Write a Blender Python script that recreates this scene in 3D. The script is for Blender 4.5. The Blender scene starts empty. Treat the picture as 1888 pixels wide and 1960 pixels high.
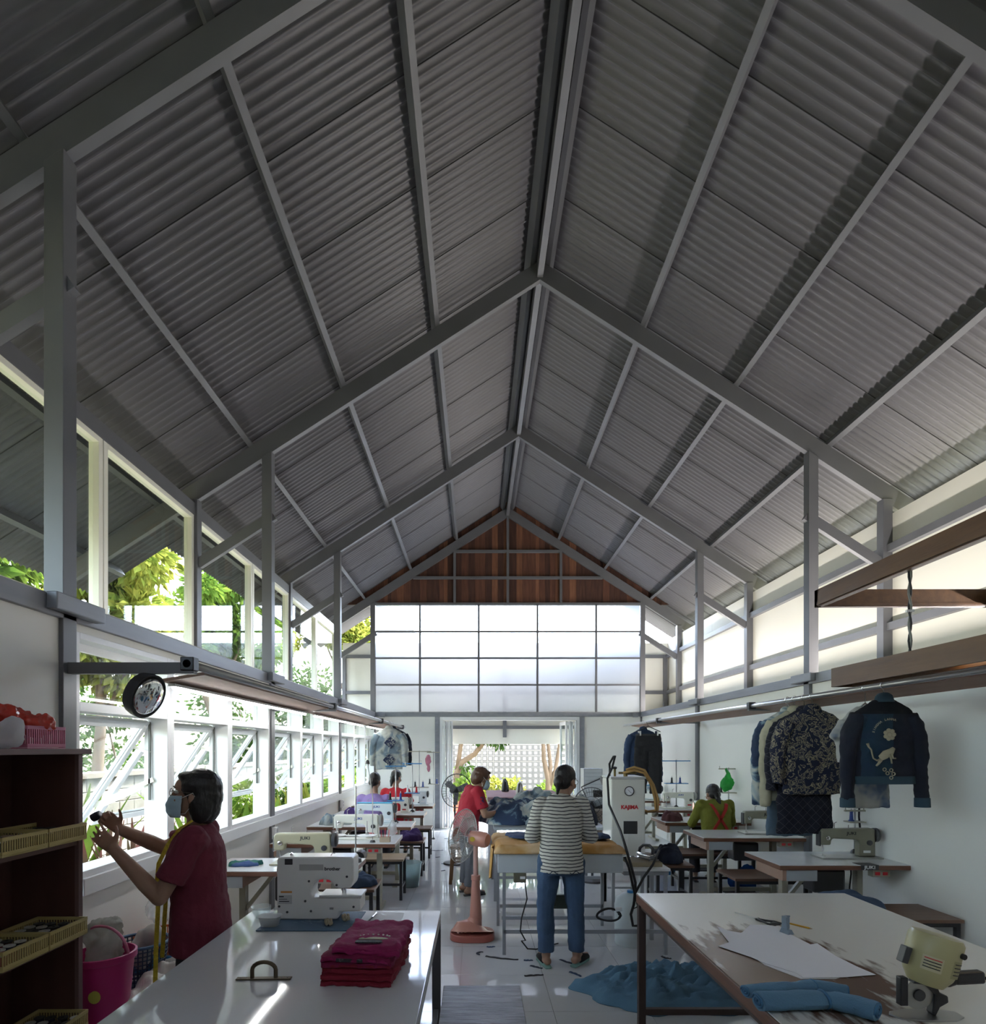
import bpy, bmesh, math, random
from math import sin, cos, pi, radians, sqrt, atan2
from mathutils import Vector as V, Matrix, Euler, noise
random.seed(7)
SC = bpy.context.scene
COL = SC.collection
# ---------------------------------------------------------------- camera
F = 1113.0                      # focal length in pixels of the 1888 x 1960 frame
CAMH = 1.65
cam = bpy.data.cameras.new('camera'); camo = bpy.data.objects.new('camera', cam); COL.objects.link(camo)
cam.sensor_fit = 'AUTO'; cam.sensor_width = 36.0
cam.lens = F / 1960.0 * 36.0
cam.shift_x = (944 - 912) / 1960.0
cam.shift_y = (1433 - 980) / 1960.0
cam.clip_start = 0.05; cam.clip_end = 300
camo.location = (0, 0, CAMH); camo.rotation_euler = (pi / 2, 0, 0)
SC.camera = camo
# ---------------------------------------------------------------- sky and sun
w = bpy.data.worlds.new('sky'); SC.world = w; w.use_nodes = True
nt = w.node_tree; nt.nodes.clear()
sky = nt.nodes.new('ShaderNodeTexSky'); sky.sky_type = 'NISHITA'; sky.sun_disc = False
sky.sun_elevation = radians(66); sky.sun_rotation = radians(40); sky.air_density = 1.2; sky.dust_density = 3.0; sky.ozone_density = 1.0
hsv = nt.nodes.new('ShaderNodeHueSaturation'); hsv.inputs['Saturation'].default_value = 0.7
bg = nt.nodes.new('ShaderNodeBackground'); bg.inputs['Strength'].default_value = 0.62
ow = nt.nodes.new('ShaderNodeOutputWorld')
nt.links.new(sky.outputs[0], hsv.inputs['Color']); nt.links.new(hsv.outputs[0], bg.inputs['Color']); nt.links.new(bg.outputs[0], ow.inputs['Surface'])
sl = bpy.data.lights.new('sun', 'SUN'); sl.energy = 3.0; sl.angle = radians(0.6); sl.color = (1.0, 0.97, 0.93)
so = bpy.data.objects.new('sun', sl); COL.objects.link(so)
SUN_DIR = V((0.27, 0.30, 0.915)).normalized()
so.rotation_euler = SUN_DIR.to_track_quat('Z', 'Y').to_euler()
so.location = (0, 8, 15)
def cove(x, y0, y1, z, watts, tilt, w_=.03):
    l = bpy.data.lights.new('cove_tube', 'AREA'); l.shape = 'RECTANGLE'; l.size = w_; l.size_y = y1 - y0; l.energy = watts; l.color = (1.0, 0.93, 0.88)
    o = bpy.data.objects.new('cove_tube', l); COL.objects.link(o); o.location = (x, (y0 + y1) / 2, z); o.rotation_euler = (Matrix.Rotation(radians(-tilt), 3, 'Y') @ Matrix.Rotation(pi, 3, 'X')).to_euler()
cove(3.74, 2.5, 12.0, 2.43, 24, 24); cove(-2.55, 3.2, 12.0, 2.47, 3, -20)     # tubes lying on the ledges behind the side beams
# ---------------------------------------------------------------- exposure
vs = SC.view_settings
SC.display_settings.display_device = 'sRGB'
vs.view_transform = 'Standard'; vs.look = 'None'; vs.gamma = 1.0; vs.use_curve_mapping = False
vs.exposure = 3.05
cy = SC.cycles
cy.use_denoising = True; cy.max_bounces = 14; cy.diffuse_bounces = 7; cy.glossy_bounces = 5
cy.transparent_max_bounces = 24; cy.transmission_bounces = 8
cy.caustics_reflective = False; cy.caustics_refractive = False; cy.sample_clamp_indirect = 6.0
# ---------------------------------------------------------------- helpers
def px(x, y, Y):
    """a photograph pixel seen at depth Y, as a point of the room"""
    return V(((x - 912) * Y / F, Y, CAMH + (1433 - y) * Y / F))
def pz(x, y, z):
    """a photograph pixel that lies at height z"""
    Y = F * (z - CAMH) / (1433 - y)
    return V(((x - 912) * Y / F, Y, z))
MATS = {}
def mat(name, col, rough=0.6, metal=0.0, n=None, bump=None, spec=0.5, col2=None, trans=0.0, stretch=None, alpha=None, emit=None, coat=0.0, detail=4.0):
    """principled material; n=(scale, lo, hi) mixes col and col2 by noise; bump=(scale, strength)"""
    if name in MATS: return MATS[name]
    m = bpy.data.materials.new(name); m.use_nodes = True
    t = m.node_tree; b = t.nodes['Principled BSDF']
    c = (col[0], col[1], col[2], 1)
    b.inputs['Base Color'].default_value = c
    b.inputs['Roughness'].default_value = rough; b.inputs['Metallic'].default_value = metal
    b.inputs['Specular IOR Level'].default_value = spec
    if coat: b.inputs['Coat Weight'].default_value = coat
    if trans: b.inputs['Transmission Weight'].default_value = trans
    if alpha is not None: b.inputs['Alpha'].default_value = alpha
    if emit:
        b.inputs['Emission Color'].default_value = (emit[0], emit[1], emit[2], 1); b.inputs['Emission Strength'].default_value = emit[3]
    def coords():
        tc = t.nodes.new('ShaderNodeTexCoord'); mp = t.nodes.new('ShaderNodeMapping')
        if stretch: mp.inputs['Scale'].default_value = stretch
        t.links.new(tc.outputs['Object'], mp.inputs['Vector']); return mp.outputs[0]
    cv = None
    if n:
        cv = coords(); nz = t.nodes.new('ShaderNodeTexNoise'); nz.inputs['Scale'].default_value = n[0]; nz.inputs['Detail'].default_value = detail
        t.links.new(cv, nz.inputs['Vector'])
        r = t.nodes.new('ShaderNodeValToRGB'); e = r.color_ramp.elements
        e[0].position = n[1]; e[1].position = n[2]
        e[0].color = c; c2 = col2 or tuple(k * 0.75 for k in col); e[1].color = (c2[0], c2[1], c2[2], 1)
        t.links.new(nz.outputs['Fac'], r.inputs['Fac']); t.links.new(r.outputs[0], b.inputs['Base Color'])
    if bump:
        cv = cv or coords(); bz = t.nodes.new('ShaderNodeTexNoise'); bz.inputs['Scale'].default_value = bump[0]; bz.inputs['Detail'].default_value = 3
        t.links.new(cv, bz.inputs['Vector'])
        bn = t.nodes.new('ShaderNodeBump'); bn.inputs['Strength'].default_value = bump[1]; bn.inputs['Distance'].default_value = 0.01
        t.links.new(bz.outputs['Fac'], bn.inputs['Height']); t.links.new(bn.outputs[0], b.inputs['Normal'])
    MATS[name] = m; return m
def glass_mat(name, tint=(1, 1, 1), ior=1.45, rough=0.0, body=0.0):
    if name in MATS: return MATS[name]
    m = bpy.data.materials.new(name); m.use_nodes = True; t = m.node_tree; t.nodes.clear()
    o = t.nodes.new('ShaderNodeOutputMaterial'); tr = t.nodes.new('ShaderNodeBsdfTransparent'); gl = t.nodes.new('ShaderNodeBsdfGlossy')
    fr = t.nodes.new('ShaderNodeFresnel'); mx = t.nodes.new('ShaderNodeMixShader')
    ge = t.nodes.new('ShaderNodeNewGeometry'); mr = t.nodes.new('ShaderNodeMapRange'); mr.inputs['To Min'].default_value = ior; mr.inputs['To Max'].default_value = 1 / ior
    t.links.new(ge.outputs['Backfacing'], mr.inputs['Value']); t.links.new(mr.outputs[0], fr.inputs[0])
    tr.inputs[0].default_value = (*tint, 1); gl.inputs['Roughness'].default_value = rough
    t.links.new(fr.outputs[0], mx.inputs[0]); t.links.new(tr.outputs[0], mx.inputs[1]); t.links.new(gl.outputs[0], mx.inputs[2])
    last = mx
    if body:
        df = t.nodes.new('ShaderNodeBsdfTranslucent'); df.inputs[0].default_value = (*tint, 1)
        d2 = t.nodes.new('ShaderNodeBsdfDiffuse'); d2.inputs[0].default_value = (*tint, 1)
        ms = t.nodes.new('ShaderNodeMixShader'); ms.inputs[0].default_value = 0.35
        t.links.new(df.outputs[0], ms.inputs[1]); t.links.new(d2.outputs[0], ms.inputs[2])
        m2 = t.nodes.new('ShaderNodeMixShader'); m2.inputs[0].default_value = body
        t.links.new(mx.outputs[0], m2.inputs[1]); t.links.new(ms.outputs[0], m2.inputs[2]); last = m2
    t.links.new(last.outputs[0], o.inputs[0]); MATS[name] = m; return m
def ramp_mat(name, stops, scale, rough=0.8, detail=3.0, stretch=None, voronoi=False, const=True, bump=None, distortion=0.0):
    """noise through several colour stops (printed and dyed cloth)"""
    if name in MATS: return MATS[name]
    m = mat(name, stops[0][1], rough, bump=bump); t = m.node_tree; b = t.nodes['Principled BSDF']
    tc = t.nodes.new('ShaderNodeTexCoord'); mp = t.nodes.new('ShaderNodeMapping'); t.links.new(tc.outputs['Object'], mp.inputs['Vector'])
    if stretch: mp.inputs['Scale'].default_value = stretch
    nz = t.nodes.new('ShaderNodeTexNoise'); nz.inputs['Scale'].default_value = scale; nz.inputs['Detail'].default_value = detail; nz.inputs['Distortion'].default_value = distortion
    t.links.new(mp.outputs[0], nz.inputs['Vector'])
    r = t.nodes.new('ShaderNodeValToRGB'); r.color_ramp.interpolation = 'CONSTANT' if const else 'LINEAR'
    e = r.color_ramp.elements
    while len(e) < len(stops): e.new(0.5)
    for k, (p, c) in enumerate(stops): e[k].position = p; e[k].color = (*c, 1)
    t.links.new(nz.outputs['Fac'], r.inputs['Fac']); t.links.new(r.outputs[0], b.inputs['Base Color'])
    return m
def stripe_mat(name, c1, c2, period, frac, axis=2, rough=0.85, wob=0.004, bump=None):
    if name in MATS: return MATS[name]
    m = mat(name, c1, rough, bump=bump); t = m.node_tree; b = t.nodes['Principled BSDF']
    tc = t.nodes.new('ShaderNodeTexCoord'); nz = t.nodes.new('ShaderNodeTexNoise'); nz.inputs['Scale'].default_value = 9
    sx = t.nodes.new('ShaderNodeSeparateXYZ'); t.links.new(tc.outputs['Object'], sx.inputs[0]); t.links.new(tc.outputs['Object'], nz.inputs['Vector'])
    ma = t.nodes.new('ShaderNodeMath'); ma.operation = 'MULTIPLY_ADD'; ma.inputs[1].default_value = wob * 6
    t.links.new(nz.outputs['Fac'], ma.inputs[0]); t.links.new(sx.outputs[axis], ma.inputs[2])
    d = t.nodes.new('ShaderNodeMath'); d.operation = 'DIVIDE'; d.inputs[1].default_value = period; t.links.new(ma.outputs[0], d.inputs[0])
    fr = t.nodes.new('ShaderNodeMath'); fr.operation = 'FRACT'; t.links.new(d.outputs[0], fr.inputs[0])
    lt = t.nodes.new('ShaderNodeMath'); lt.operation = 'LESS_THAN'; lt.inputs[1].default_value = frac; t.links.new(fr.outputs[0], lt.inputs[0])
    mx = t.nodes.new('ShaderNodeMix'); mx.data_type = 'RGBA'; mx.inputs[6].default_value = (*c1, 1); mx.inputs[7].default_value = (*c2, 1)
    t.links.new(lt.outputs[0], mx.inputs[0]); t.links.new(mx.outputs[2], b.inputs['Base Color'])
    return m
def leaf_mat(name, c1, c2):
    if name in MATS: return MATS[name]
    m = bpy.data.materials.new(name); m.use_nodes = True; t = m.node_tree; t.nodes.clear()
    o = t.nodes.new('ShaderNodeOutputMaterial'); df = t.nodes.new('ShaderNodeBsdfDiffuse'); tl = t.nodes.new('ShaderNodeBsdfTranslucent'); mx = t.nodes.new('ShaderNodeMixShader')
    mx.inputs[0].default_value = 0.42
    tc = t.nodes.new('ShaderNodeTexCoord'); nz = t.nodes.new('ShaderNodeTexNoise'); nz.inputs['Scale'].default_value = 2.5; nz.inputs['Detail'].default_value = 6
    r = t.nodes.new('ShaderNodeValToRGB'); r.color_ramp.elements[0].position = 0.35; r.color_ramp.elements[1].position = 0.65
    r.color_ramp.elements[0].color = (*c1, 1); r.color_ramp.elements[1].color = (*c2, 1)
    t.links.new(tc.outputs['Object'], nz.inputs['Vector']); t.links.new(nz.outputs['Fac'], r.inputs[0])
    t.links.new(r.outputs[0], df.inputs[0]); t.links.new(r.outputs[0], tl.inputs[0])
    t.links.new(df.outputs[0], mx.inputs[1]); t.links.new(tl.outputs[0], mx.inputs[2]); t.links.new(mx.outputs[0], o.inputs[0])
    MATS[name] = m; return m

class MB:
    """collects simple shapes into one mesh"""
    def __init__(s): s.v = []; s.f = []
    def add(s, vs, fs):
        k = len(s.v); s.v += [tuple(p) for p in vs]; s.f += [tuple(i + k for i in f) for f in fs]; return s
    def box(s, x0, x1, y0, y1, z0, z1, M=None):
        p = [V((x, y, z)) for z in (z0, z1) for y in (y0, y1) for x in (x0, x1)]
        if M is not None: p = [M @ q for q in p]
        return s.add(p, [(0, 2, 3, 1), (4, 5, 7, 6), (0, 1, 5, 4), (2, 6, 7, 3), (0, 4, 6, 2), (1, 3, 7, 5)])
    def cbox(s, c, d, M=None):
        R = Matrix.Translation(V(c)) @ (M.to_4x4() if M is not None else Matrix())
        return s.box(-d[0] / 2, d[0] / 2, -d[1] / 2, d[1] / 2, -d[2] / 2, d[2] / 2, R)
    def bar(s, a, b, w, h, up=(0, 0, 1)):
        """rectangular bar from a to b, w across, h along 'up'"""
        a = V(a); b = V(b); d = (b - a).normalized(); u = V(up); sx = d.cross(u)
        if sx.length < 1e-5: sx = d.cross(V((1, 0, 0)))
        sx.normalize(); u = sx.cross(d).normalized()
        p = [q + sx * i * w / 2 + u * j * h / 2 for q in (a, b) for j in (-1, 1) for i in (-1, 1)]
        return s.add(p, [(0, 1, 3, 2), (4, 6, 7, 5), (0, 4, 5, 1), (2, 3, 7, 6), (0, 2, 6, 4), (1, 5, 7, 3)])
    def cyl(s, a, b, r0, r1=None, n=14, cap=True):
        return s.tube([a, b], [r0, r0 if r1 is None else r1], n, cap)
    def tube(s, path, r, n=8, cap=True, closed=False):
        path = [V(p) for p in path]; m = len(path)
        if not isinstance(r, (list, tuple)): r = [r] * m
        vs = []; prev = None
        for i, p in enumerate(path):
            if closed: d = path[(i + 1) % m] - path[i - 1]
            else: d = path[min(i + 1, m - 1)] - path[max(i - 1, 0)]
            if d.length < 1e-9: d = V((0, 0, 1))
            d.normalize()
            if prev is None:
                ref = V((0, 0, 1)) if abs(d.z) < 0.9 else V((1, 0, 0)); u = d.cross(ref).normalized()
            else:
                u = prev - d * prev.dot(d)
                u = u.normalized() if u.length > 1e-6 else d.orthogonal().normalized()
            prev = u; w_ = d.cross(u)
            vs += [p + (u * cos(2 * pi * k / n) + w_ * sin(2 * pi * k / n)) * r[i] for k in range(n)]
        fs = []
        for i in range(m if closed else m - 1):
            j = (i + 1) % m
            fs += [(i * n + k, i * n + (k + 1) % n, j * n + (k + 1) % n, j * n + k) for k in range(n)]
        if cap and not closed: fs += [tuple(range(n))[::-1], tuple((m - 1) * n + k for k in range(n))]
        return s.add(vs, fs)
    def rings(s, rings, cap=True):
        """rings: lists of equally many points"""
        n = len(rings[0]); vs = [p for r in rings for p in r]; fs = []
        for i in range(len(rings) - 1):
            fs += [(i * n + k, i * n + (k + 1) % n, (i + 1) * n + (k + 1) % n, (i + 1) * n + k) for k in range(n)]
        if cap: fs += [tuple(range(n))[::-1], tuple((len(rings) - 1) * n + k for k in range(n))]
        return s.add(vs, fs)
    def loft(s, secs, n=20, side=(1, 0, 0)):
        """secs: (centre, rx, ry[, power]) elliptical sections stacked along their centres; rx lies along 'side'"""
        cs = [V(c[0]) for c in secs]; R = []
        for i, q in enumerate(secs):
            d = (cs[min(i + 1, len(cs) - 1)] - cs[max(i - 1, 0)]).normalized()
            sx = V(side); sx = (sx - d * sx.dot(d)).normalized(); sy = d.cross(sx)
            pw = q[3] if len(q) > 3 else 1.0
            ring = []
            for k in range(n):
                c_, s_ = cos(2 * pi * k / n), sin(2 * pi * k / n)
                c_ = math.copysign(abs(c_) ** pw, c_); s_ = math.copysign(abs(s_) ** pw, s_)
                ring.append(cs[i] + sx * c_ * q[1] + sy * s_ * q[2])
            R.append(ring)
        return s.rings(R)
    def lathe(s, prof, n=24, M=None):
        """prof: (r, z) pairs about local z"""
        R = [[V((max(r, 1e-4) * cos(2 * pi * k / n), max(r, 1e-4) * sin(2 * pi * k / n), z)) for k in range(n)] for r, z in prof]
        if M is not None: R = [[M @ p for p in q] for q in R]
        return s.rings(R)
    def ell(s, c, r, M=None, nu=14, nv=9):
        R = []
        for j in range(nv + 1):
            th = pi * j / nv; th = min(max(th, 0.02), pi - 0.02)
            R.append([V((r[0] * sin(th) * cos(2 * pi * k / nu), r[1] * sin(th) * sin(2 * pi * k / nu), -r[2] * cos(th))) for k in range(nu)])
        M4 = Matrix.Translation(V(c)) @ (M.to_4x4() if M is not None else Matrix())
        return s.rings([[M4 @ p for p in q] for q in R])
    def prism(s, poly, h, M=None):
        """poly: 2-D outline in local xy, from z=0 to z=h"""
        n = len(poly); p = [V((a, b, 0)) for a, b in poly] + [V((a, b, h)) for a, b in poly]
        if M is not None: p = [M @ q for q in p]
        return s.add(p, [tuple(range(n))[::-1], tuple(range(n, 2 * n))] + [(k, (k + 1) % n, n + (k + 1) % n, n + k) for k in range(n)])
    def grid(s, fn, nu, nv):
        vs = [fn(i / nu, j / nv) for j in range(nv + 1) for i in range(nu + 1)]
        return s.add(vs, [(j * (nu + 1) + i, j * (nu + 1) + i + 1, (j + 1) * (nu + 1) + i + 1, (j + 1) * (nu + 1) + i) for j in range(nv) for i in range(nu)])
    def slab(s, fn, nu, nv, th):
        """closed sheet: fn(u,v) is the top, th the thickness straight down (number or fn)"""
        T = [V(fn(i / nu, j / nv)) for j in range(nv + 1) for i in range(nu + 1)]
        B = [p - V((0, 0, th(i % (nu + 1) / nu, i // (nu + 1) / nv) if callable(th) else th)) for i, p in enumerate(T)]
        k = len(T); W = nu + 1; fs = []
        for j in range(nv):
            for i in range(nu):
                a = j * W + i; q = (a, a + 1, a + W + 1, a + W); fs += [q, tuple(k + x for x in q[::-1])]
        rim = [i for i in range(W)] + [j * W + nu for j in range(1, nv + 1)] + [nv * W + i for i in range(nu - 1, -1, -1)] + [j * W for j in range(nv - 1, 0, -1)]
        for a, b in zip(rim, rim[1:] + rim[:1]): fs.append((a, k + a, k + b, b))
        return s.add(T + B, fs)
    def mesh(s, name):
        me = bpy.data.meshes.new(name); me.from_pydata(s.v, [], s.f)
        bm = bmesh.new(); bm.from_mesh(me); bmesh.ops.recalc_face_normals(bm, faces=bm.faces); bm.to_mesh(me); bm.free()
        return me
    def build(s, name, m, parent=None, smooth=False, bev=0.0, seg=2, loc=None, rot=None):
        me = s.mesh(name); return link(name, me, m, parent, smooth, bev, seg, loc, rot)
def link(name, me, m, parent=None, smooth=False, bev=0.0, seg=2, loc=None, rot=None):
    if m and not me.materials: me.materials.append(m)
    if smooth:
        me.polygons.foreach_set('use_smooth', [True] * len(me.polygons))
        if smooth == 2:
            try: me.set_sharp_from_angle(angle=radians(40))
            except Exception: pass
    o = bpy.data.objects.new(name, me); COL.objects.link(o)
    if parent is not None: o.parent = parent
    if loc is not None: o.location = loc
    if rot is not None: o.rotation_euler = rot
    if bev:
        md = o.modifiers.new('edge', 'BEVEL'); md.width = bev; md.segments = seg; md.limit_method = 'ANGLE'; md.angle_limit = radians(35)
    return o
def thing(name, label, cat, loc=(0, 0, 0), rz=0.0, group=None, kind=None):
    o = bpy.data.objects.new(name, None); o.empty_display_size = 0.1; COL.objects.link(o)
    o.location = loc; o.rotation_euler = (0, 0, rz); o['label'] = label; o['category'] = cat
    if group: o['group'] = group
    if kind: o['kind'] = kind
    return o
def tag(o, label, cat, group=None, kind=None):
    o['label'] = label; o['category'] = cat
    if group: o['group'] = group
    if kind: o['kind'] = kind
    return o
def struct(o, label=None):
    o['kind'] = 'structure'
    if label: o['label'] = label
    return o
def dup(root, loc=None, rz=None, label=None, group=None):
    """copy of a thing with copies of its parts and sub-parts"""
    def rec(o, par):
        c = o.copy(); COL.objects.link(c)
        if par is not None: c.parent = par
        for ch in [q for q in bpy.data.objects if q.parent is o]: rec(ch, c)
        return c
    c = rec(root, None)
    if loc is not None: c.location = loc
    if rz is not None: c.rotation_euler[2] = rz
    if label: c['label'] = label
    if group: c['group'] = group
    return c
def inst(o, parent=None, loc=None, rot=None, name=None):
    c = o.copy(); COL.objects.link(c)
    if parent is not None: c.parent = parent
    if loc is not None: c.location = loc
    if rot is not None: c.rotation_euler = rot
    return c
def remesh(mb, voxel, smooth=3, name='m', disp=None, fac=0.5):
    """one continuous surface grown round the collected shapes"""
    me = mb.mesh(name); o = bpy.data.objects.new(name, me); COL.objects.link(o)
    r = o.modifiers.new('r', 'REMESH'); r.mode = 'VOXEL'; r.voxel_size = voxel; r.use_smooth_shade = True
    if smooth:
        sm = o.modifiers.new('s', 'SMOOTH'); sm.iterations = smooth; sm.factor = fac
    if disp:
        tx = bpy.data.textures.new(name + '_tx', 'CLOUDS'); tx.noise_scale = disp[0]; tx.noise_depth = 2
        d = o.modifiers.new('d', 'DISPLACE'); d.texture = tx; d.strength = disp[1]; d.mid_level = 0.5; d.texture_coords = 'LOCAL'
    dg = bpy.context.evaluated_depsgraph_get()
    out = bpy.data.meshes.new_from_object(o.evaluated_get(dg))
    out.name = name
    bpy.data.objects.remove(o); bpy.data.meshes.remove(me)
    out.materials.clear()
    return out
def text(name, s, size, M, m, parent, th=0.0006, shear=0.0, bold=0.0, align='CENTER', sx=1.0):
    cu = bpy.data.curves.new('lettering', 'FONT'); cu.body = s; cu.size = size; cu.extrude = th; cu.align_x = align; cu.align_y = 'CENTER'; cu.shear = shear
    cu.offset = bold; cu.resolution_u = 3
    o = bpy.data.objects.new('lettering', cu); COL.objects.link(o)
    dg = bpy.context.evaluated_depsgraph_get(); me = bpy.data.meshes.new_from_object(o.evaluated_get(dg))
    bpy.data.objects.remove(o); bpy.data.curves.remove(cu)
    me.transform(Matrix.Diagonal((sx, 1, 1, 1))); me.transform(M); me.materials.clear()
    return link(name, me, m, parent)
def XZ(x, y, z, rz=0.0):
    """frame whose local xy stands upright facing -y (towards the camera)"""
    return Matrix.Translation((x, y, z)) @ Matrix.Rotation(rz, 4, 'Z') @ Matrix.Rotation(pi / 2, 4, 'X')
def fbm(p, sc=1.0, o=3):
    return noise.fractal(V(p) * sc, 1.0, 2.0, o)
# ---------------------------------------------------------------- materials
STEEL = mat('grey_paint', (0.145, 0.148, 0.16), 0.45, n=(3, 0.35, 0.7), col2=(0.125, 0.128, 0.14))
BEAMM = mat('beam_paint', (0.20, 0.21, 0.24), 0.4, n=(6, 0.3, 0.75), col2=(0.27, 0.28, 0.31), stretch=(1, 0.25, 2))
SHEET = mat('zinc_sheet', (0.120, 0.118, 0.129), 0.40, n=(1.4, 0.3, 0.7), col2=(0.105, 0.104, 0.115), spec=0.4)
WHITEW = mat('white_wall', (0.83, 0.82, 0.77), 0.75, n=(0.9, 0.3, 0.7), col2=(0.79, 0.785, 0.745))
WHITEP = mat('white_panel', (0.80, 0.785, 0.70), 0.6, n=(0.7, 0.3, 0.7), col2=(0.77, 0.75, 0.66))
FRAMEW = mat('white_aluminium', (0.80, 0.81, 0.82), 0.35)
CREAMF = mat('cream_frame', (0.86, 0.85, 0.74), 0.4)
BLACK = mat('black_rubber', (0.015, 0.015, 0.017), 0.6)
TILE = mat('floor_gloss', (0.61, 0.625, 0.65), 0.045, n=(2.2, 0.3, 0.7), col2=(0.58, 0.595, 0.62), spec=0.6)
GROUT = mat('grout', (0.32, 0.32, 0.33), 0.7)
GLASS = glass_mat('window_glass', (0.93, 0.96, 0.94), 1.5)
POLY = glass_mat('polycarbonate', (0.80, 0.83, 0.88), 1.4, 0.12, 0.34)
WOOD_D = mat('dark_plank', (0.085, 0.035, 0.022), 0.75, n=(5, 0.3, 0.7), col2=(0.05, 0.02, 0.015), stretch=(4, 4, 0.5))
WOOD_M = mat('mid_plank', (0.15, 0.06, 0.035), 0.75, n=(5, 0.3, 0.7), col2=(0.09, 0.035, 0.022), stretch=(4, 4, 0.5))
WOOD_L = mat('light_plank', (0.24, 0.105, 0.055), 0.75, n=(5, 0.3, 0.7), col2=(0.15, 0.06, 0.035), stretch=(4, 4, 0.5))
# ---------------------------------------------------------------- the building
CX = 0.655; XLo, XLi, XRi, XRo = -2.196, -2.096, 3.406, 3.504
YF = [0.0, 3.0, 6.0, 9.0, 12.1]
MS = 0.643; ZA = 6.47                      # roof slope and rafter soffit at the ridge
zr = lambda u: ZA - MS * u
zs = lambda u: ZA + 0.335 - MS * u         # underside of the sheets
YN, YE = -1.5, 13.6
# floor
floor = struct(MB().box(-2.25, 3.5, YN, 12.14, -0.12, -0.008).build('floor', GROUT), 'glossy pale grey tiled workshop floor')
tile = None
for i in range(11):
    for j in range(23):
        x0 = -0.115 + 0.6 * (i - 4); y0 = 3.65 + 0.6 * (j - 8)
        xa, xb = max(x0, -2.2), min(x0 + 0.6, 3.5); ya, yb = max(y0, YN), min(y0 + 0.6, 12.13)
        if xb - xa < 0.02 or yb - ya < 0.02: continue
        full = xb - xa > 0.599 and yb - ya > 0.599
        if full and tile is not None: inst(tile, floor, (x0, y0, 0)); continue
        t_ = MB().box(0.0012, xb - xa - 0.0012, 0.0012, yb - ya - 0.0012, -0.008, 0).build('floor_tile', TILE, floor, loc=(xa, ya, 0))
        if full: tile = t_
# ceiling: ridge cap, ridge beam, rafters, purlins, corrugated sheets
capm = MB()
capm.prism([(-0.32, 0.0), (0, 0.19), (0.32, 0.0), (0.32, 0.012), (0, 0.21), (-0.32, 0.012)], YE - YN, Matrix.Translation((CX, YE, ZA + 0.175)) @ Matrix.Rotation(pi / 2, 4, 'X'))
ceiling = struct(capm.build('ceiling', SHEET), 'grey corrugated metal gable roof seen from inside')
MB().box(CX - 0.03, CX + 0.03, YN, YE, ZA + 0.02, ZA + 0.2).build('ridge_beam', STEEL, ceiling)
pitch, npit = 0.076, 10
def sheet_bm(u1, sgn):
    m = MB(); n = 10 * npit; e = []
    us = (0.06, u1)
    vs = []; fs = []
    for k in range(n + 2):
        y = k * pitch * npit / n
        dz = 0.026 * (abs(sin(pi * k / 10)) ** 0.8)
        for u in us: vs.append((CX + sgn * u, y, zs(u) + dz + (0.003 if k <= n - 1 else -0.002)))
    for k in range(n + 1): fs.append((2 * k, 2 * k + 1, 2 * k + 3, 2 * k + 2))
    m.add(vs, fs); me = m.mesh('roof_sheet'); me.polygons.foreach_set('use_smooth', [True] * len(me.polygons)); return me
LAPM = mat('lap_shade', (.02, .02, .022), .8)  # near-black strips painting the shadow line under each sheet overlap
shl, shn, shr = sheet_bm(4.33, -1), sheet_bm(5.2, -1), sheet_bm(4.33, 1)
y = YN
while y < YE - 0.3:
    link('roof_sheet', shn if y < 6.2 else shl, SHEET, ceiling, loc=(0, y, 0))
    link('roof_sheet', shr, SHEET, ceiling, loc=(0, y, 0))
    for sg, ul in ((-1, 5.2 if y < 6.2 else 4.33), (1, 4.33)): MB().bar((CX + sg * .07, y, zs(.07) - .001), (CX + sg * ul, y, zs(ul) - .001), .0045, .004, (sg * .54, 0, .84)).build('lap_shade_strip', LAPM, ceiling)
    y += pitch * npit
cs, sn = cos(atan2(MS, 1)), sin(atan2(MS, 1))
for fy in YF:
    for sg in (-1, 1):
        ue = (5.1 if fy < 6.5 else 4.25) if sg < 0 else 4.2
        off = 0.165 / 2
        a = V((CX, fy, ZA)); d = V((sg * cs, 0, -sn)); up = V((sg * sn, 0, cs))
        L = ue / cs
        MB().add(*(lambda p: (p, [(0, 1, 3, 2), (4, 6, 7, 5), (0, 4, 5, 1), (2, 3, 7, 6), (0, 2, 6, 4), (1, 5, 7, 3)]))(
            [V((CX + sg * u, fy + j * 0.028, z)) for (u, zf) in ((0, None), (ue, None)) for z in (zr(u), zr(u) + 0.198) for j in (-1, 1)])).build('rafter', STEEL, ceiling)
for u in (0.105, 1.08, 2.04, 3.0, 3.95, 4.75):
    for sg in (-1, 1):
        if u > 4.2 and sg > 0: continue
        y1 = YE - 0.1 if u < 4.2 else 6.7
        zc = zr(u) + 0.2 + 0.062
        MB().bar((CX + sg * u, YN, zc), (CX + sg * u, y1, zc), 0.05, 0.1, (sg * sn, 0, cs)).build('purlin', STEEL, ceiling)
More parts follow.
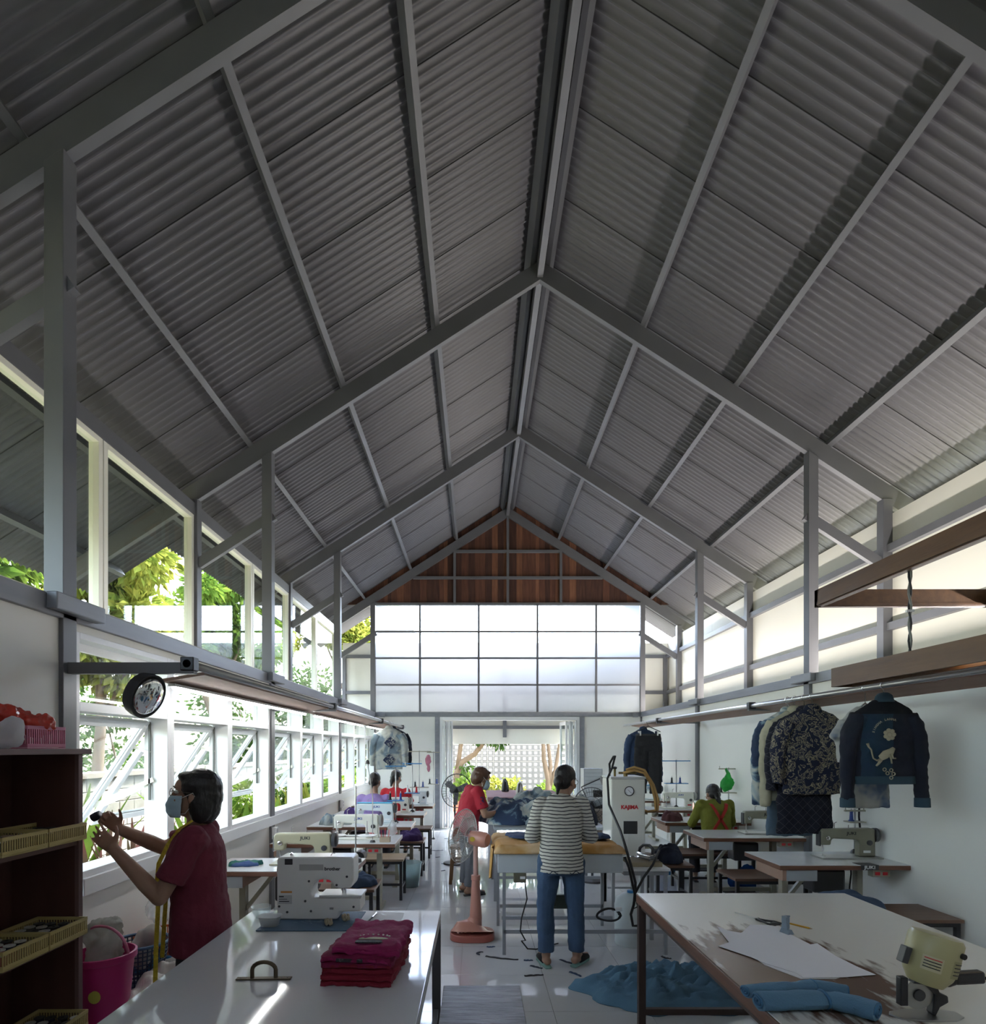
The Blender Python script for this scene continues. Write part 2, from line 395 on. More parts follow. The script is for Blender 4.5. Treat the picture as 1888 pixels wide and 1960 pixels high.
# left wall
wl = MB(); wl.box(-2.25, -2.12, YN, 3.0, 0, 2.315); wl.box(-2.25, -2.12, 3.0, 12.14, 0, 0.86); wl.box(-2.25, -2.12, 3.05, 12.14, 2.27, 2.315)
wall_left = struct(wl.build('wall_left', WHITEW), 'white left wall with a grey steel frame and a long row of windows')
MB().box(-2.28, -2.09, 3.1, 12.06, 0.86, 0.955).build('window_sill', FRAMEW, wall_left, bev=0.004)
MB().box(-2.97, -2.19, YN, 12.9, 2.40, 2.45).build('ledge', WHITEP, wall_left)
wall_right = struct(MB().box(3.44, 3.56, YN, 12.14, 0, 2.315).build('wall_right', WHITEW), 'plain white right wall with a grey steel frame')
MB().box(3.52, 4.32, YN, 12.9, 2.36, 2.40).build('ledge', WHITEP, wall_right)
for k, (a, b) in enumerate(((YN, 1.5), (1.5, 4.5), (4.5, 7.5), (7.5, 10.5), (10.5, 12.95))):
    MB().box(4.262, 4.30, a + 0.003, b - 0.003, 2.38, 4.06).build('panel', WHITEP, wall_right)
for z in (2.86, 3.66): MB().box(4.20, 4.262, YN, 12.9, z, z + 0.075).build('girt', STEEL, wall_right)
wall_back = struct(MB().box(-2.12, -0.857, 12.08, 12.16, 0, 2.32).box(2.24, 3.44, 12.08, 12.16, 0, 2.32).box(-0.857, 2.24, 12.1, 12.16, 2.315, 2.36).build('wall_back', WHITEW), 'white end wall with a doorway, translucent panels and a dark plank gable')
for w_, xo, xi, sg in ((wall_left, XLo, XLi, -1), (wall_right, XRo, XRi, 1)):
    x0, x1 = min(xo, xi), max(xo, xi)
    MB().box(x0, x1 - (0 if sg < 0 else 0), YN, 12.1, 2.313, 2.413).build('beam', BEAMM, w_, bev=0.004)
    for fy in YF:
        top = zr(abs(xi - CX)) + 0.01
        p = MB(); ta, tb = zr(abs(x0 - CX)), zr(abs(x1 - CX))
        p.add([(x0, fy - .05, 0), (x1, fy - .05, 0), (x1, fy + .05, 0), (x0, fy + .05, 0), (x0, fy - .05, ta), (x1, fy - .05, tb), (x1, fy + .05, tb), (x0, fy + .05, ta)],
              [(0, 3, 2, 1), (4, 5, 6, 7), (0, 1, 5, 4), (1, 2, 6, 5), (2, 3, 7, 6), (3, 0, 4, 7)])
        p.build('column', STEEL, w_, bev=0.003)
        po = CX + sg * 3.56
        q0, q1 = po - .048, po + .048
        MB().box(q0, q1, fy - .05, fy + .05, 2.413, zr(3.56) + 0.03).build('outer_post', STEEL, w_, bev=0.003)
        MB().bar((CX + sg * 2.74, fy, 4.055), (CX + sg * 3.52, fy, 4.055 - 0.78 * MS), 0.05, 0.1, (sg * sn, 0, cs)).build('brace', STEEL, w_)
        xb = -2.04 if sg < 0 else 3.35
        if fy < 12: MB().box(min(xb, xi), max(xb, xi), fy - 0.17, fy + 0.2, 2.335, 2.42).build('bracket', BEAMM, w_, bev=0.006)
# rail over the upper glazing
MB().box(-2.95, -2.88, YN, 12.1, 4.04, 4.165).build('top_rail', STEEL, wall_left)
# end wall frame
MB().box(XLo, XRo, 12.05, 12.15, 2.315, 2.413).build('beam', BEAMM, wall_back, bev=0.003)
for xa in (-0.857, 2.14): MB().box(xa, xa + 0.1, 12.045, 12.145, 0, 2.315).build('door_post', BEAMM, wall_back)
for xa in (-1.98, 3.24): MB().box(xa, xa + 0.09, 11.95, 12.05, 2.30, 2.39).build('bracket', BEAMM, wall_back)
xs_ = [-2.096, -1.17, 0.05, 1.27, 2.49, 3.406]; zs_ = [2.413, 2.975, 3.53, 4.08, 4.64]
for i in range(5):
    for j in range(4):
        MB().box(xs_[i] + .006, xs_[i + 1] - .006, 12.095, 12.103, zs_[j] + .006, zs_[j + 1] - .006).build('translucent_panel', POLY, wall_back)
for x in xs_[1:-1]: MB().box(x - .02, x + .02, 12.06, 12.095, 2.413, 4.64).build('mullion', STEEL, wall_back)
for z in zs_[1:-1]: MB().box(-2.096, 3.406, 12.065, 12.095, z - .018, z + .018).build('mullion', STEEL, wall_back)
for z, u in ((4.655, 2.8), (5.2, 1.97), (5.75, 1.11)): MB().box(CX - u, CX + u, 12.06, 12.12, z - .025, z + .025).build('gable_rail', STEEL, wall_back)
for x, zt in ((-0.45, 5.75), (CX, 6.46), (1.76, 5.75)): MB().box(x - .025, x + .025, 12.065, 12.115, 4.66, zt).build('gable_post', STEEL, wall_back)
MB().prism([(-2.7, 4.66), (4.0, 4.66), (CX, 6.79)], .01, XZ(0, 12.2, 0)).build('gable_backing', WOOD_D, wall_back)
rr = random.Random(3); x = -2.72
while x < 4.0:
    wd = rr.choice((0.075, 0.1, 0.12, 0.14)); x1 = min(x + wd, 4.03)
    def zt(q): return zs(abs(q - CX)) + 0.01
    pl = [(x + .001, max(4.66, 4.6)), (x1 - .001, 4.66), (x1 - .001, max(zt(x1), 4.67)), (x + .001, max(zt(x), 4.67))]
    if x < CX < x1: pl.insert(3, (CX, zt(CX)))
    if zt(x) > 4.68 or zt(x1) > 4.68:
        pl[0] = (pl[0][0], 4.66)
        MB().prism(pl, 0.018, XZ(0, 12.16 + rr.uniform(0, .006), 0)).build('plank', rr.choices((WOOD_D, WOOD_M, WOOD_L), (6, 4, 1.2))[0], wall_back)
    x = x1
# valance wall beyond the door
outer = struct(MB().box(-2.97, 4.30, 12.93, 12.97, 1.754, 4.0).build('wall_outer', WHITEP), 'white panelled wall hanging outside beyond the end wall')
for z in (2.09, 2.86, 3.66): MB().box(-2.9, 4.25, 12.87, 12.93, z, z + 0.07).build('girt', STEEL, outer)
for x in (-2.93, 0.63, 4.19): MB().box(x - .04, x + .04, 12.85, 12.93, 1.9 if x == .63 else 1.754, 3.72).build('post', STEEL, outer)
# wall behind the camera
wall_front = struct(MB().box(-3.0, 4.3, YN - 0.1, YN, 0, 4.4).add([(-3, YN - .05, 4.4), (4.3, YN - .05, 4.4), (CX, YN - .05, 6.75)], [(0, 1, 2)]).build('wall_front', WHITEW), 'white wall behind the viewer')
# ---------------------------------------------------------------- windows
def rect_frame(m, x0, x1, y0, y1, z0, z1, w, wz=None):
    wz = wz or w
    m.box(x0, x1, y0, y0 + w, z0, z1); m.box(x0, x1, y1 - w, y1, z0, z1)
    m.box(x0, x1, y0 + w, y1 - w, z0, z0 + wz); m.box(x0, x1, y0 + w, y1 - w, z1 - wz, z1); return m
nw = 0; STANDT = mat('track_grey', (.10, .10, .09), .5)
for a, b in ((3.05, 5.95), (6.05, 8.95), (9.05, 12.03)):
    W = (b - a) / 3
    for k in range(3):
        nw += 1
        m = rect_frame(MB(), -0.07, 0.09, 0, W, 0.955, 2.27, 0.045, 0.035); m.box(-0.07, 0.09, 0.045, W - 0.045, 1.85, 1.90); m.box(-0.02, 0.0, 0.045, W - .045, 2.19, 2.24)
        wn = struct(m.build('window_%d' % nw, FRAMEW, loc=(-2.2, a + k * W, 0), bev=0.003))
        MB().box(-0.03, -0.024, 0.045, W - .045, 1.90, 2.24).build('fixed_pane', GLASS, wn)
        sh = rect_frame(MB(), -0.02, 0.02, 0.055, W - 0.055, -0.86, 0, 0.05); so_ = sh.build('sash', FRAMEW, wn, bev=0.003, loc=(-0.035, 0, 1.835), rot=(0, radians(34), 0))
        MB().box(-0.003, 0.003, 0.1, W - .1, -0.81, -0.05).build('pane', GLASS, so_)
        g = rect_frame(MB(), 0.004, 0.008, 0.098, W - 0.098, -0.815, -0.045, 0.007); g.build('gasket', BLACK, so_)
        for ys in (0.06, W - 0.06):
            MB().bar((0.0, ys, 1.44), (-0.41, ys, 1.26), 0.012, 0.03).bar((-0.02, ys, 1.62), (-0.13, ys, 1.66), 0.008, 0.02).build('stay_arm', CREAMF, wn)
            MB().box(-0.03, -0.018, ys - .006, ys + .006, 1.3, 1.83).build('stay_track', STANDT, wn)
for a, b in ((YN, 0.0), (0.0, 1.5), (1.5, 2.96), (3.05, 4.5), (4.5, 5.95), (6.05, 7.5), (7.5, 8.95), (9.05, 10.5), (10.5, 12.0)):
    nw += 1
    m = rect_frame(MB(), -2.965, -2.885, a + 0.006, b - 0.006, 2.45, 4.04, 0.05, 0.045)
    wn = struct(m.build('window_%d' % nw, CREAMF, bev=0.003))
    MB().box(-2.932, -2.926, a + .05, b - .05, 2.49, 4.0).build('pane', GLASS, wn)
    MB().box(-2.95, -2.90, b - 0.006, b + 0.006, 2.45, 4.04).build('gasket', BLACK, wn)
# ---------------------------------------------------------------- folding doors
DOORG = glass_mat('door_glass', (0.9, 0.94, 0.94), 1.5)
dfr = rect_frame(MB(), -0.757, 2.14, 12.05, 12.13, 0.0, 2.315, 0.065)
def build_door():
    m = MB(); m.box(-0.757, -0.695, 12.05, 12.14, 0, 2.31); m.box(2.08, 2.14, 12.05, 12.14, 0, 2.31); m.box(-0.695, 2.08, 12.05, 12.14, 2.235, 2.31)
    d = struct(m.build('door_1', FRAMEW, bev=0.003), 'white folding glass doors folded open at both jambs')
    for x0, n, st in ((-0.69, 4, 0.052), (2.075, 4, -0.058)):
        for k in range(n):
            xc = x0 + st * (k + 0.5); r = rect_frame(MB(), -0.02, 0.02, 0, 0.68, 0.02, 2.22, 0.07)
            lf = r.build('door_leaf', FRAMEW, d, bev=0.003, loc=(xc, 12.0 + 0.05 * (k % 2), 0), rot=(0, 0, radians(2.5 * (1 if k % 2 else -1))))
            MB().box(-0.004, 0.004, 0.07, 0.61, 0.09, 2.15).build('glass_pane', DOORG, lf)
    return d
build_door()
# ---------------------------------------------------------------- garden outside
GROUND = mat('garden_soil', (0.12, 0.095, 0.065), 0.95, n=(1.2, 0.4, 0.6), col2=(0.06, 0.075, 0.03), bump=(14, 0.5))
PAVE = mat('yard_concrete', (0.16, 0.15, 0.135), 0.9, n=(2, 0.3, 0.7), col2=(0.13, 0.125, 0.115))
BLOCK = mat('concrete_block', (0.185, 0.175, 0.155), 0.95, n=(7, 0.3, 0.7), col2=(0.145, 0.14, 0.125), bump=(40, 0.3))
COPING = mat('wall_coping', (0.15, 0.125, 0.10), 0.95, n=(5, 0.3, 0.7), col2=(0.09, 0.08, 0.07))
SCREENB = mat('screen_block', (0.125, 0.112, 0.092), 0.9, n=(6, 0.3, 0.7), col2=(0.105, 0.095, 0.08))
BARK = mat('bark', (0.17, 0.115, 0.07), 0.95, n=(9, 0.3, 0.7), col2=(0.09, 0.06, 0.04), stretch=(1, 1, 0.3), bump=(20, 0.6))
BARKL = mat('pale_bark', (0.13, 0.09, 0.055), 0.95, n=(9, 0.3, 0.7), col2=(0.085, 0.06, 0.036), stretch=(1, 1, 0.3), bump=(20, 0.5))
LF1 = leaf_mat('leaf_bright', (0.13, 0.18, 0.028), (0.045, 0.095, 0.014))
LF2 = leaf_mat('leaf_dark', (0.022, 0.05, 0.013), (0.055, 0.09, 0.022))
LF3 = leaf_mat('leaf_yellow', (0.22, 0.21, 0.04), (0.09, 0.13, 0.02))
LF4 = leaf_mat('leaf_red', (0.16, 0.06, 0.05), (0.07, 0.075, 0.035))
TERRA = mat('terracotta', (0.42, 0.17, 0.10), 0.85)
def gy(u, v): return V((-60 + 120 * u, -30 + 100 * v, -0.16))
ground = struct(MB().box(-60, 60, -30, 80, -0.4, -0.16).build('ground', GROUND), 'sunlit garden soil and grass around the workshop')
struct(MB().box(-4.2, 5.6, 12.14, 15.4, -0.3, -0.06).build('path', PAVE), 'pale concrete apron outside the open doors')
# block wall of the left garden
gw = struct(MB().box(-5.97, -5.83, 3.0, 21.0, -0.3, 1.19).build('garden_wall', GROUT), 'low grey block wall along the left garden')
b0 = MB().box(-0.09, 0.0, 0.004, 0.396, 0.004, 0.196).build('block', BLOCK, gw, loc=(-5.765, 3.0, -0.2), bev=0.006, seg=1)
rr = random.Random(5)
for j in range(7):
    for i in range(-1, 38):
        yy = 3.0 + 0.4 * i + (0.2 if j % 2 else 0)
        if yy < 2.9 or yy > 18.4 or (i == 0 and j == 0 and b0.location.y == yy): continue
        inst(b0, gw, (-5.765 + rr.uniform(-.006, .004), yy, -0.2 + 0.2 * j))
MB().box(-6.02, -5.72, 3.0, 21.0, 1.2, 1.29).build('coping', COPING, gw, bev=0.01)
# pierced screen wall behind the doors
sw = struct(MB().box(-3.0, -1.6, 20.5, 20.6, -0.2, 3.0).box(3.8, 9, 20.5, 20.6, -0.2, 3.0).box(-1.6, 3.8, 20.5, 20.6, 2.2, 3.0).build('screen_wall', SCREENB), 'pale wall of pierced square blocks beyond the doors')
m = rect_frame(MB(), -0.05, 0.05, 0.002, 0.198, 0.002, 0.198, 0.052); m.v = [(y_, x_, z_) for x_, y_, z_ in m.v]
s0 = m.build('screen_block', SCREENB, sw, loc=(-1.6, 20.55, -0.2))
for j in range(12):
    for i in range(27):
        if i or j: inst(s0, sw, (-1.6 + 0.2 * i, 20.55, -0.2 + 0.2 * j))
def leaf(m, c, d, L, w_, rng):
    d = d.normalized(); sd = d.cross(V((rng.uniform(-1, 1), rng.uniform(-1, 1), rng.uniform(-.3, 1)))).normalized(); nn = d.cross(sd)
    m.add([c, c + d * L * .5 + sd * w_ + nn * w_ * .3, c + d * L - nn * w_ * .2, c + d * L * .5 - sd * w_ + nn * w_ * .3], [(0, 1, 2), (0, 2, 3)])
def foliage(blobs, n, size, seed, droop=0.4):
    rng = random.Random(seed); m = MB(); tot = sum(b[1] * b[1] for b in blobs)
    for c, r in blobs:
        k = int(n * r * r / tot); c = V(c)
        for _ in range(k):
            d = V((rng.gauss(0, 1), rng.gauss(0, 1), rng.gauss(0, 1))).normalized(); q = c + d * r * (rng.random() ** 0.4)
            s_ = size * rng.uniform(.6, 1.25)
            leaf(m, q, d + V((rng.uniform(-.6, .6), rng.uniform(-.6, .6), -droop + rng.uniform(-.5, .5))), s_, s_ * 0.24, rng)
    return m
def blobs(c, R, n, r, seed, flat=0.75):
    rng = random.Random(seed); o = []
    for _ in range(n):
        d = V((rng.gauss(0, 1), rng.gauss(0, 1), rng.gauss(0, 1))).normalized() * (rng.random() ** .5)
        o.append(((c[0] + d.x * R[0], c[1] + d.y * R[1], c[2] + d.z * R[2] * flat), r * rng.uniform(.6, 1.2)))
    return o
def tree(label, base, c, R, n, size, lm, seed, bm=BARK, nb=26, r=0.55, tr=0.13, droop=.5):
    t = thing('tree', label, 'tree', base, group='garden trees'); B = V(base); c = V(c) - B
    k = MB(); mid = V((c.x * .35 + .12, c.y * .4, c.z * .45))
    k.tube([(0, 0, -.05), mid * .5, mid, c * .8], [tr, tr * .85, tr * .7, tr * .4], 9)
    rng = random.Random(seed)
    for _ in range(5):
        e = V((c.x + rng.uniform(-1, 1) * R[0] * .6, c.y + rng.uniform(-1, 1) * R[1] * .6, c.z + rng.uniform(-.3, .5) * R[2])); k.tube([mid, mid.lerp(e, .5) + V((0, 0, .2)), e], [tr * .5, tr * .35, tr * .12], 7)
    k.build('trunk', bm, t, smooth=True)
    foliage(blobs(c, R, nb, r, seed), n, size, seed, droop).build('foliage', lm, t); return t
tree('tall tree with bright drooping leaves at the windows', (-7.2, 6.9, -.16), (-7.3, 7.1, 4.9), (1.2, 1.5, 2.3), 11000, 0.24, LF1, 1)
tree('tree with yellow new leaves behind the upper glazing', (-7.4, 11.2, -.16), (-7.4, 11.4, 5.0), (1.3, 1.8, 2.7), 9000, 0.24, LF3, 2)
tree('dense dark tree behind the yellow leaved tree in the side garden', (-13.4, 10.5, -.16), (-13.4, 10.5, 6.0), (1.6, 6.5, 4.6), 17000, 0.36, LF2, 3, nb=60, r=.9)
tree('tree standing past the far end of the left garden', (-7.4, 16.2, -.16), (-7.2, 16.0, 5.0), (1.5, 2.0, 2.5), 8000, 0.25, LF1, 4)
tree('far tree high above the roof edge of the left wing', (-5.9, 27.6, -.16), (-6.0, 27.4, 7.0), (3.0, 2.0, 2.4), 6000, 0.3, LF3, 5)
tree('tree with dark leaves outside the solid wall bay', (-7.4, 3.0, -.16), (-7.4, 3.0, 4.6), (1.1, 1.3, 2.0), 7000, 0.24, LF2, 6)
def strap_plant(name, label, loc, n, L, w_, lm, seed, group=None, lean=0.6, cat='plant'):
    t = thing(name, label, cat, loc, group=group); rng = random.Random(seed)
    for _ in range(n):
        a = rng.uniform(0, 2 * pi); l = L * rng.uniform(.65, 1.1); sp = rng.uniform(.15, 1) * lean; m = MB(); pts = []
        for k in range(5):
            q = k / 4; pts.append((V((cos(a) * l * sp * q, sin(a) * l * sp * q, l * (q - .45 * sp * q * q))), w_ * (1 - (2 * q - .9) ** 2 * .8) + .004))
        sd = V((-sin(a), cos(a), 0)); vs = []
        for p, ww in pts: vs += [p - sd * ww, p + V((0, 0, -.25 * ww)), p + sd * ww]
        fs = []
        for k in range(4):
            for c in (0, 1): fs.append((3 * k + c, 3 * k + c + 1, 3 * k + c + 4, 3 * k + c + 3))
        m.add(vs, fs).build('leaf', lm, t, smooth=True)
    return t
strap_plant('cordyline', 'pink and bronze strap leaved plant outside the first window', (-2.95, 4.55, -.16), 40, 1.35, .03, LF4, 11)
strap_plant('cordyline', 'second bronze strap leaved plant close to the sill', (-3.05, 5.25, -.16), 32, 1.2, .028, LF4, 12)
strap_plant('broad_leaf_plant', 'broad leaved bright green plant below the third window', (-3.0, 7.3, -.16), 26, 1.25, .085, LF1, 13)
strap_plant('broad_leaf_plant', 'broad leaved plant beside the grey window post', (-3.05, 8.3, -.16), 24, 1.15, .09, LF1, 14)
strap_plant('yellow_lily', 'tall yellow striped strap leaved plant outside the middle windows', (-3.05, 9.7, -.16), 36, 1.45, .035, LF3, 15)
strap_plant('yellow_lily', 'yellow striped strap leaved plant near the far windows', (-3.05, 11.0, -.16), 32, 1.45, .035, LF3, 16)
strap_plant('tall_fern', 'long arching green fronds in front of the block wall', (-4.3, 8.9, -.1), 26, 1.5, .06, LF1, 17)
strap_plant('tall_fern', 'pale arching fronds high behind the second window', (-4.3, 6.1, -.1), 24, 1.6, .05, LF1, 18)
def shrub(label, loc, r, n, lm, seed, size=.12):
    t = thing('shrub', label, 'shrub', loc); foliage(blobs((0, 0, r), (r, r, r), 9, r * .5, seed), n, size, seed, .1).build('foliage', lm, t)
    MB().tube([(0, 0, -.05), (.02, 0, r * .5), (0, .03, r)], [.025, .02, .01], 7).build('stem', BARK, t, smooth=True); return t
shrub('round shrub at the left foot of the pierced wall', (-0.7, 19.2, -.06), .5, 900, LF1, 21)
shrub('yellow green shrub beside the doors in the sun', (0.45, 18.3, -.06), .42, 800, LF3, 22)
shrub('leafy shrub under the right hand garden trunk', (2.3, 18.6, -.06), .45, 700, LF1, 23)
shrub('small green shrub in the middle of the pierced wall', (1.1, 19.3, -.06), .42, 700, LF3, 24)
# trees beyond the doors: bare curved trunks
t = thing('garden_trunk', 'curved tree trunk forking left of the doorway view', 'tree', (-0.55, 17.0, -.06))
MB().tube([(0, 0, 0), (-.05, 0, .5), (-.02, 0, 1.0), (.1, 0, 1.3), (.5, .1, 1.55), (.85, .2, 2.0), (1.0, .2, 2.9)], [.13, .11, .10, .09, .08, .07, .04], 9).tube([(0, 0, 1.05), (.05, 0, 1.5), (.16, -.1, 2.2), (.2, -.1, 3.0)], [.09, .07, .06, .04], 8).build('trunk', BARKL, t, smooth=True)
foliage([((.5, 0, 2.6), .7), ((1.2, .1, 2.5), .6), ((0, .1, 2.8), .6), ((.25, 0, 1.15), .22), ((1.2, -.1, 2.05), .3)], 1300, .2, 31, 1.2).build('foliage', LF2, t)
t = thing('garden_trunk', 'pale slender tree with three upright stems by the door', 'tree', (2.15, 17.2, -.06))
MB().tube([(0, 0, 0), (-.02, 0, .8), (-.15, 0, 1.4), (-.2, 0, 2.6)], [.1, .085, .07, .04], 8).tube([(0, 0, .5), (.05, 0, 1.2), (-.02, .1, 1.9), (.0, .1, 2.7)], [.08, .06, .05, .03], 8).tube([(.02, 0, .6), (.2, 0, 1.1), (.3, -.05, 1.8), (.5, -.05, 2.6)], [.07, .06, .05, .03], 8).build('trunk', BARKL, t, smooth=True)
foliage([((-.2, 0, 2.7), .6), ((.5, 0, 2.7), .5)], 800, .2, 32, 1.0).build('foliage', LF2, t)
t = thing('planter', 'long terracotta planter on the paving outside the doors', 'planter', (-.55, 16.0, -.06))
MB().box(-.5, .5, -.2, .2, 0, .32).build('tub', TERRA, t, bev=.02); foliage([((-.25, 0, .5), .25), ((.2, 0, .55), .28)], 500, .16, 33, .1).build('foliage', LF1, t)

t = thing('hedge', 'dense dark green hedge standing well behind the block wall', 'hedge', (-10.2, 10.0, -.16))
rh = random.Random(40); hb = [((rh.uniform(-.6, .5), rh.uniform(-7.5, 9), rh.uniform(.5, 3.9)), rh.uniform(.5, .85)) for _ in range(80)]
o = foliage(hb, 14000, .2, 41, .4).build('foliage', LF2, t); o['kind'] = 'stuff'
hm = MB()
for k in range(9): hm.tube([(0, -7 + 1.9 * k, 0), (.1, -6.9 + 1.9 * k, 1.2), (-.1, -7.1 + 1.9 * k, 2.6)], [.05, .04, .015], 6)
o = hm.build('stems', BARK, t); o['kind'] = 'stuff'

t = thing('hedge', 'tall mixed green hedge closing the far end of the left garden', 'hedge', (-6.4, 23.1, -.16))
hb = [((rh.uniform(-4.5, 2.8), rh.uniform(-.7, .7), rh.uniform(.5, 4.4)), rh.uniform(.6, 1.0)) for _ in range(70)]
o = foliage(hb, 13000, .26, 43, .5).build('foliage', LF2, t); o['kind'] = 'stuff'
hm = MB()
for k in range(7): hm.tube([(-4 + 1.1 * k, 0, 0), (-3.9 + 1.1 * k, .1, 1.6), (-4.1 + 1.1 * k, 0, 3.4)], [.06, .05, .02], 6)
o = hm.build('stems', BARK, t); o['kind'] = 'stuff'
shrub('dark rounded shrub beside the far hedge in the left garden', (-4.3, 14.0, -.16), .75, 1600, LF2, 51, .16)
shrub('bright shrub against the block wall halfway along', (-4.6, 11.8, -.16), .55, 1300, LF1, 52, .15)
shrub('low shrub in front of the block wall past the corner', (-4.4, 17.2, -.16), .75, 1500, LF1, 53, .16)
# ---------------------------------------------------------------- rails, tables and machines
LAM = mat('white_laminate', (0.74, 0.75, 0.76), 0.22, n=(4, 0.3, 0.75), col2=(0.68, 0.69, 0.70))
GLOSSW = mat('gloss_white_top', (0.68, 0.695, 0.71), 0.06, n=(1.5, .3, .7), col2=(0.64, .655, .67), bump=(2.2, 0.02), spec=.6)
EDGEB = mat('brown_edge', (0.20, 0.085, 0.05), 0.45, n=(6, .3, .7), col2=(0.14, .06, .035), stretch=(1, 1, 8))
DRAWW = mat('drawer_wood', (0.42, 0.26, 0.19), 0.5)
STANDC = mat('cream_steel', (0.40, 0.38, 0.30), 0.45, n=(8, .35, .7), col2=(0.33, .31, .24))
GREYF = mat('drawer_grey', (0.42, 0.45, 0.48), 0.4)
DARKM = mat('dark_machine', (0.045, 0.045, 0.05), 0.4)
CHROME = mat('chrome', (0.75, 0.75, 0.76), 0.18, 1.0)
STEELB = mat('bare_steel', (0.5, 0.5, 0.5), 0.3, 1.0)
BLACKS = mat('black_steel', (0.025, 0.025, 0.03), 0.4)
BROWNB = mat('bench_wood', (0.20, 0.11, 0.07), 0.4, n=(5, .3, .7), col2=(0.14, .075, .05), stretch=(.5, 6, 1))
PALEB = mat('pale_ply', (0.46, 0.36, 0.25), 0.6, n=(5, .3, .7), col2=(0.38, .29, .20), stretch=(.5, 6, 1))
BLUEP = mat('blue_plastic', (0.04, 0.20, 0.45), 0.4)
JW = mat('machine_white', (0.70, 0.69, 0.61), 0.3); JO = mat('machine_olive', (0.26, 0.25, 0.18), 0.35, n=(9, .3, .7), col2=(.21, .20, .15)); JT = mat('machine_tan', (0.36, 0.33, 0.22), 0.35)
JB = mat('machine_bluewhite', (0.66, 0.72, 0.74), 0.3)
INK = mat('black_ink', (0.01, 0.01, 0.012), 0.5); INKB = mat('blue_ink', (0.03, 0.07, 0.30), 0.5); INKR = mat('red_ink', (0.55, 0.02, 0.03), 0.5); INKW = mat('white_ink', (0.8, .8, .8), 0.5)
PINKB = mat('board_brown', (0.33, 0.20, 0.15), 0.55, n=(4, .3, .7), col2=(0.26, .15, .11), stretch=(4, .4, 1))
PIPEM = mat('galvanised_pipe', (0.55, 0.55, 0.56), 0.3, 0.85)
TUBEON = mat('lit_tube', (1, 1, 1), 0.5, emit=(1.0, 0.99, 0.96, 5.0))
def rail(label, xw, xo, xb0, xb1, y0, y1, arms, lit, board0, yb1):
    t = thing('clothes_rail', label, 'clothes rail', (xo, y0, 2.05), group=None)
    o = V((xo, y0, 2.05)); L = lambda x, y, z: V((x, y, z)) - o
    MB().cyl(L(xo, y0, 2.085), L(xo, y1, 2.085), 0.021, n=14).build('pipe', PIPEM, t, smooth=True)
    for a in arms:
        MB().box(*(sorted((xw - xo, (0.03 if xo > xw else -0.03)))), a - y0 - .02, a - y0 + .02, -.015, .043).build('arm', STEEL if a > arms[0] or xw > 0 else mat('arm_dark', (.12, .12, .125), .5), t)
        MB().box(-.035, .035, a - y0 - .03, a - y0 + .03, .0, .07).build('clip', BLACKS, t, bev=.005)
    zi, zo = -.028, .012
    xi_, xo_ = (xb0, xb1) if xo > xw else (xb1, xb0)
    MB().add([V((a - xo, b - y0, z + d)) for d in (0, .018) for b in (board0, yb1) for a, z in ((xi_, zi), (xo_, zo))], [(0, 2, 3, 1), (4, 5, 7, 6), (0, 1, 5, 4), (2, 6, 7, 3), (0, 4, 6, 2), (1, 3, 7, 5)]).build('board', PINKB, t)
    for a, b in lit:
        f = MB().box(-.02, .02, a - y0, b - y0, -.046, -.030).build('lamp_holder', FRAMEW, t, loc=(xb0 - xo + .03 if xo > xw else xb1 - xo - .03, 0, 0))
        MB().cyl((0, a - y0 + .02, -.052), (0, b - y0 - .02, -.052), .010, n=10).build('tube', TUBEON, f, smooth=True)
    return t
rail('grey pipe rail with brown board and lit tubes along the windows', XLi, -1.48, -1.76, -1.52, 2.97, 11.95, (3.0, 6.0, 9.05, 11.6), ((3.3, 5.9), (6.2, 8.9), (9.2, 11.0)), 3.25, 11.2)
rail('grey pipe rail with brown board on the solid right wall', XRi, 2.79, 2.83, 3.06, 0.6, 11.0, (2.9, 5.9, 8.9), (), 0.6, 10.6)
def k_stand(t, x0, x1, yf, yb, H, m):
    d = yb - yf; yc = d * .55
    for x in (x0 + .2, x1 - .2):
        l = MB().box(x - .025, x + .025, yc - .03, yc + .03, .03, H - .06).build('leg', m, t)
        MB().box(x - .018, x + .018, yc - .018, yc + .018, H - .36, H - .035).build('leg_slide', m, l)
        MB().box(x - .03, x + .03, d * .12, d * .95, 0, .04).build('foot_bar', m, t); MB().box(x - .02, x + .02, d * .1, d * .92, H - .07, H - .04).build('top_bracket', m, t)
    MB().box(x0 + .22, x1 - .22, yc + .0, yc + .03, .1, .14).build('cross_bar', m, t)
    MB().bar((x0 + .22, yc, H - .36), (x0 + .45, yc, H - .07), .03, .03).build('strut', m, t)
    MB().box(x0 + .35, x1 - .4, d * .3, d * .62, .08, .095).build('treadle', DARKM, t, bev=.003)
    mo = MB().box(x0 + .45, x0 + .72, yc - .02, yc + .16, H - .3, H - .1).build('motor', DARKM, t, bev=.02)
    MB().cyl((x1 - .42, yc + .02, H - .2), (x1 - .42, yc + .18, H - .2), .06).build('pulley', DARKM, t, smooth=2)
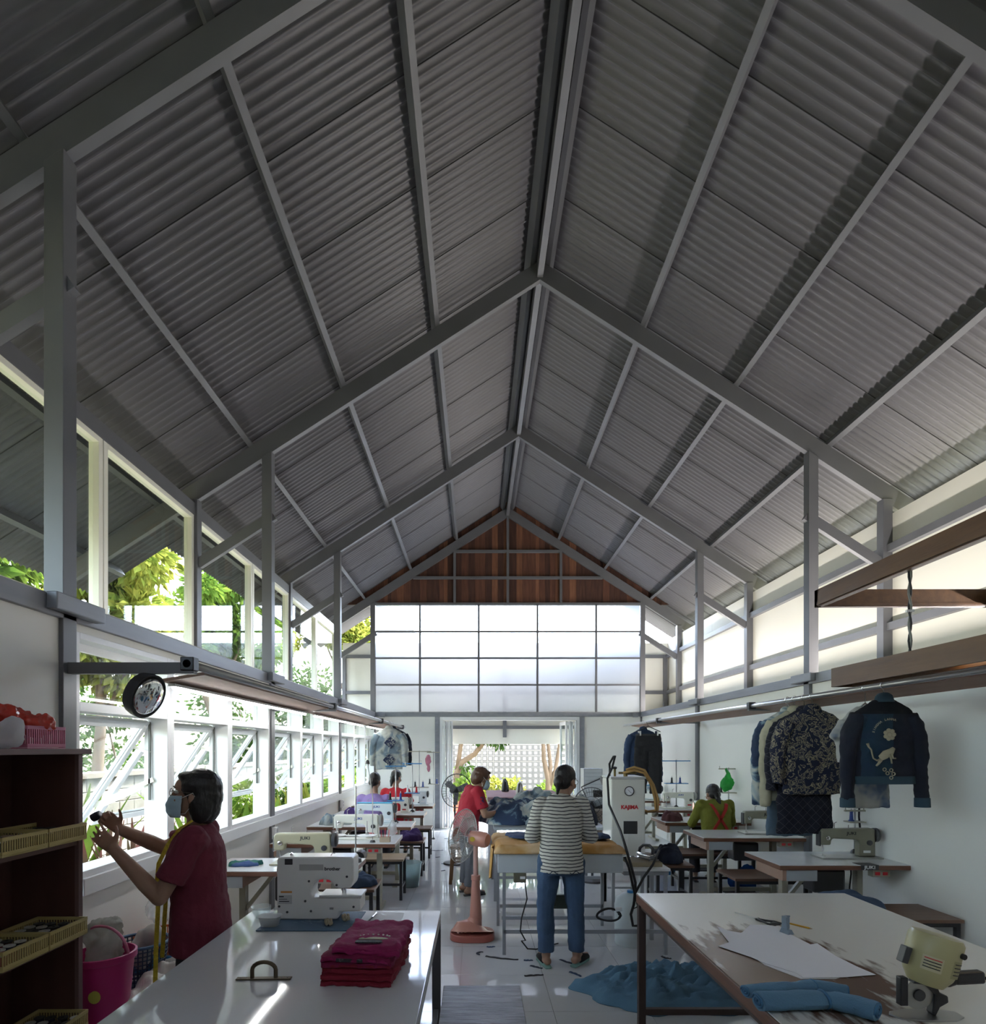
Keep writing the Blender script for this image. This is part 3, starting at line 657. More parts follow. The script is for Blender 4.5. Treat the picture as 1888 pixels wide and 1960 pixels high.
def sewing_table(label, x0, x1, yf, yb, m=None, drawer=True, switch=True, edge=EDGEB, H=.73):
    t = thing('sewing_table', label, 'sewing table', (x0, yf, 0)); W, d = x1 - x0, yb - yf; m = m or STANDC
    MB().box(0, W, 0, d, H - .004, H).build('tabletop', LAM, t)
    MB().box(-.002, W + .002, -.002, d + .002, H - .04, H - .0045).build('edge_band', edge, t, bev=.004)
    k_stand(t, 0, W, 0, d, H, m)
    if drawer:
        dr = MB().box(.03, .3, .02, d * .75, H - .13, H - .042).build('drawer', DRAWW, t, bev=.003); MB().box(.06, .3, .012, .02, H - .128, H - .044).build('drawer_front', GREYF, dr)
    if switch:
        sw_ = MB().box(W - .28, W - .14, .03, .09, H - .1, H - .042).build('switch_box', STANDC, t, bev=.004)
        MB().box(W - .26, W - .225, .022, .03, H - .085, H - .06).box(W - .2, W - .165, .022, .03, H - .085, H - .06).build('button', INKR, sw_)
    return t
def sewing_machine(label, loc, m, ink=INK, name='JUKI', s=1.0, rz=0, top=None):
    t = thing('sewing_machine', label, 'sewing machine', loc, rz, group=None); t.scale = (s, s, s)
    MB().box(-.27, .24, -.09, .09, 0, .012).build('bed', STEELB if m is JO else m, t, bev=.003)
    pts = [(-.25, .11), (-.252, .225), (-.238, .245), (.185, .25), (.2, .235), (.205, .012), (.07, .012), (.072, .12), (.062, .145), (.04, .155), (-.15, .165), (-.165, .15), (-.172, .11)]
    M = Matrix.Translation((0, .035, 0)) @ Matrix.Rotation(pi / 2, 4, 'X')
    MB().prism(pts, .075, M).build('arm', m, t, smooth=2, bev=.012, seg=3)
    MB().box(-.262, -.25, -.032, .028, .1, .225).build('face_plate', CHROME if m is not JO else DARKM, t, bev=.004)
    nb = MB().cyl((-.215, 0, .012), (-.215, 0, .12), .0035, n=8).cyl((-.215, 0, .06), (-.215, 0, .12), .007, n=8).build('needle_bar', CHROME, t, smooth=2)
    MB().box(-.222, -.208, -.03, .012, .013, .02).cyl((-.215, .008, .018), (-.215, .008, .12), .004, n=8).build('presser_foot', CHROME, t)
    MB().lathe([(.0, 0), (.045, 0), (.06, .008), (.06, .03), (.045, .04), (.02, .045), (0, .045)], 20, Matrix.Translation((.205, 0, .19)) @ Matrix.Rotation(pi / 2, 4, 'Y')).build('handwheel', DARKM if m is not JW else mat('wheel_grey', (.3, .3, .28), .4), t, smooth=2)
    MB().lathe([(0, 0), (.018, 0), (.018, .008), (.01, .012), (.008, .025), (0, .025)], 14, Matrix.Translation((-.2, -.04, .17)) @ Matrix.Rotation(pi / 2, 4, 'X')).build('tension_dial', CHROME, t, smooth=2)
    MB().lathe([(0, 0), (.022, 0), (.022, .01), (0, .012)], 14, Matrix.Translation((.15, -.04, .13)) @ Matrix.Rotation(pi / 2, 4, 'X')).build('stitch_dial', DARKM, t, smooth=2)
    MB().tube([(-.12, 0, .245), (-.12, 0, .29), (-.1, 0, .3)], .003, 6).tube([(.0, 0, .245), (0, 0, .275)], .003, 6).build('thread_guide', CHROME, t)
    if name: text('lettering', name, .034, XZ(.0, -.0412, .208), ink, t, bold=.0008, sx=1.25)
    MB().box(.1, .16, -.0415, -.0405, .045, .065).build('rating_plate', INKW if m is not JW else INKR, t)
    if top: MB().box(-.24, .19, -.036, .03, .2505, .262).build('top_cover', top, t, bev=.004)
    return t
def thread_stand(label, loc, zt, bar=BLUEP, spools=((-.07, INK), (.06, INKB)), zp=None, base=True, wid=.2):
    t = thing('thread_stand', label, 'thread stand', loc); h = zt - loc[2]; hp = (zp - loc[2]) if zp else h * .5
    MB().lathe([(0, 0), (.035, 0), (.03, .02), (.012, .035), (0, .035)], 14).build('base', DARKM, t, smooth=2)
    MB().cyl((0, 0, .03), (0, 0, h), .008, n=8).build('pole', STEELB, t, smooth=True)
    MB().box(-wid, wid, -.01, .01, h - .025, h - .01).build('cross_bar', bar, t)
    p = MB().box(-wid * .8, wid * .8, -.05, .05, hp, hp + .012).build('spool_tray', bar, t, bev=.004)
    for x, m in spools:
        q = MB().lathe([(0, 0), (.024, 0), (.024, .006), (.016, .012), (.012, .07), (.014, .085), (0, .085)], 12).build('spool', m, t, smooth=2, loc=(x, 0, hp + .012))
        MB().cyl((0, 0, .08), (0, 0, .11), .005, n=6).build('spool_pin', STEELB, q)
    MB().tube([(wid * .9, 0, h - .02), (wid * .9, 0, h + .03)], .005, 6).tube([(-wid * .9, 0, h - .02), (-wid * .9, 0, h + .02)], .005, 6).build('thread_eye', CHROME, t)
    return t
def bench(label, x0, x1, y0, y1, H=.45, top=BROWNB, leg=BLACKS, cat='bench', th=.025, name='bench'):
    t = thing(name, label, cat, (x0, y0, 0)); W, d = x1 - x0, y1 - y0
    MB().box(0, W, 0, d, H - th, H).build('seat', top, t, bev=.004)
    for x in (.015, W - .045):
        for y in (.015, d - .045): MB().box(x, x + .03, y, y + .03, 0, H - th).build('leg', leg, t)
    for y in (.015, d - .045): MB().box(.045, W - .045, y, y + .03, H - th - .03, H - th).build('apron', leg, t)
    for x in (.015, W - .045):
        MB().box(x + .005, x + .025, .045, d - .045, .12, .145).build('stretcher', leg, t)
    MB().box(.045, W - .045, d * .5 - .012, d * .5 + .012, .12, .145).build('stretcher', leg, t)
    return t
# left row
sewing_table('sewing table with tan machine nearest the maroon shirted woman', -2.06, -.93, 4.36, 4.89)
sewing_table('second sewing table along the windows with the cream machine', -2.0, -.79, 5.63, 6.22)
sewing_table('third sewing table on the left with a blue barred stand', -2.0, -.77, 6.85, 7.4, drawer=False)
sewing_table('fourth sewing table on the left in front of the lilac blouse', -2.0, -.73, 8.05, 8.6, drawer=False)
sewing_table('farthest sewing table on the left in front of the red blouse', -2.0, -.7, 9.3, 9.85, drawer=False)
sewing_machine('tan sewing machine behind the big white domestic machine', (-1.36, 4.66, .73), JT)
sewing_machine('cream sewing machine on the second window table', (-1.2, 5.95, .73), JW, INKB)
sewing_machine('white sewing machine with blue top below the lilac blouse', (-1.22, 7.15, .73), JB, INKB, top=mat('sky_cover', (.08, .45, .75), .4))
sewing_machine('sewing machine in front of the seated lilac bloused woman', (-1.15, 8.35, .73), JW, INKB, s=.9)
sewing_machine('sewing machine in front of the seated red bloused woman', (-1.0, 9.6, .73), JB, INKB, s=.9)
thread_stand('thread stand with blue bars beside the lilac blouse', (-1.0, 7.22, .73), 1.45, zp=1.0, wid=.13)
thread_stand('second blue thread stand right of the first on the left row', (-.93, 8.45, .73), 1.45, zp=1.0, wid=.14, spools=((-.07, INKW), (.06, INKR)))
thread_stand('tall thread stand with a pink cloth near the end wall', (-.95, 9.7, .73), 1.62, STANDC, zp=1.0, wid=.2)
thread_stand('slim thread stand behind the far left machines', (-.78, 10.6, .0), 1.6, STANDC, zp=1.0, wid=.12)
t = thing('spool_stand', 'slim stand with two spool discs behind the tan machine', 'spool stand', (-.98, 4.72, .73))
MB().lathe([(0, 0), (.05, 0), (.045, .03), (.02, .045), (.0, .05)], 16).build('base', mat('lead_grey', (.2, .2, .21), .5), t, smooth=2); MB().cyl((0, 0, .04), (0, 0, .62), .006, n=8).build('pole', STEELB, t)
for x in (-.16, .09):
    dd = MB().lathe([(0, 0), (.075, 0), (.078, .006), (0, .008)], 20).build('disc', FRAMEW, t, loc=(x, .02, .21), smooth=2); MB().cyl((0, 0, .0), (0, 0, .12), .005, n=6).lathe([(0, .0), (.015, 0), (.015, .03), (0, .03)], 12).build('spool_pin', CHROME, dd)
MB().bar((-.16, .02, .205), (.09, .02, .205), .012, .006).build('cross_bar', STEELB, t)
t = thing('task_lamp', 'thin metal stalk lamp rising over the second window table', 'lamp', (-1.02, 5.72, .73))
MB().lathe([(0, 0), (.03, 0), (.02, .02), (0, .02)], 12).build('base', DARKM, t); MB().tube([(0, 0, .02), (0, 0, .45), (-.05, 0, .78)], .005, 6).build('stalk', STEELB, t)
MB().lathe([(.004, .03), (.016, .02), (.022, -.01), (.0, -.01)], 12, Matrix.Translation((-.05, 0, .78))).build('lamp_shade', DARKM, t)
bench('bench with dark seat behind the big white machine', -1.7, -.87, 4.95, 5.36)
bench('stool with pale wooden seat before the third left table', -1.25, -.79, 6.3, 6.68, top=PALEB, cat='stool', name='stool')
bench('bench on which the lilac bloused woman sits', -1.75, -.68, 7.5, 7.9)
bench('bench on which the red bloused woman sits', -1.6, -.68, 8.72, 9.1)
# right row
sewing_table('sewing table nearest the white cutting table on the right', 2.4, 3.43, 4.59, 5.2)
sewing_table('second sewing table on the right with the olive machine', 2.35, 3.43, 6.0, 6.6)
sewing_table('sewing table where the green sweatered woman works', 2.36, 3.43, 7.25, 7.85)
sewing_table('sewing table with cream machine behind the boiler', 2.36, 3.43, 8.7, 9.25, drawer=False)
sewing_table('farthest right sewing table close to the end wall', 2.3, 3.43, 10.3, 10.85, drawer=False)
sewing_machine('olive sewing machine below the denim jacket', (3.15, 4.92, .73), JO)
sewing_machine('olive sewing machine half hidden by the patterned jacket', (3.15, 6.32, .73), JO)
sewing_machine('cream sewing machine worked by the green sweatered woman', (3.08, 7.55, .73), JW, s=1.0)
sewing_machine('cream sewing machine left of the green sweater', (3.15, 8.98, .73), JW, INKB)
sewing_machine('white sewing machine with blue top far behind the boiler', (3.15, 10.6, .73), JB, INKB, top=MATS['sky_cover'])
thread_stand('blue and tan thread stand left of the grey wall post', (3.13, 9.1, .73), 1.476, zp=1.1, wid=.22)
thread_stand('thread stand holding the green plastic bag', (3.35, 7.72, .73), 1.40, STANDC, zp=1.06, wid=.13, spools=((-.1, INK),))
thread_stand('thread stand beside the patterned jacket', (3.30, 6.5, .73), 1.42, STANDC, zp=1.0, wid=.12)
thread_stand('small thread stand below the denim jacket', (3.34, 5.13, .73), 1.12, STANDC, zp=1.0, wid=.09, spools=((-.03, INKB),))
bench('brown bench by the right wall behind the cutting table', 2.3, 3.42, 4.07, 4.5)
bench('brown bench in front of the second right sewing table', 2.39, 3.3, 5.36, 5.8)
bench('black bench on which the green sweatered woman sits', 2.33, 3.2, 6.62, 7.03)
# glossy cutting table at the left
t = thing('cutting_table', 'glossy white topped cutting table on the left', 'table', (-1.23, .8, 0))
MB().box(0, 1.035, 0, 2.4, .745, .76).build('tabletop', GLOSSW, t, bev=.002); MB().box(.0, 1.035, 0, 2.4, .70, .7445).build('edge_band', mat('pale_edge', (.45, .45, .46), .35), t)
for x in (.0, .99):
    for y in (.02, 2.355): MB().box(x, x + .045, y, y + .045, 0, .70).build('leg', mat('dark_leg', (.10, .10, .11), .4), t)
MB().box(.01, .035, .06, 2.35, .2, .24).build('stretcher', MATS['dark_leg'], t); MB().box(1.0, 1.025, .06, 2.35, .2, .24).build('stretcher', MATS['dark_leg'], t)
# worn cutting table at the right
def worn_mat():
    m = mat('worn_laminate', (.78, .77, .71), .24, spec=.7); tt = m.node_tree; b = tt.nodes['Principled BSDF']; N = tt.nodes.new; Lk = tt.links.new
    tc = N('ShaderNodeTexCoord'); mp = N('ShaderNodeMapping'); mp.vector_type = 'TEXTURE'; mp.inputs['Location'].default_value = (.24, 1.36, .8); mp.inputs['Scale'].default_value = (.42, .60, 1)
    Lk(tc.outputs['Object'], mp.inputs['Vector']); le = N('ShaderNodeVectorMath'); le.operation = 'LENGTH'
    n1 = N('ShaderNodeTexNoise'); n1.inputs['Scale'].default_value = 9; n1.inputs['Detail'].default_value = 7; m2 = N('ShaderNodeMapping'); m2.inputs['Scale'].default_value = (2.2, .6, 1); m2.inputs['Rotation'].default_value = (0, 0, radians(50))
    Lk(tc.outputs['Object'], m2.inputs['Vector']); Lk(m2.outputs[0], n1.inputs['Vector'])
    ad = N('ShaderNodeMath'); ad.operation = 'MULTIPLY_ADD'; ad.inputs[1].default_value = 1.5
    Lk(n1.outputs['Fac'], ad.inputs[0]); Lk(mp.outputs[0], le.inputs[0]); Lk(le.outputs['Value'], ad.inputs[2])
    r = N('ShaderNodeValToRGB'); e = r.color_ramp.elements; e[0].position = 1.40 / 3; e[1].position = 1.62 / 3; e[0].color = (.16, .10, .075, 1); e[1].color = (.78, .77, .71, 1)
    dv = N('ShaderNodeMath'); dv.operation = 'DIVIDE'; dv.inputs[1].default_value = 3; Lk(ad.outputs[0], dv.inputs[0]); Lk(dv.outputs[0], r.inputs[0]); Lk(r.outputs[0], b.inputs['Base Color'])
    return m
t = thing('cutting_table', 'white cutting table with brown worn patches on the right', 'table', (.945, .9, 0))
MB().box(0, 1.22, 0, 2.52, .795, .80).build('tabletop', worn_mat(), t)
MB().box(-.004, 1.224, -.004, 2.524, .745, .7945).build('edge_band', EDGEB, t, bev=.003)
LEGB = mat('brown_leg', (.06, .035, .03), .45)
for x in (.0, 1.17):
    for y in (.01, 2.475): MB().box(x, x + .04, y, y + .04, 0, .745).build('leg', LEGB, t)
for y in (.02, 2.48): MB().box(.04, 1.17, y, y + .03, .10, .135).build('stretcher', LEGB, t)
for x in (.01, 1.18): MB().box(x, x + .025, .05, 2.475, .72, .744).build('apron', LEGB, t)
# low board stool in the foreground
t = thing('low_stool', 'low stool with scuffed grey plywood top between the cutting tables', 'stool', (-.165, 2.25, 0))
MB().box(0, .385, 0, .70, .43, .45).build('seat', mat('scuffed_ply', (.34, .33, .36), .38, n=(6, .32, .62), col2=(.10, .09, .095), stretch=(.7, 5, 1), bump=(30, .3), detail=8), t, bev=.003)
for x in (.02, .335):
    for y in (.03, .64): MB().box(x, x + .03, y, y + .03, 0, .43).build('leg', MATS['dark_leg'], t)
MB().box(.05, .335, .64, .665, .1, .125).build('stretcher', MATS['dark_leg'], t); MB().box(.05, .335, .035, .06, .1, .125).build('stretcher', MATS['dark_leg'], t)
# ironing station
GT = mat('ironing_grey', (.30, .31, .33), .45); PALEBX = mat('pale_box', (.55, .58, .60), .45)
t = thing('ironing_table', 'grey steel ironing table with a pale box under a tan pad', 'ironing table', (.19, 4.65, 0))
for x, y in ((.02, 0), (1.315, 0), (.0, .76), (.97, .76)): MB().box(x, x + .026, y, y + .026, 0, .66).build('leg', GT, t)
for y, x1 in ((.0, 1.33), (.38, .99), (.76, .99)): MB().box(.03, x1, y, y + .024, .17, .2).build('shelf_bar', GT, t)
MB().box(-.02, .985, .0, .79, .655, .81).build('vacuum_box', PALEBX, t, bev=.006)
sb = MB().box(.99, 1.37, .02, .42, .665, .685).build('side_shelf', FRAMEW, t); MB().box(1.31, 1.34, .36, .39, 0, .665).box(1.0, 1.36, .03, .41, .63, .664).build('shelf_frame', GT, sb)
sw_ = MB().box(.11, .21, -.01, .05, .58, .655).build('switch_box', mat('switch_olive', (.12, .11, .07), .5), t, bev=.004); MB().box(.16, .2, -.013, -.01, .61, .63).build('button', INKW, sw_)
MB().tube([(.2, 0, .58), (.215, -.01, .45), (.17, -.02, .3), (.16, -.03, .2), (.2, -.04, .13), (.17, -.02, .12), (.22, .0, .05), (.3, .1, .012), (.5, .25, .01)], .006, 6).build('power_cord', BLACK, t, smooth=True)
MB().box(.36, .46, .1, .3, .36, .60).box(.37, .6, .32, .36, .28, .40).build('motor', mat('motor_green', (.05, .07, .06), .5), t, bev=.006)
TANP = mat('tan_velvet', (.52, .28, .08), .9, n=(2.2, .44, .56), col2=(.70, .50, .30), bump=(35, .5))
def padf(u, v):
    x = -.05 + 1.06 * u; y = -.03 + .85 * v; e = min(u, 1 - u, v * .8, (1 - v) * .8)
    z = .875 - .05 * max(0, 1 - e / .07) ** 2 + .012 * fbm((x, y, 1), 4) + .006 * fbm((x, y, 3), 14)
    return V((x, y, z))
pad = MB().slab(padf, 50, 40, lambda u, v: padf(u, v).z - .812).build('ironing_pad', TANP, None, smooth=True, loc=(.19, 4.65, 0))
tag(pad, 'worn tan velvet pad draped over the ironing table', 'pad')
def flap(u, v): return V((-.055 - .012 * sin(9 * u) - .02 * v, .02 + .3 * u * (1 - .4 * v), .85 - .23 * v - .05 * u * v))
MB().slab(flap, 8, 8, .004).build('hanging_flap', TANP, pad, smooth=True)
# table of dyed cloth behind
t = thing('work_table', 'grey steel work table piled with tie dyed cloth', 'table', (.19, 6.28, 0))
MB().box(0, 1.22, 0, 1.1, .77, .80).build('tabletop', mat('grey_top', (.36, .38, .40), .4), t, bev=.003)
for x in (0, 1.18):
    for y in (0, 1.06): MB().box(x, x + .035, y, y + .035, 0, .77).build('leg', GT, t)
for y in (0, 1.06): MB().box(.03, 1.18, y + .005, y + .03, .24, .27).build('stretcher', GT, t)
MB().bar((1.0, .02, .75), (1.19, .02, .58), .03, .03).build('brace', GT, t)
# pink covered pressing table near the doors
t = thing('pressing_table', 'pressing table with faded pink cover before the open doors', 'table', (.17, 8.6, 0))
MB().slab(lambda u, v: V((1.15 * u, 1.5 * v, .93 + .006 * fbm((u * 3, v * 3, 2), 2))), 14, 14, .05).build('cover', mat('faded_pink', (.42, .27, .30), .85, n=(4, .3, .7), col2=(.36, .22, .26)), t, smooth=2)
MB().box(.01, 1.14, .01, 1.49, .78, .88).build('top_frame', DARKM, t)
for x in (.03, 1.08):
    for y in (.03, 1.43): MB().box(x, x + .04, y, y + .04, 0, .78).build('leg', GT, t)
t = thing('side_desk', 'pale side desk with papers and lamp right of the doors', 'desk', (1.55, 7.9, 0))
MB().box(0, .75, 0, 2.4, .80, .83).build('tabletop', mat('desk_top', (.55, .50, .42), .4), t, bev=.003)
for x in (.03, .68):
    for y in (.03, 2.33): MB().box(x, x + .04, y, y + .04, 0, .80).build('leg', GT, t)
MB().box(.03, .72, .05, .07, .5, .80).build('front_panel', mat('desk_panel', (.40, .34, .28), .5), t)
# ---------------------------------------------------------------- people
SKIN = mat('skin', (0.36, 0.21, 0.14), 0.55, n=(10, .35, .7), col2=(0.31, .175, .115)); SKIN.node_tree.nodes['Principled BSDF'].inputs['Subsurface Weight'].default_value = 0.08
HAIR = mat('black_hair', (0.012, 0.010, 0.010), 0.42, bump=(60, .35), stretch=(3, 3, .4)); HAIRB = mat('brown_hair', (0.075, 0.032, 0.016), 0.42, bump=(60, .35), stretch=(3, 3, .4))
JEAN = mat('blue_denim', (0.055, 0.105, 0.19), 0.85, n=(7, .3, .7), col2=(0.04, .075, .14), bump=(90, .3))
DARKT = mat('dark_trousers', (0.03, 0.03, 0.04), 0.85); GREYT = mat('grey_trousers', (.15, .16, .18), .85)
MASKM = mat('mask_blue', (0.38, 0.52, 0.60), 0.7, bump=(30, .1)); MASKM.node_tree.nodes['Principled BSDF'].inputs['Base Color'].default_value = (.38, .52, .60, 1)
EYEW = mat('eye_white', (.8, .78, .75), .2)
def capsule(m, a, b, r0, r1, n=12):
    a, b = V(a), V(b); d = (b - a); L = d.length; d = d / L if L > 1e-6 else V((0, 0, 1))
    m.tube([a - d * r0 * .97, a - d * r0 * .75, a - d * r0 * .4, a, b, b + d * r1 * .4, b + d * r1 * .75, b + d * r1 * .97], [r0 * .2, r0 * .66, r0 * .92, r0, r1, r1 * .92, r1 * .66, r1 * .2], n)
def limb(m, pts, rs, n=12):
    for i in range(len(pts) - 1): capsule(m, pts[i], pts[i + 1], rs[i], rs[i + 1], n)
def hand(m, wrist, f, pn, side, curl, s=1.0, thumb=0.6):
    """f: direction of the fingers, pn: palm normal, side: +1/-1 where the thumb leaves; curl: bend per joint"""
    f = V(f).normalized(); pn = V(pn); pn = (pn - f * pn.dot(f)).normalized(); lat = f.cross(pn) * side; w_ = V(wrist)
    for k, o in enumerate((.030, .011, -.009, -.027)): capsule(m, w_ + lat * o * .55 * s + f * .005, w_ + f * (.078 - .004 * abs(k - 1)) * s + lat * o * s, .0145 * s, .0115 * s, 8)
    Ls = ((.040, .024, .019), (.045, .028, .020), (.041, .026, .019), (.032, .020, .017))
    for k, o in enumerate((.031, .011, -.010, -.029)):
        p = w_ + f * (.080 - .004 * abs(k - 1)) * s + lat * o * s; a = curl * .8 + .05 * k; d0 = f + lat * (.07 * (1.5 - k) * (1 - min(curl, 1)))
        for j, L in enumerate(Ls[k]):
            d = (d0.normalized() * cos(a) + pn * sin(a)); q = p + d * L * s
            capsule(m, p, q, (.0088 - .0007 * j) * s, (.0081 - .0007 * j) * s, 8); p = q; a += curl
    p = w_ + f * .018 * s + lat * .022 * s; d = (f * .6 + lat * .75 + pn * .35 * thumb).normalized()
    for L, r in ((.038, .0125), (.030, .0100), (.024, .0085)):
        q = p + d * L * s; capsule(m, p, q, r * s, r * .9 * s, 8); p = q; d = (d + f * .45 + pn * .25 * thumb).normalized()
def headshape(m, c, R, s=1.0):
    T = lambda p: V(c) + R @ (V(p) * s)
    m.ell(T((0, -.012, .022)), (.073 * s, .092 * s, .092 * s), R); m.ell(T((0, .022, -.045)), (.057 * s, .066 * s, .072 * s), R)
    m.ell(T((0, .062, -.092)), (.024 * s, .022 * s, .020 * s), R); m.ell(T((0, .055, .035)), (.052 * s, .035 * s, .04 * s), R)
    capsule(m, T((0, .083, .012)), T((0, .101, -.022)), .008 * s, .012 * s, 8)
    for sx in (-1, 1):
        capsule(m, T((0, .092, -.027)), T((sx * .012, .088, -.028)), .008 * s, .007 * s, 8)
        m.ell(T((sx * .074, -.008, -.02)), (.011 * s, .02 * s, .031 * s), R); m.ell(T((sx * .036, .066, -.03)), (.026 * s, .022 * s, .024 * s), R)
        capsule(m, T((sx * .018, .084, .030)), T((sx * .045, .074, .030)), .008 * s, .006 * s, 6)
    capsule(m, T((-.018, .083, -.058)), T((.018, .083, -.058)), .009 * s, .009 * s, 8); capsule(m, T((-.015, .081, -.067)), T((.015, .081, -.067)), .009 * s, .009 * s, 8)
def face(root, c, R, s=1.0):
    T = lambda p: V(c) + R @ (V(p) * s)
    for sx in (-1, 1):
        e = MB().ell((0, 0, 0), (.0125, .0125, .0105), None, 10, 7).build('eye', EYEW, root, smooth=True, loc=T((sx * .031, .074, .008)))
        MB().ell(R @ V((0, .0085, 0)), (.0062, .0062, .0062), None, 8, 6).build('iris', INK, e, smooth=True)
        MB().tube([T((sx * .014, .087, .028)), T((sx * .032, .089, .034)), T((sx * .05, .077, .028))], [.003, .0035, .002], 6).build('eyebrow', HAIR, root, smooth=True)
    MB().tube([T((-.022, .084, -.062)), T((0, .094, -.061)), T((.022, .084, -.062))], [.002, .004, .002], 6).build('mouth', mat('lips', (.30, .11, .09), .5), root, smooth=True)
def face_mask(root, c, R, s=1.0):
    T = lambda p: V(c) + R @ (V(p) * s)
    def fn(u, v):
        a = (u - .5) * 2.5; r = .089 + .022 * (1 - abs(2 * v - 1) ** 2.2) * (cos(a) ** 2) + .004 * sin(v * 18) * .4; z = -.005 - .105 * v
        return T((r * sin(a) * .80, .012 + r * cos(a) * 1.02, z - .006 * cos(a)))
    m = MB().grid(fn, 20, 12); o = m.build('face_mask', MASKM, root, smooth=True); sd = o.modifiers.new('thick', 'SOLIDIFY'); sd.thickness = .003
    for sx in (-1, 1): MB().tube([T((sx * .069, .045, -.02)), T((sx * .082, -.01, .01)), T((sx * .08, -.028, -.02)), T((sx * .072, .02, -.09)), T((sx * .066, .045, -.095))], .0016, 5).build('ear_loop', FRAMEW, o)
def glasses(root, c, R, s=1.0):
    T = lambda p: V(c) + R @ (V(p) * s); g = MB()
    for sx in (-1, 1):
        g.tube([T((sx * .033 + .023 * cos(k * pi / 8), .098, .006 + .018 * sin(k * pi / 8))) for k in range(16)], .0016, 5, closed=True)
        g.tube([T((sx * .056, .097, .012)), T((sx * .076, .05, .012)), T((sx * .08, -.005, .008)), T((sx * .078, -.02, -.006))], .0016, 5)
    g.tube([T((-.01, .099, .01)), T((0, .103, .012)), T((.01, .099, .01))], .0016, 5)
    g.build('glasses', mat('thin_metal', (.25, .23, .2), .25, .8), root)
def rot(yaw=0, pitch=0, roll=0): return (Matrix.Rotation(radians(yaw), 3, 'Z') @ Matrix.Rotation(radians(pitch), 3, 'X') @ Matrix.Rotation(radians(roll), 3, 'Y'))
def torso(m, J, g=0.0, w_=1.0, lo=True):
    P, C_, N = V(J['pelvis']), V(J['chest']), V(J['neck'])
    sd = V(J.get('side', (1, 0, 0)))
    m.loft([(P + V((0, 0, -.10)), .14 * w_ + g, .10 + g, .9), (P, .165 * w_ + g, .115 + g, .9), (P.lerp(C_, .35), .15 * w_ + g, .105 + g, .9), (P.lerp(C_, .7), .152 * w_ + g, .11 + g, .85), (C_, .160 * w_ + g, .115 + g, .85), (C_.lerp(N, .5), .150 * w_ + g, .092 + g, .9), (C_.lerp(N, .85), .095 * w_ + g, .065 + g, 1), (N, .056 + g * .3, .055 + g * .3, 1)], 24, sd)
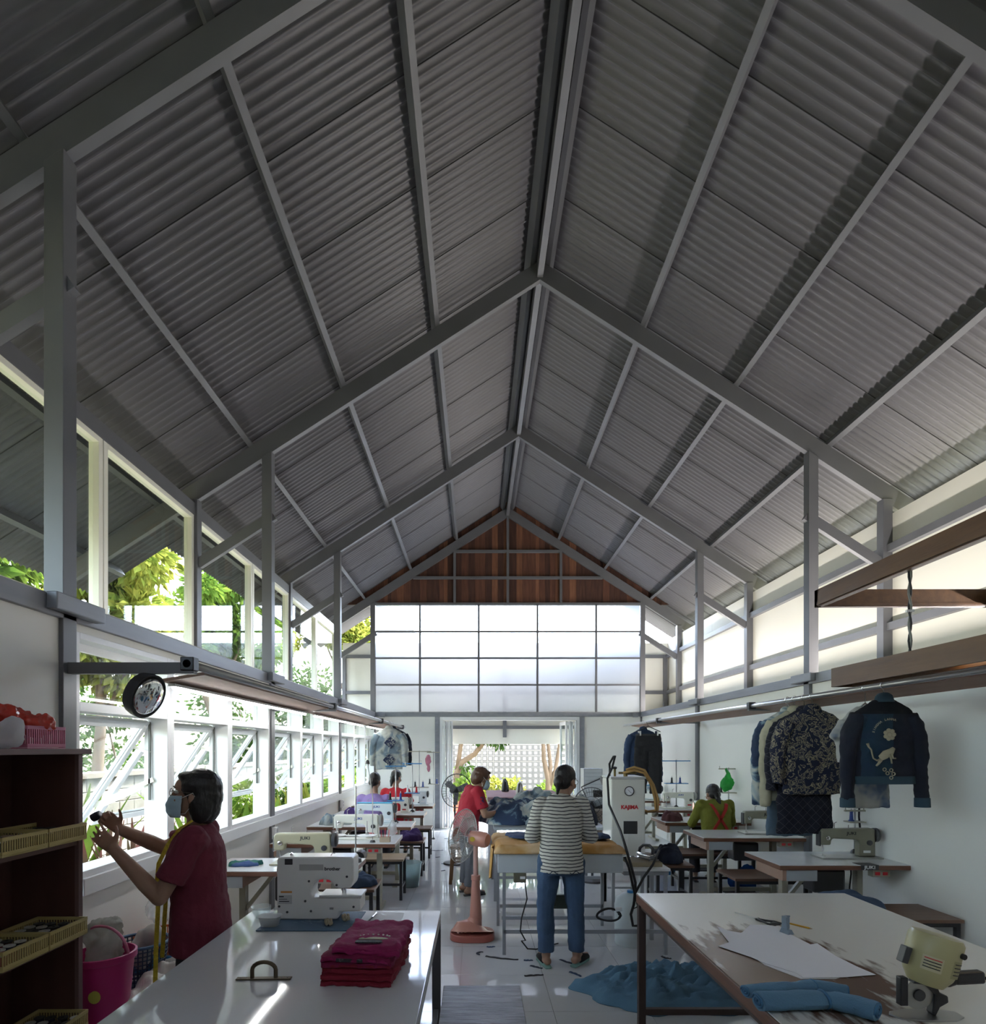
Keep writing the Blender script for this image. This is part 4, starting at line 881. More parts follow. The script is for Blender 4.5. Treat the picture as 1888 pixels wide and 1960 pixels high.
def person(label, loc, rz, J, look, voxel=.007, shirt=None, trousers=None, hair='bun', sleeve='short', hands=(('f',), ('f',)), skirt_hem=.14, shoe=BLACKS, sole=None, wid=1.0):
    t = thing('person', label, 'person', loc, rz); R = look; hc = V(J['head']); s = J.get('s', 1.0)
    b = MB(); headshape(b, hc, R, s); capsule(b, V(J['neck']) + V((0, 0, -.04)), hc + R @ V((0, -.015, -.05)), .052, .05)
    torso(b, J, 0, wid)
    for k, sx in (('L', -1), ('R', 1)):
        sh, el, wr = V(J['sh' + k]), V(J['el' + k]), V(J['wr' + k])
        capsule(b, sh * .92 + V(J['neck']) * .08, sh, .055, .05); limb(b, [sh, sh.lerp(el, .5), el, el.lerp(wr, .3), wr], [.050, .044, .037, .039, .026])
        f, pn, curl, th = J['hand' + k]; hand(b, wr, f, pn, -sx if J.get('thumbflip' + k) else sx, curl, .95, th)
        hp, kn, an = V(J['hip' + k]), V(J['kn' + k]), V(J['an' + k])
        limb(b, [hp, hp.lerp(kn, .5), kn, kn.lerp(an, .35), an], [.085, .07, .055, .053, .034]); td = V(J.get('toe' + k, (0, .17, 0)))
        limb(b, [an + V((0, 0, -.035)) - td * .2, an + td * .45 + V((0, 0, -.04)), an + td + V((0, 0, -.05))], [.030, .030, .02])
    link('body', remesh(b, voxel, 4, 'body'), SKIN, t, smooth=True)
    face(t, hc, R, s)
    # clothes
    c = MB(); torso(c, J, .018, wid); P = V(J['pelvis'])
    c.loft([(P + V((0, 0, -skirt_hem)), .185 * wid, .14, .9), (P, .185 * wid, .138, .9), (P.lerp(V(J['chest']), .3), .17 * wid, .128, .9)], 24, J.get('side', (1, 0, 0)))
    for k in 'LR':
        sh, el, wr = V(J['sh' + k]), V(J['el' + k]), V(J['wr' + k]); capsule(c, V(J['chest']).lerp(sh, .6), sh, .075, .066)
        if sleeve == 'short': e = sh.lerp(el, .72); c.tube([sh, sh.lerp(el, .3), e], [.066, .064, .068], 14)
        else: limb(c, [sh, sh.lerp(el, .5), el, el.lerp(wr, .5)], [.066, .058, .053, .047]); c.tube([el.lerp(wr, .5), el.lerp(wr, .85)], [.046, .042], 12)
    sm = remesh(c, voxel, 3, 'blouse', disp=(.07, .014)); so2 = link('blouse', sm, shirt, t, smooth=True)
    c = MB(); c.loft([(P + V((0, 0, -.12)), .165 * wid, .115, .9), (P + V((0, 0, .04)), .165 * wid, .12, .9)], 24, J.get('side', (1, 0, 0)))
    for k in 'LR':
        hp, kn, an = V(J['hip' + k]), V(J['kn' + k]), V(J['an' + k]); limb(c, [hp, hp.lerp(kn, .5), kn, kn.lerp(an, .4)], [.098, .084, .068, .066]); c.tube([kn.lerp(an, .4), kn.lerp(an, .93)], [.066, .062], 14)
    link('trousers', remesh(c, voxel, 3, 'trousers', disp=(.09, .02)), trousers, t, smooth=True)
    for k in 'LR':
        an = V(J['an' + k]); td = V(J.get('toe' + k, (0, .17, 0))); sd = V((0, 0, 1)).cross(td).normalized()
        a, e = an - td * .35, an + td * 1.12; zb = an.z - .088
        f = MB().loft([(V((a.x, a.y, zb + .012)), .026, .012), (V((an.x, an.y, zb + .012)) + td * .2, .036, .013), (V((an.x, an.y, zb + .012)) + td * .75, .043, .013), (V((e.x, e.y, zb + .012)), .02, .012)], 14, sd)
        so3 = f.build('shoe', sole or shoe, t, smooth=True)
        MB().loft([(an + td * .1 + V((0, 0, -.045)), .036, .03), (an + td * .45 + V((0, 0, -.045)), .040, .034), (an + td * .9 + V((0, 0, -.055)), .036, .024), (an + td * 1.08 + V((0, 0, -.06)), .02, .012)], 14, sd).build('shoe_upper', shoe, so3, smooth=True)
    T = lambda p: hc + R @ (V(p) * s); h = MB(); hm = HAIR
    if hair in ('bob', 'short'):
        h.ell(T((0, -.028, .034)), (.088 * s, .100 * s, .093 * s), R)
        h.ell(T((0, -.046, -.01)), (.090 * s, .086 * s, .085 * s), R)
        zl = -.06 if hair == 'bob' else -.02
        h.ell(T((0, -.055, zl)), (.087 * s, .070 * s, .088 * s), R)
        for sx in (-1, 1): h.ell(T((sx * .066, -.045, zl + .005)), (.027 * s, .055 * s, .082 * s if hair == 'bob' else .055), R)
        h.ell(T((0, .04, .082)), (.058 * s, .04 * s, .026 * s), R)
    else:
        h.ell(T((0, -.018, .034)), (.080 * s, .096 * s, .088 * s), R); h.ell(T((0, -.05, -.02)), (.072 * s, .058 * s, .065 * s), R)
        if hair == 'bun': h.ell(T((0, -.105, -.03)), (.036, .032, .045), R); capsule(h, T((0, -.1, -.05)), T((0, -.1, -.12)), .026, .012)
        else: limb(h, [T((0, -.09, -.03)), T((0, -.11, -.09)), T((.01, -.115, -.17))], [.034, .03, .014])
    ho = link('hair', remesh(h, .006, 3, 'hair', disp=(.02, .006)), HAIRB if J.get('brown') else hm, t, smooth=True)
    if hair in ('bun', 'tail'): MB().tube([T((.038 * cos(k * pi / 6), -.098 + .0, -.028 + .03 * sin(k * pi / 6))) for k in range(12)], .004, 5, closed=True).build('hair_tie', DARKM, ho)
    return t, T
# woman in maroon at the thread shelf
MAROON = mat('maroon_knit', (0.17, 0.022, 0.042), 0.9, n=(8, .3, .7), col2=(0.135, .017, .034), bump=(120, .2))
J = dict(s=1.02, pelvis=(0, -.03, .80), chest=(0, -.01, 1.12), neck=(0, -.015, 1.275), head=(0, .0, 1.425),
         shL=(-.165, -.03, 1.225), elL=(-.215, .10, .965), wrL=(-.14, .315, 1.185), handL=((.35, .75, .62), (.9, -.1, -.2), .16, .5),
         shR=(.165, -.02, 1.225), elR=(.19, .19, 1.13), wrR=(.05, .36, 1.255), handR=((-.3, .55, .75), (-.75, -.35, -.3), .95, 1.0),
         hipL=(-.085, -.03, .78), knL=(-.09, -.01, .43), anL=(-.09, -.03, .085), hipR=(.085, -.03, .78), knR=(.09, .0, .43), anR=(.09, -.02, .085))
t, T = person('woman in maroon blouse holding up a spool beside the thread shelf', (-1.405, 2.90, 0), radians(103), J, rot(0, 4), .0055, MAROON, DARKT, 'bob', 'short')
face_mask(t, J['head'], rot(0, 4), 1.02); glasses(t, J['head'], rot(0, 4), 1.02)
gr = MB()
for (a, b, c_, d_) in ((-.05, 1.1, .06, .03), (-.02, 1.04, .07, .025), (.0, .99, .05, .02), (-.04, 1.15, .03, .04)): pass
tp = tag(MB().build('tape_measure', None) if False else MB().rings([[V((x, y - .010 * q, z)), V((x, y + .010 * q, z)), V((x + .0015, y + .010 * q, z)), V((x + .0015, y - .010 * q, z))] for (x, y, z, q) in
    [(-.072, .16, .47, 1), (-.072, .155, .7, 1), (-.075, .145, .9, 1), (-.078, .15, 1.0, 1), (-.082, .14, 1.1, 1), (-.082, .10, 1.19, 1), (-.078, .05, 1.262, 1), (-.072, -.01, 1.302, 1)]]).rings([[V((x, y - .008, z)), V((x, y + .008, z)), V((x + .0015, y + .008, z + .001)), V((x + .0015, y - .008, z + .001))] for (x, y, z) in
    [(-.072, -.008, 1.302), (-.05, -.075, 1.302), (.0, -.092, 1.298), (.05, -.075, 1.302), (.072, -.008, 1.302)]]).rings([[V((x, y - .010, z)), V((x, y + .010, z)), V((x + .0015, y + .010, z)), V((x + .0015, y - .010, z))] for (x, y, z) in
    [(.072, -.01, 1.302), (.078, .05, 1.262), (.08, .105, 1.19), (.08, .14, 1.1), (.075, .15, 1.0), (.07, .15, .9), (.06, .165, .6)]]).build('tape_measure', mat('tape_yellow', (.62, .46, .03), .5, n=(60, .45, .5), col2=(.5, .36, .02)), None, loc=(-1.405, 2.90, 0), rot=(0, 0, radians(103))), 'yellow tape measure hanging round the neck of the maroon bloused woman', 'tape measure')
sp = thing('thread_spool', 'dark navy thread spool held in the raised hand', 'spool', (-1.83, 2.80, 1.325))
MB().lathe([(0, -.025), (.012, -.025), (.012, .025), (0, .025)], 12, Matrix.Rotation(1.1, 4, 'Y')).build('core', FRAMEW, sp); MB().lathe([(0, -.021), (.019, -.02), (.021, 0), (.019, .02), (0, .021)], 14, Matrix.Rotation(1.1, 4, 'Y')).build('thread', mat('navy_thread', (.012, .015, .035), .7), sp, smooth=2)
# woman in striped blouse at the ironing table
STRIPE = stripe_mat('striped_knit', (.58, .56, .50), (.055, .055, .06), .026, .30, bump=(9, .15))
J = dict(pelvis=(0, 0, .82), chest=(.0, .01, 1.14), neck=(.02, .03, 1.30), head=(.045, .06, 1.405), brown=False,
         shL=(-.145, .02, 1.225), elL=(-.228, .0, .98), wrL=(-.12, .24, .955), handL=((.3, .95, -.1), (0, 0, -1), .25, .4),
         shR=(.155, .02, 1.225), elR=(.235, .01, .98), wrR=(.14, .25, .955), handR=((-.3, .95, -.1), (0, 0, -1), .25, .4),
         hipL=(-.085, 0, .79), knL=(-.115, .02, .45), anL=(-.115, -.02, .085), toeL=(-.03, .165, 0), hipR=(.085, 0, .79), knR=(.115, .02, .45), anR=(.12, .0, .085), toeR=(.10, .135, 0))
GRNSOLE = mat('green_sole', (.20, .36, .32), .6)
t, T = person('woman in black striped white blouse and jeans at the ironing table', (.645, 4.43, 0), 0, J, rot(-38, -14), .0065, STRIPE, JEAN, 'bun', 'long', shoe=mat('black_felt', (.012, .012, .014), .9), sole=GRNSOLE, skirt_hem=.10, wid=.93)
glasses(t, J['head'], rot(-38, -14))
for sx, xs in ((-1, -.085), (1, .085)):
    pk = MB().slab(lambda u, v: V((xs - .06 + .12 * u, -.152 + .01 * abs(u - .5), .76 - .12 * v)), 2, 2, .003); 
for sx in (-1, 1):
    MB().tube([(sx * .085 - .04 + .012 * k, -.139 - .004 * sin(k), .735 - .010 * sin(k * 1.2)) for k in range(8)], .003, 5).build('pocket_stitching', mat('stitch', (.02, .03, .06), .8), t)
# woman in red sorting cloth
REDT = mat('red_jersey', (0.36, 0.012, 0.03), 0.85, bump=(80, .2))
J = dict(pelvis=(0, -.04, .82), chest=(0, .04, 1.08), neck=(0, .08, 1.215), head=(0, .15, 1.315), brown=True,
         shL=(-.16, .05, 1.17), elL=(-.2, .16, .93), wrL=(-.12, .36, .92), handL=((.2, .95, -.1), (0, 0, -1), .3, .5),
         shR=(.16, .05, 1.17), elR=(.2, .12, .91), wrR=(.13, .33, .93), handR=((-.2, .95, -.1), (0, 0, -1), .3, .5),
         hipL=(-.085, -.03, .79), knL=(-.09, .0, .44), anL=(-.09, -.03, .085), hipR=(.085, -.03, .79), knR=(.09, .0, .44), anR=(.09, -.03, .085))
t, T = person('woman in red blouse and face mask sorting the dyed cloth', (-.08, 6.62, 0), radians(-72), J, rot(0, -22), .008, REDT, GREYT, 'short', 'short')
face_mask(t, J['head'], rot(0, -22))
text('sleeve_numeral', '3', .12, Matrix.Translation((.237, .075, 1.07)) @ Matrix.Rotation(pi / 2, 4, 'Z') @ Matrix.Rotation(radians(85), 4, 'X'), mat('navy_print', (.03, .03, .12), .8), t, th=.004)
# seated women
def seated(label, loc, hz, shirt, trousers, hair, sc=1.0, hx=.0, yaw=0, sleeve='short', pitch=-18, seat=.485):
    H = hz
    J = dict(s=.98, pelvis=(0, 0, seat + .1), chest=(0, .05, seat + .42), neck=(hx * .6, .09, seat + .56), head=(hx, .13, H),
             shL=(-.165, .06, seat + .50), elL=(-.235, .16, seat + .27), wrL=(-.12, .36, .79), handL=((.25, .95, 0), (0, 0, -1), .3, .4),
             shR=(.165, .06, seat + .50), elR=(.235, .16, seat + .27), wrR=(.12, .36, .79), handR=((-.25, .95, 0), (0, 0, -1), .3, .4),
             hipL=(-.09, .02, seat + .08), knL=(-.11, .42, seat + .06), anL=(-.11, .40, .085), hipR=(.09, .02, seat + .08), knR=(.11, .42, seat + .06), anR=(.11, .40, .085))
    return person(label, loc, 0, J, rot(yaw, pitch), .008, shirt, trousers, hair, sleeve, skirt_hem=.08)[0]
seated('woman in lilac blouse seated at the fourth left sewing table', (-1.36, 7.66, 0), 1.215, mat('lilac_jersey', (.27, .19, .42), .85), DARKT, 'bun', yaw=-8)
seated('woman in red blouse seated at the farthest left sewing table', (-1.24, 8.88, 0), 1.205, mat('scarlet_jersey', (.42, .01, .02), .85), DARKT, 'tail', yaw=-25)
J0 = None
t = seated('woman in green sweater and red apron straps at the sewing table', (2.83, 6.83, 0), 1.11, mat('lime_knit', (.20, .21, .03), .95, bump=(60, .4)), DARKT, 'tail', sleeve='long', yaw=5)
ST = mat('red_strap', (.45, .03, .02), .8)
for a in (-1, 1):
    pts = [(a * .085, .085, 1.025), (a * .088, -.045, 1.0), (a * .06, -.088, .94), (a * .01, -.098, .85), (-a * .06, -.098, .74), (-a * .13, -.112, .62), (-a * .155, -.125, .56)]
    m = MB().rings([[V(p) + V((-.017, -.012, 0)), V(p) + V((.017, -.012, 0)), V(p) + V((.017, .006, 0)), V(p) + V((-.017, .006, 0))] for p in pts]); m.build('apron_strap', ST, t)
# ---------------------------------------------------------------- shelf, hanging clothes, cloth and small things
DWOOD = mat('shelf_wood', (0.11, 0.048, 0.038), 0.5, n=(4, .3, .7), col2=(0.075, .032, .026), stretch=(3, 3, .4)); DWOODT = mat('shelf_edge', (0.17, 0.10, 0.09), 0.5)
YEL = mat('cream_plastic', (0.50, 0.40, 0.16), 0.45)
t = thing('thread_shelf', 'dark wooden shelf unit with thread trays against the left wall', 'shelf', (-2.115, .7, 0))
MB().box(0, .34, -.02, 1.985, 1.625, 1.65).build('top_board', DWOODT, t, bev=.003); MB().box(0, .012, 0, 1.95, 0, 1.625).build('back_panel', DWOOD, t)
for y in (0, 1.93): MB().box(.012, .30, y, y + .02, 0, 1.625).build('side_panel', DWOOD, t); MB().box(.30, .318, y - .003, y + .024, 0, 1.625).build('edge_strip', DWOODT, t)
SHZ = (1.24, .815, .40)
for z in SHZ: MB().box(.012, .31, .02, 1.93, z - .025, z).build('shelf_board', DWOODT, t)
def tray(label, loc, w_, d, h=.075):
    t = thing('spool_tray', label, 'tray', loc); MB().box(0, w_, 0, d, 0, .005).build('base', YEL, t)
    m = MB()
    for z in (.012, h - .008): m.box(0, w_, 0, .006, z - .006, z + .008).box(0, w_, d - .006, d, z - .006, z + .008).box(0, .006, .006, d - .006, z - .006, z + .008).box(w_ - .006, w_, .006, d - .006, z - .006, z + .008)
    m.build('rim', YEL, t); m = MB(); k = int(d / .012); q = int(w_ / .012)
    for i in range(k + 1): y = .003 + (d - .006) * i / k; m.box(.001, .005, y - .0025, y + .0025, .01, h - .01).box(w_ - .005, w_ - .001, y - .0025, y + .0025, .01, h - .01)
    for i in range(q + 1): x = .003 + (w_ - .006) * i / q; m.box(x - .0025, x + .0025, .001, .005, .01, h - .01).box(x - .0025, x + .0025, d - .005, d - .001, .01, h - .01)
    o = m.build('bars', YEL, t); o['kind'] = 'stuff'; return t
SPC = [mat('thread_black', (.012, .012, .014), .7), mat('thread_navy', (.02, .025, .06), .7), mat('thread_brown', (.07, .035, .02), .7), mat('thread_crimson', (.22, .01, .03), .7), mat('thread_grey', (.16, .15, .14), .7)]
CAPM = [mat('cap_white', (.55, .54, .50), .5), mat('cap_tan', (.42, .28, .18), .5), mat('cap_dark', (.05, .05, .05), .4)]
def spool_proto(cm, km):
    t = thing('thread_spool', '', 'spool', (0, 0, 0)); MB().lathe([(0, .004), (.017, .004), (.018, .02), (.017, .046), (0, .046)], 14).build('thread', cm, t, smooth=2)
    MB().lathe([(.0, .046), (.021, .046), (.021, .050), (.006, .050), (.006, .047), (0, .047)], 14).build('flange', km, t, smooth=2); return t
rr = random.Random(9)
trays = [(-1.995 + .0, 2.17, 0), (-1.995, 2.41, 0), (-1.985, 2.16, 1), (-1.985, 2.40, 1), (-1.975, 2.39, 2)]
tl = ['cream spool tray at the near end of the top shelf', 'cream spool tray at the far end of the top shelf', 'cream spool tray with red spools on the middle shelf', 'cream spool tray at the far end of the middle shelf', 'cream spool tray on the lowest shelf in view']
_unused = ['thread spool lying low in the near tray of the top shelf', 'thread spool in the far tray of the top shelf', 'thread spool in the near tray of the middle shelf', 'thread spool in the far tray of the middle shelf', 'thread spool standing in the lowest shelf tray']
cache = {}
ORD = ('first', 'second', 'third', 'fourth')
CN = ('black', 'navy', 'brown', 'crimson', 'grey'); KN = ('white', 'tan', 'dark')
TN = ('near tray of the top shelf', 'far tray of the top shelf', 'near tray of the middle shelf', 'far tray of the middle shelf', 'lowest tray')
for k, (x, y, s_) in enumerate(trays):
    tray(tl[k], (x, y, SHZ[s_] + .001), .225, .232)
    for i in range(4):
        for j in range(4):
            ci = rr.choices(range(5), (6, 4, 2, 1 if k != 2 else 7, 2))[0]; ki = rr.choices(range(3), (4, 2, 4) if k > 1 else (2, 1, 6))[0]
            key = (ci, ki); L = (x + .034 + .052 * i + rr.uniform(-.003, .003), y + .035 + .053 * j + rr.uniform(-.003, .003), SHZ[s_] + .007)
            lab = '%s %s-flanged spool, %s column, %s row, %s' % (CN[ci], KN[ki], ORD[3 - i], ORD[j], TN[k]); grp = 'spools in the ' + TN[k]
            if key not in cache: p = spool_proto(SPC[ci], CAPM[ki]); cache[key] = p; p.location = L; p['label'] = lab; p['group'] = grp
            else: p = dup(cache[key], L, rr.uniform(0, 6), lab, grp)
PINKP = mat('pink_plastic', (.55, .16, .26), .4); REDBAG = mat('red_bag', (.50, .045, .03), .25, bump=(25, .4)); 
t = tray('pink plastic basket on top of the thread shelf', (-2.09, 2.37, 1.65), .26, .22, .095); t['category'] = 'basket'; t.name = 'plastic_basket'
for c in t.children: c.data.materials[0] = PINKP
def bag(name, label, cat, blobs_, loc, m, voxel=.012, disp=(.05, .03), parts=True):
    b = MB()
    for c, r in blobs_: b.ell(c, r)
    o = link(name, remesh(b, voxel, 2, name, disp=disp), m, None, smooth=True, loc=loc); return tag(o, label, cat)
bag('plastic_bag', 'crumpled red plastic bag heaped over the pink basket', 'bag', [((0, 0, .0), (.10, .09, .05)), ((.02, -.06, .035), (.05, .05, .035)), ((.11, .02, -.015), (.05, .06, .055)), ((-.05, .06, .03), (.05, .05, .03))], (-1.98, 2.46, 1.765), REDBAG, voxel=.007, disp=(.035, .05))
CLEARB = glass_mat('clear_bag', (.93, .94, .95), 1.5, .12, .28); WHITEB = glass_mat('white_bag', (.85, .86, .88), 1.45, .2, .65); GREENB = glass_mat('green_bag', (.12, .55, .18), 1.45, .2, .7); BLUEB = glass_mat('blue_bag', (.12, .40, .75), 1.45, .2, .7)
bag('plastic_bag', 'white plastic bag slumped at the edge of the shelf top', 'bag', [((0, 0, 0), (.07, .06, .05)), ((.02, .02, .04), (.04, .04, .04))], (-1.855, 2.28, 1.70), WHITEB)
# low bench with buckets and baskets in the corner behind the shelf
bench('low white bench under the windows holding baskets', -2.09, -1.6, 2.72, 4.1, .30, mat('bench_white', (.5, .49, .48), .5), MATS['dark_leg'])
BPINK = mat('bucket_pink', (.50, .03, .17), .35)
t = thing('bucket', 'bright pink plastic bucket beside the thread shelf', 'bucket', (-1.86, 2.90, .301))
MB().lathe([(0, 0), (.108, 0), (.135, .30), (.148, .305), (.148, .335), (.138, .337), (.128, .30), (.10, .012), (0, .012)], 28).build('body', BPINK, t, smooth=2)
MB().tube([(.138 * cos(a), -.02 + .0, .31 + .16 * sin(a)) for a in [pi * k / 14 for k in range(15)]], .007, 8).build('handle', PINKP, t, smooth=True)
MB().lathe([(0, 0), (.03, 0), (.03, .002), (0, .002)], 16, Matrix.Translation((.035, -.122, .16)) @ Matrix.Rotation(radians(86), 4, 'X')).build('sticker', mat('sticker_yellow', (.6, .55, .1), .5), t)
bag('plastic_bag', 'clear plastic bag of grey cloth bulging from the pink bucket', 'bag', [((0, 0, 0), (.09, .09, .10)), ((.03, .02, .09), (.05, .05, .05)), ((-.04, 0, .08), (.05, .06, .05))], (-1.87, 2.92, .66), glass_mat('bagged_cloth', (.55, .54, .50), 1.45, .2, .72), disp=(.05, .07))
NAVYP = mat('navy_plastic', (.02, .045, .10), .4)
def lattice(r0, r1, h, n, k):
    m = MB()
    for i in range(n): a = 2 * pi * i / n; m.bar((r0 * cos(a), r0 * sin(a), 0), (r1 * cos(a), r1 * sin(a), h), .006, .004, (cos(a), sin(a), .01))
    for j in range(k + 1):
        q = j / k; r = r0 + (r1 - r0) * q; m.tube([(r * cos(2 * pi * i / 32), r * sin(2 * pi * i / 32), h * q) for i in range(32)], .0035 if 0 < j < k else .008, 5, closed=True)
    return m
t = thing('laundry_basket', 'navy lattice laundry basket next to the pink bucket', 'basket', (-1.90, 3.28, .301))
o = lattice(.105, .15, .26, 40, 11).build('lattice', NAVYP, t); o['kind'] = 'stuff'; MB().lathe([(0, 0), (.108, 0), (.108, .006), (0, .006)], 24).build('base', NAVYP, t)
MB().tube([(.153 * cos(2 * pi * i / 36), .153 * sin(2 * pi * i / 36), .262) for i in range(36)], .009, 8, closed=True).build('rim', mat('navy_rim', (.06, .14, .26), .4), t, smooth=True)
bag('paper_bag', 'pale paper sack leaning in the navy laundry basket', 'bag', [((0, 0, 0), (.05, .07, .12)), ((.06, .0, .08), (.05, .06, .07))], (-1.88, 3.27, .52), mat('sack_grey', (.5, .49, .47), .7), disp=(.05, .02))
t = thing('crate', 'blue plastic crate on the low bench behind the maroon blouse', 'crate', (-2.075, 3.46, .301)); rect_frame(MB(), 0, .26, 0, .3, 0, .11, .01).box(0, .01, .01, .29, .01, .1).box(.25, .26, .01, .29, .01, .1).box(.01, .25, 0, .3, 0, .008).build('body', BLUEP, t, bev=.004); MB().bar((.02, -.002, .03), (.24, -.002, .09), .004, .012).bar((.02, -.002, .09), (.24, -.002, .03), .004, .012).build('rib', BLUEP, t)
ORP = mat('orange_plastic', (.62, .16, .05), .4)
t = tray('orange plastic basket stacked on the blue crate', (-2.07, 3.485, .412), .25, .25, .11); t.name = 'plastic_basket'; t['category'] = 'basket'
for c in t.children: c.data.materials[0] = ORP
bag('plastic_bag', 'clear plastic bag standing on the orange basket', 'bag', [((0, 0, 0), (.07, .07, .09)), ((.05, 0, .07), (.05, .05, .07)), ((-.03, 0, .02), (.06, .05, .06))], (-1.99, 3.66, .63), CLEARB, disp=(.06, .05))
def heap(name, label, cat, loc, rx, ry, h, m, seed, nr=18, na=56, fold=5.0, group=None, rz=0, top=.5, solid=True):
    """crumpled cloth: a mound with folds"""
    S = seed * 3.7; vs = []; fs = []
    for j in range(nr + 1):
        q = j / nr
        for i in range(na):
            a = 2 * pi * i / na; e = 1 + .18 * fbm((cos(a) * 1.6, sin(a) * 1.6, S), 1) + .05 * sin(a * 9 + S); r = q * e
            x, y = r * rx * cos(a), r * ry * sin(a)
            f = abs(fbm((x * fold * .7 + y * fold * .5, y * fold * 1.9 - x * fold * .5, S), 1, 2)) * 1.15; f2 = fbm((x * fold * 2.3 + y * 4, y * fold * 2, S + 5), 1, 2)
            prof = max(0.0, 1 - q ** (2 + top * 3)) ** .7
            z = h * prof * (.72 + (.75 if h < .15 else .42) * f + .10 * f2) + (.012 + .025 * abs(f2)) * (1 if q < .97 else .35)
            vs.append(V((x, y, z)))
    W = na
    for j in range(nr):
        for i in range(na):
            if j == 0: fs.append((i, W + i, W + (i + 1) % na)) if False else None
            fs.append((j * W + i, (j + 1) * W + i, (j + 1) * W + (i + 1) % na, j * W + (i + 1) % na))
    base = len(vs); vs += [V((p.x, p.y, 0)) for p in vs[nr * W:nr * W + W]]
    for i in range(na): fs.append((nr * W + i, base + i, base + (i + 1) % na, nr * W + (i + 1) % na))
    fs.append(tuple(base + i for i in range(na))[::-1])
    mb = MB().add(vs, fs); o = mb.build(name, m, None, smooth=True, loc=loc, rot=(0, 0, rz)); return tag(o, label, cat, group)
heap('cloth_sack', 'white plastic wrapped cloth spread on the low bench', 'cloth', (-1.72, 3.17, .301), .115, .34, .12, mat('white_wrap', (.52, .51, .50), .3), 3)
TIEDYE = ramp_mat('tie_dye', [(0, (.015, .025, .055)), (.44, (.02, .04, .09)), (.5, (.16, .24, .30)), (.56, (.48, .50, .46)), (.7, (.30, .38, .42))], 4.5, .85, 4, const=False, distortion=1.2)
TIEPALE = ramp_mat('tie_dye_pale', [(0, (.06, .10, .15)), (.40, (.14, .20, .25)), (.5, (.34, .38, .37)), (.7, (.42, .44, .40))], 5, .85, 4, const=False, distortion=1.0)
NAVYC = mat('navy_cloth', (.012, .017, .035), .9, n=(9, .35, .65), col2=(.03, .04, .07)); BLUEC = mat('sky_blue_cloth', (.12, .25, .37), .9, n=(5, .3, .7), col2=(.10, .21, .32), bump=(140, .25))
PURP = mat('purple_cloth', (.06, .03, .14), .9); DENIMC = mat('denim_cloth', (.035, .065, .13), .9)
heap('cloth_pile', 'large pile of navy and white tie dyed cloth', 'cloth', (.52, 6.83, .801), .50, .42, .25, TIEDYE, 1, fold=4, top=.9)
heap('cloth_pile', 'pale tie dyed cloth heaped behind the navy pile', 'cloth', (.72, 7.2, .802), .34, .2, .33, TIEPALE, 2, fold=5, top=.8)
heap('cloth_pile', 'black and navy cloth pile on the right of the striped blouse', 'cloth', (1.12, 6.72, .801), .27, .36, .24, NAVYC, 4, fold=5, top=.8)
heap('cloth_pile', 'tie dyed cloth folded at the front of the navy pile', 'cloth', (.80, 6.50, .801), .28, .18, .09, TIEPALE, 6, fold=6)
heap('fabric_pile', 'sky blue cloth heaped on the floor under the cutting table', 'cloth', (1.36, 3.93, .001), .64, .36, .125, BLUEC, 7, nr=46, na=130, fold=8, top=.3)
heap('cloth_bundle', 'purple cloth bundle on the bench by the lilac blouse', 'cloth', (-.88, 7.68, .451), .17, .16, .11, PURP, 8)
heap('cloth_bundle', 'denim cloth on the bench behind the domestic machine', 'cloth', (-1.05, 5.15, .451), .17, .15, .06, DENIMC, 9)
heap('cloth_bundle', 'folded white and navy cloth on the third left table', 'cloth', (-1.72, 7.1, .731), .2, .16, .09, TIEPALE, 10)
heap('cloth_bundle', 'dark red cloth on the corner of the green sweater table', 'cloth', (2.50, 7.45, .731), .13, .12, .10, mat('wine_cloth', (.10, .035, .04), .9), 11)
bench('small black stool holding the black cloth by the boiler', 1.84, 2.24, 5.96, 6.34, cat='stool', name='stool')
heap('cloth_bundle', 'black cloth heap beside the boiler foot', 'cloth', (2.03, 6.15, .46), .15, .16, .17, NAVYC, 12)
heap('cloth_bundle', 'purple cloth beside the lilac blouse on the bench end', 'cloth', (-1.66, 8.2, .731), .2, .12, .07, PURP, 13)
heap('seat_cloth', 'blue cloth draped on the brown bench by the wall', 'cloth', (2.66, 4.28, .451), .33, .18, .10, mat('mid_blue_cloth', (.05, .09, .17), .9), 14, fold=2)
heap('green_cloth', 'blue and green cut cloth on the nearest left sewing table', 'cloth', (-1.83, 4.60, .731), .13, .09, .012, ramp_mat('green_blue_cloth', [(0, (.02, .14, .12)), (.5, (.05, .10, .25))], 6), 15)
heap('cloth_bundle', 'navy pressed cloth lying on the tan ironing pad', 'cloth', (.52, 5.02, .892), .26, .15, .012, mat('pressed_navy', (.035, .055, .12), .9), 16)
heap('cloth_bundle', 'navy cloth at the right end of the tan ironing pad', 'cloth', (.98, 4.98, .892), .16, .13, .012, MATS['pressed_navy'], 17)
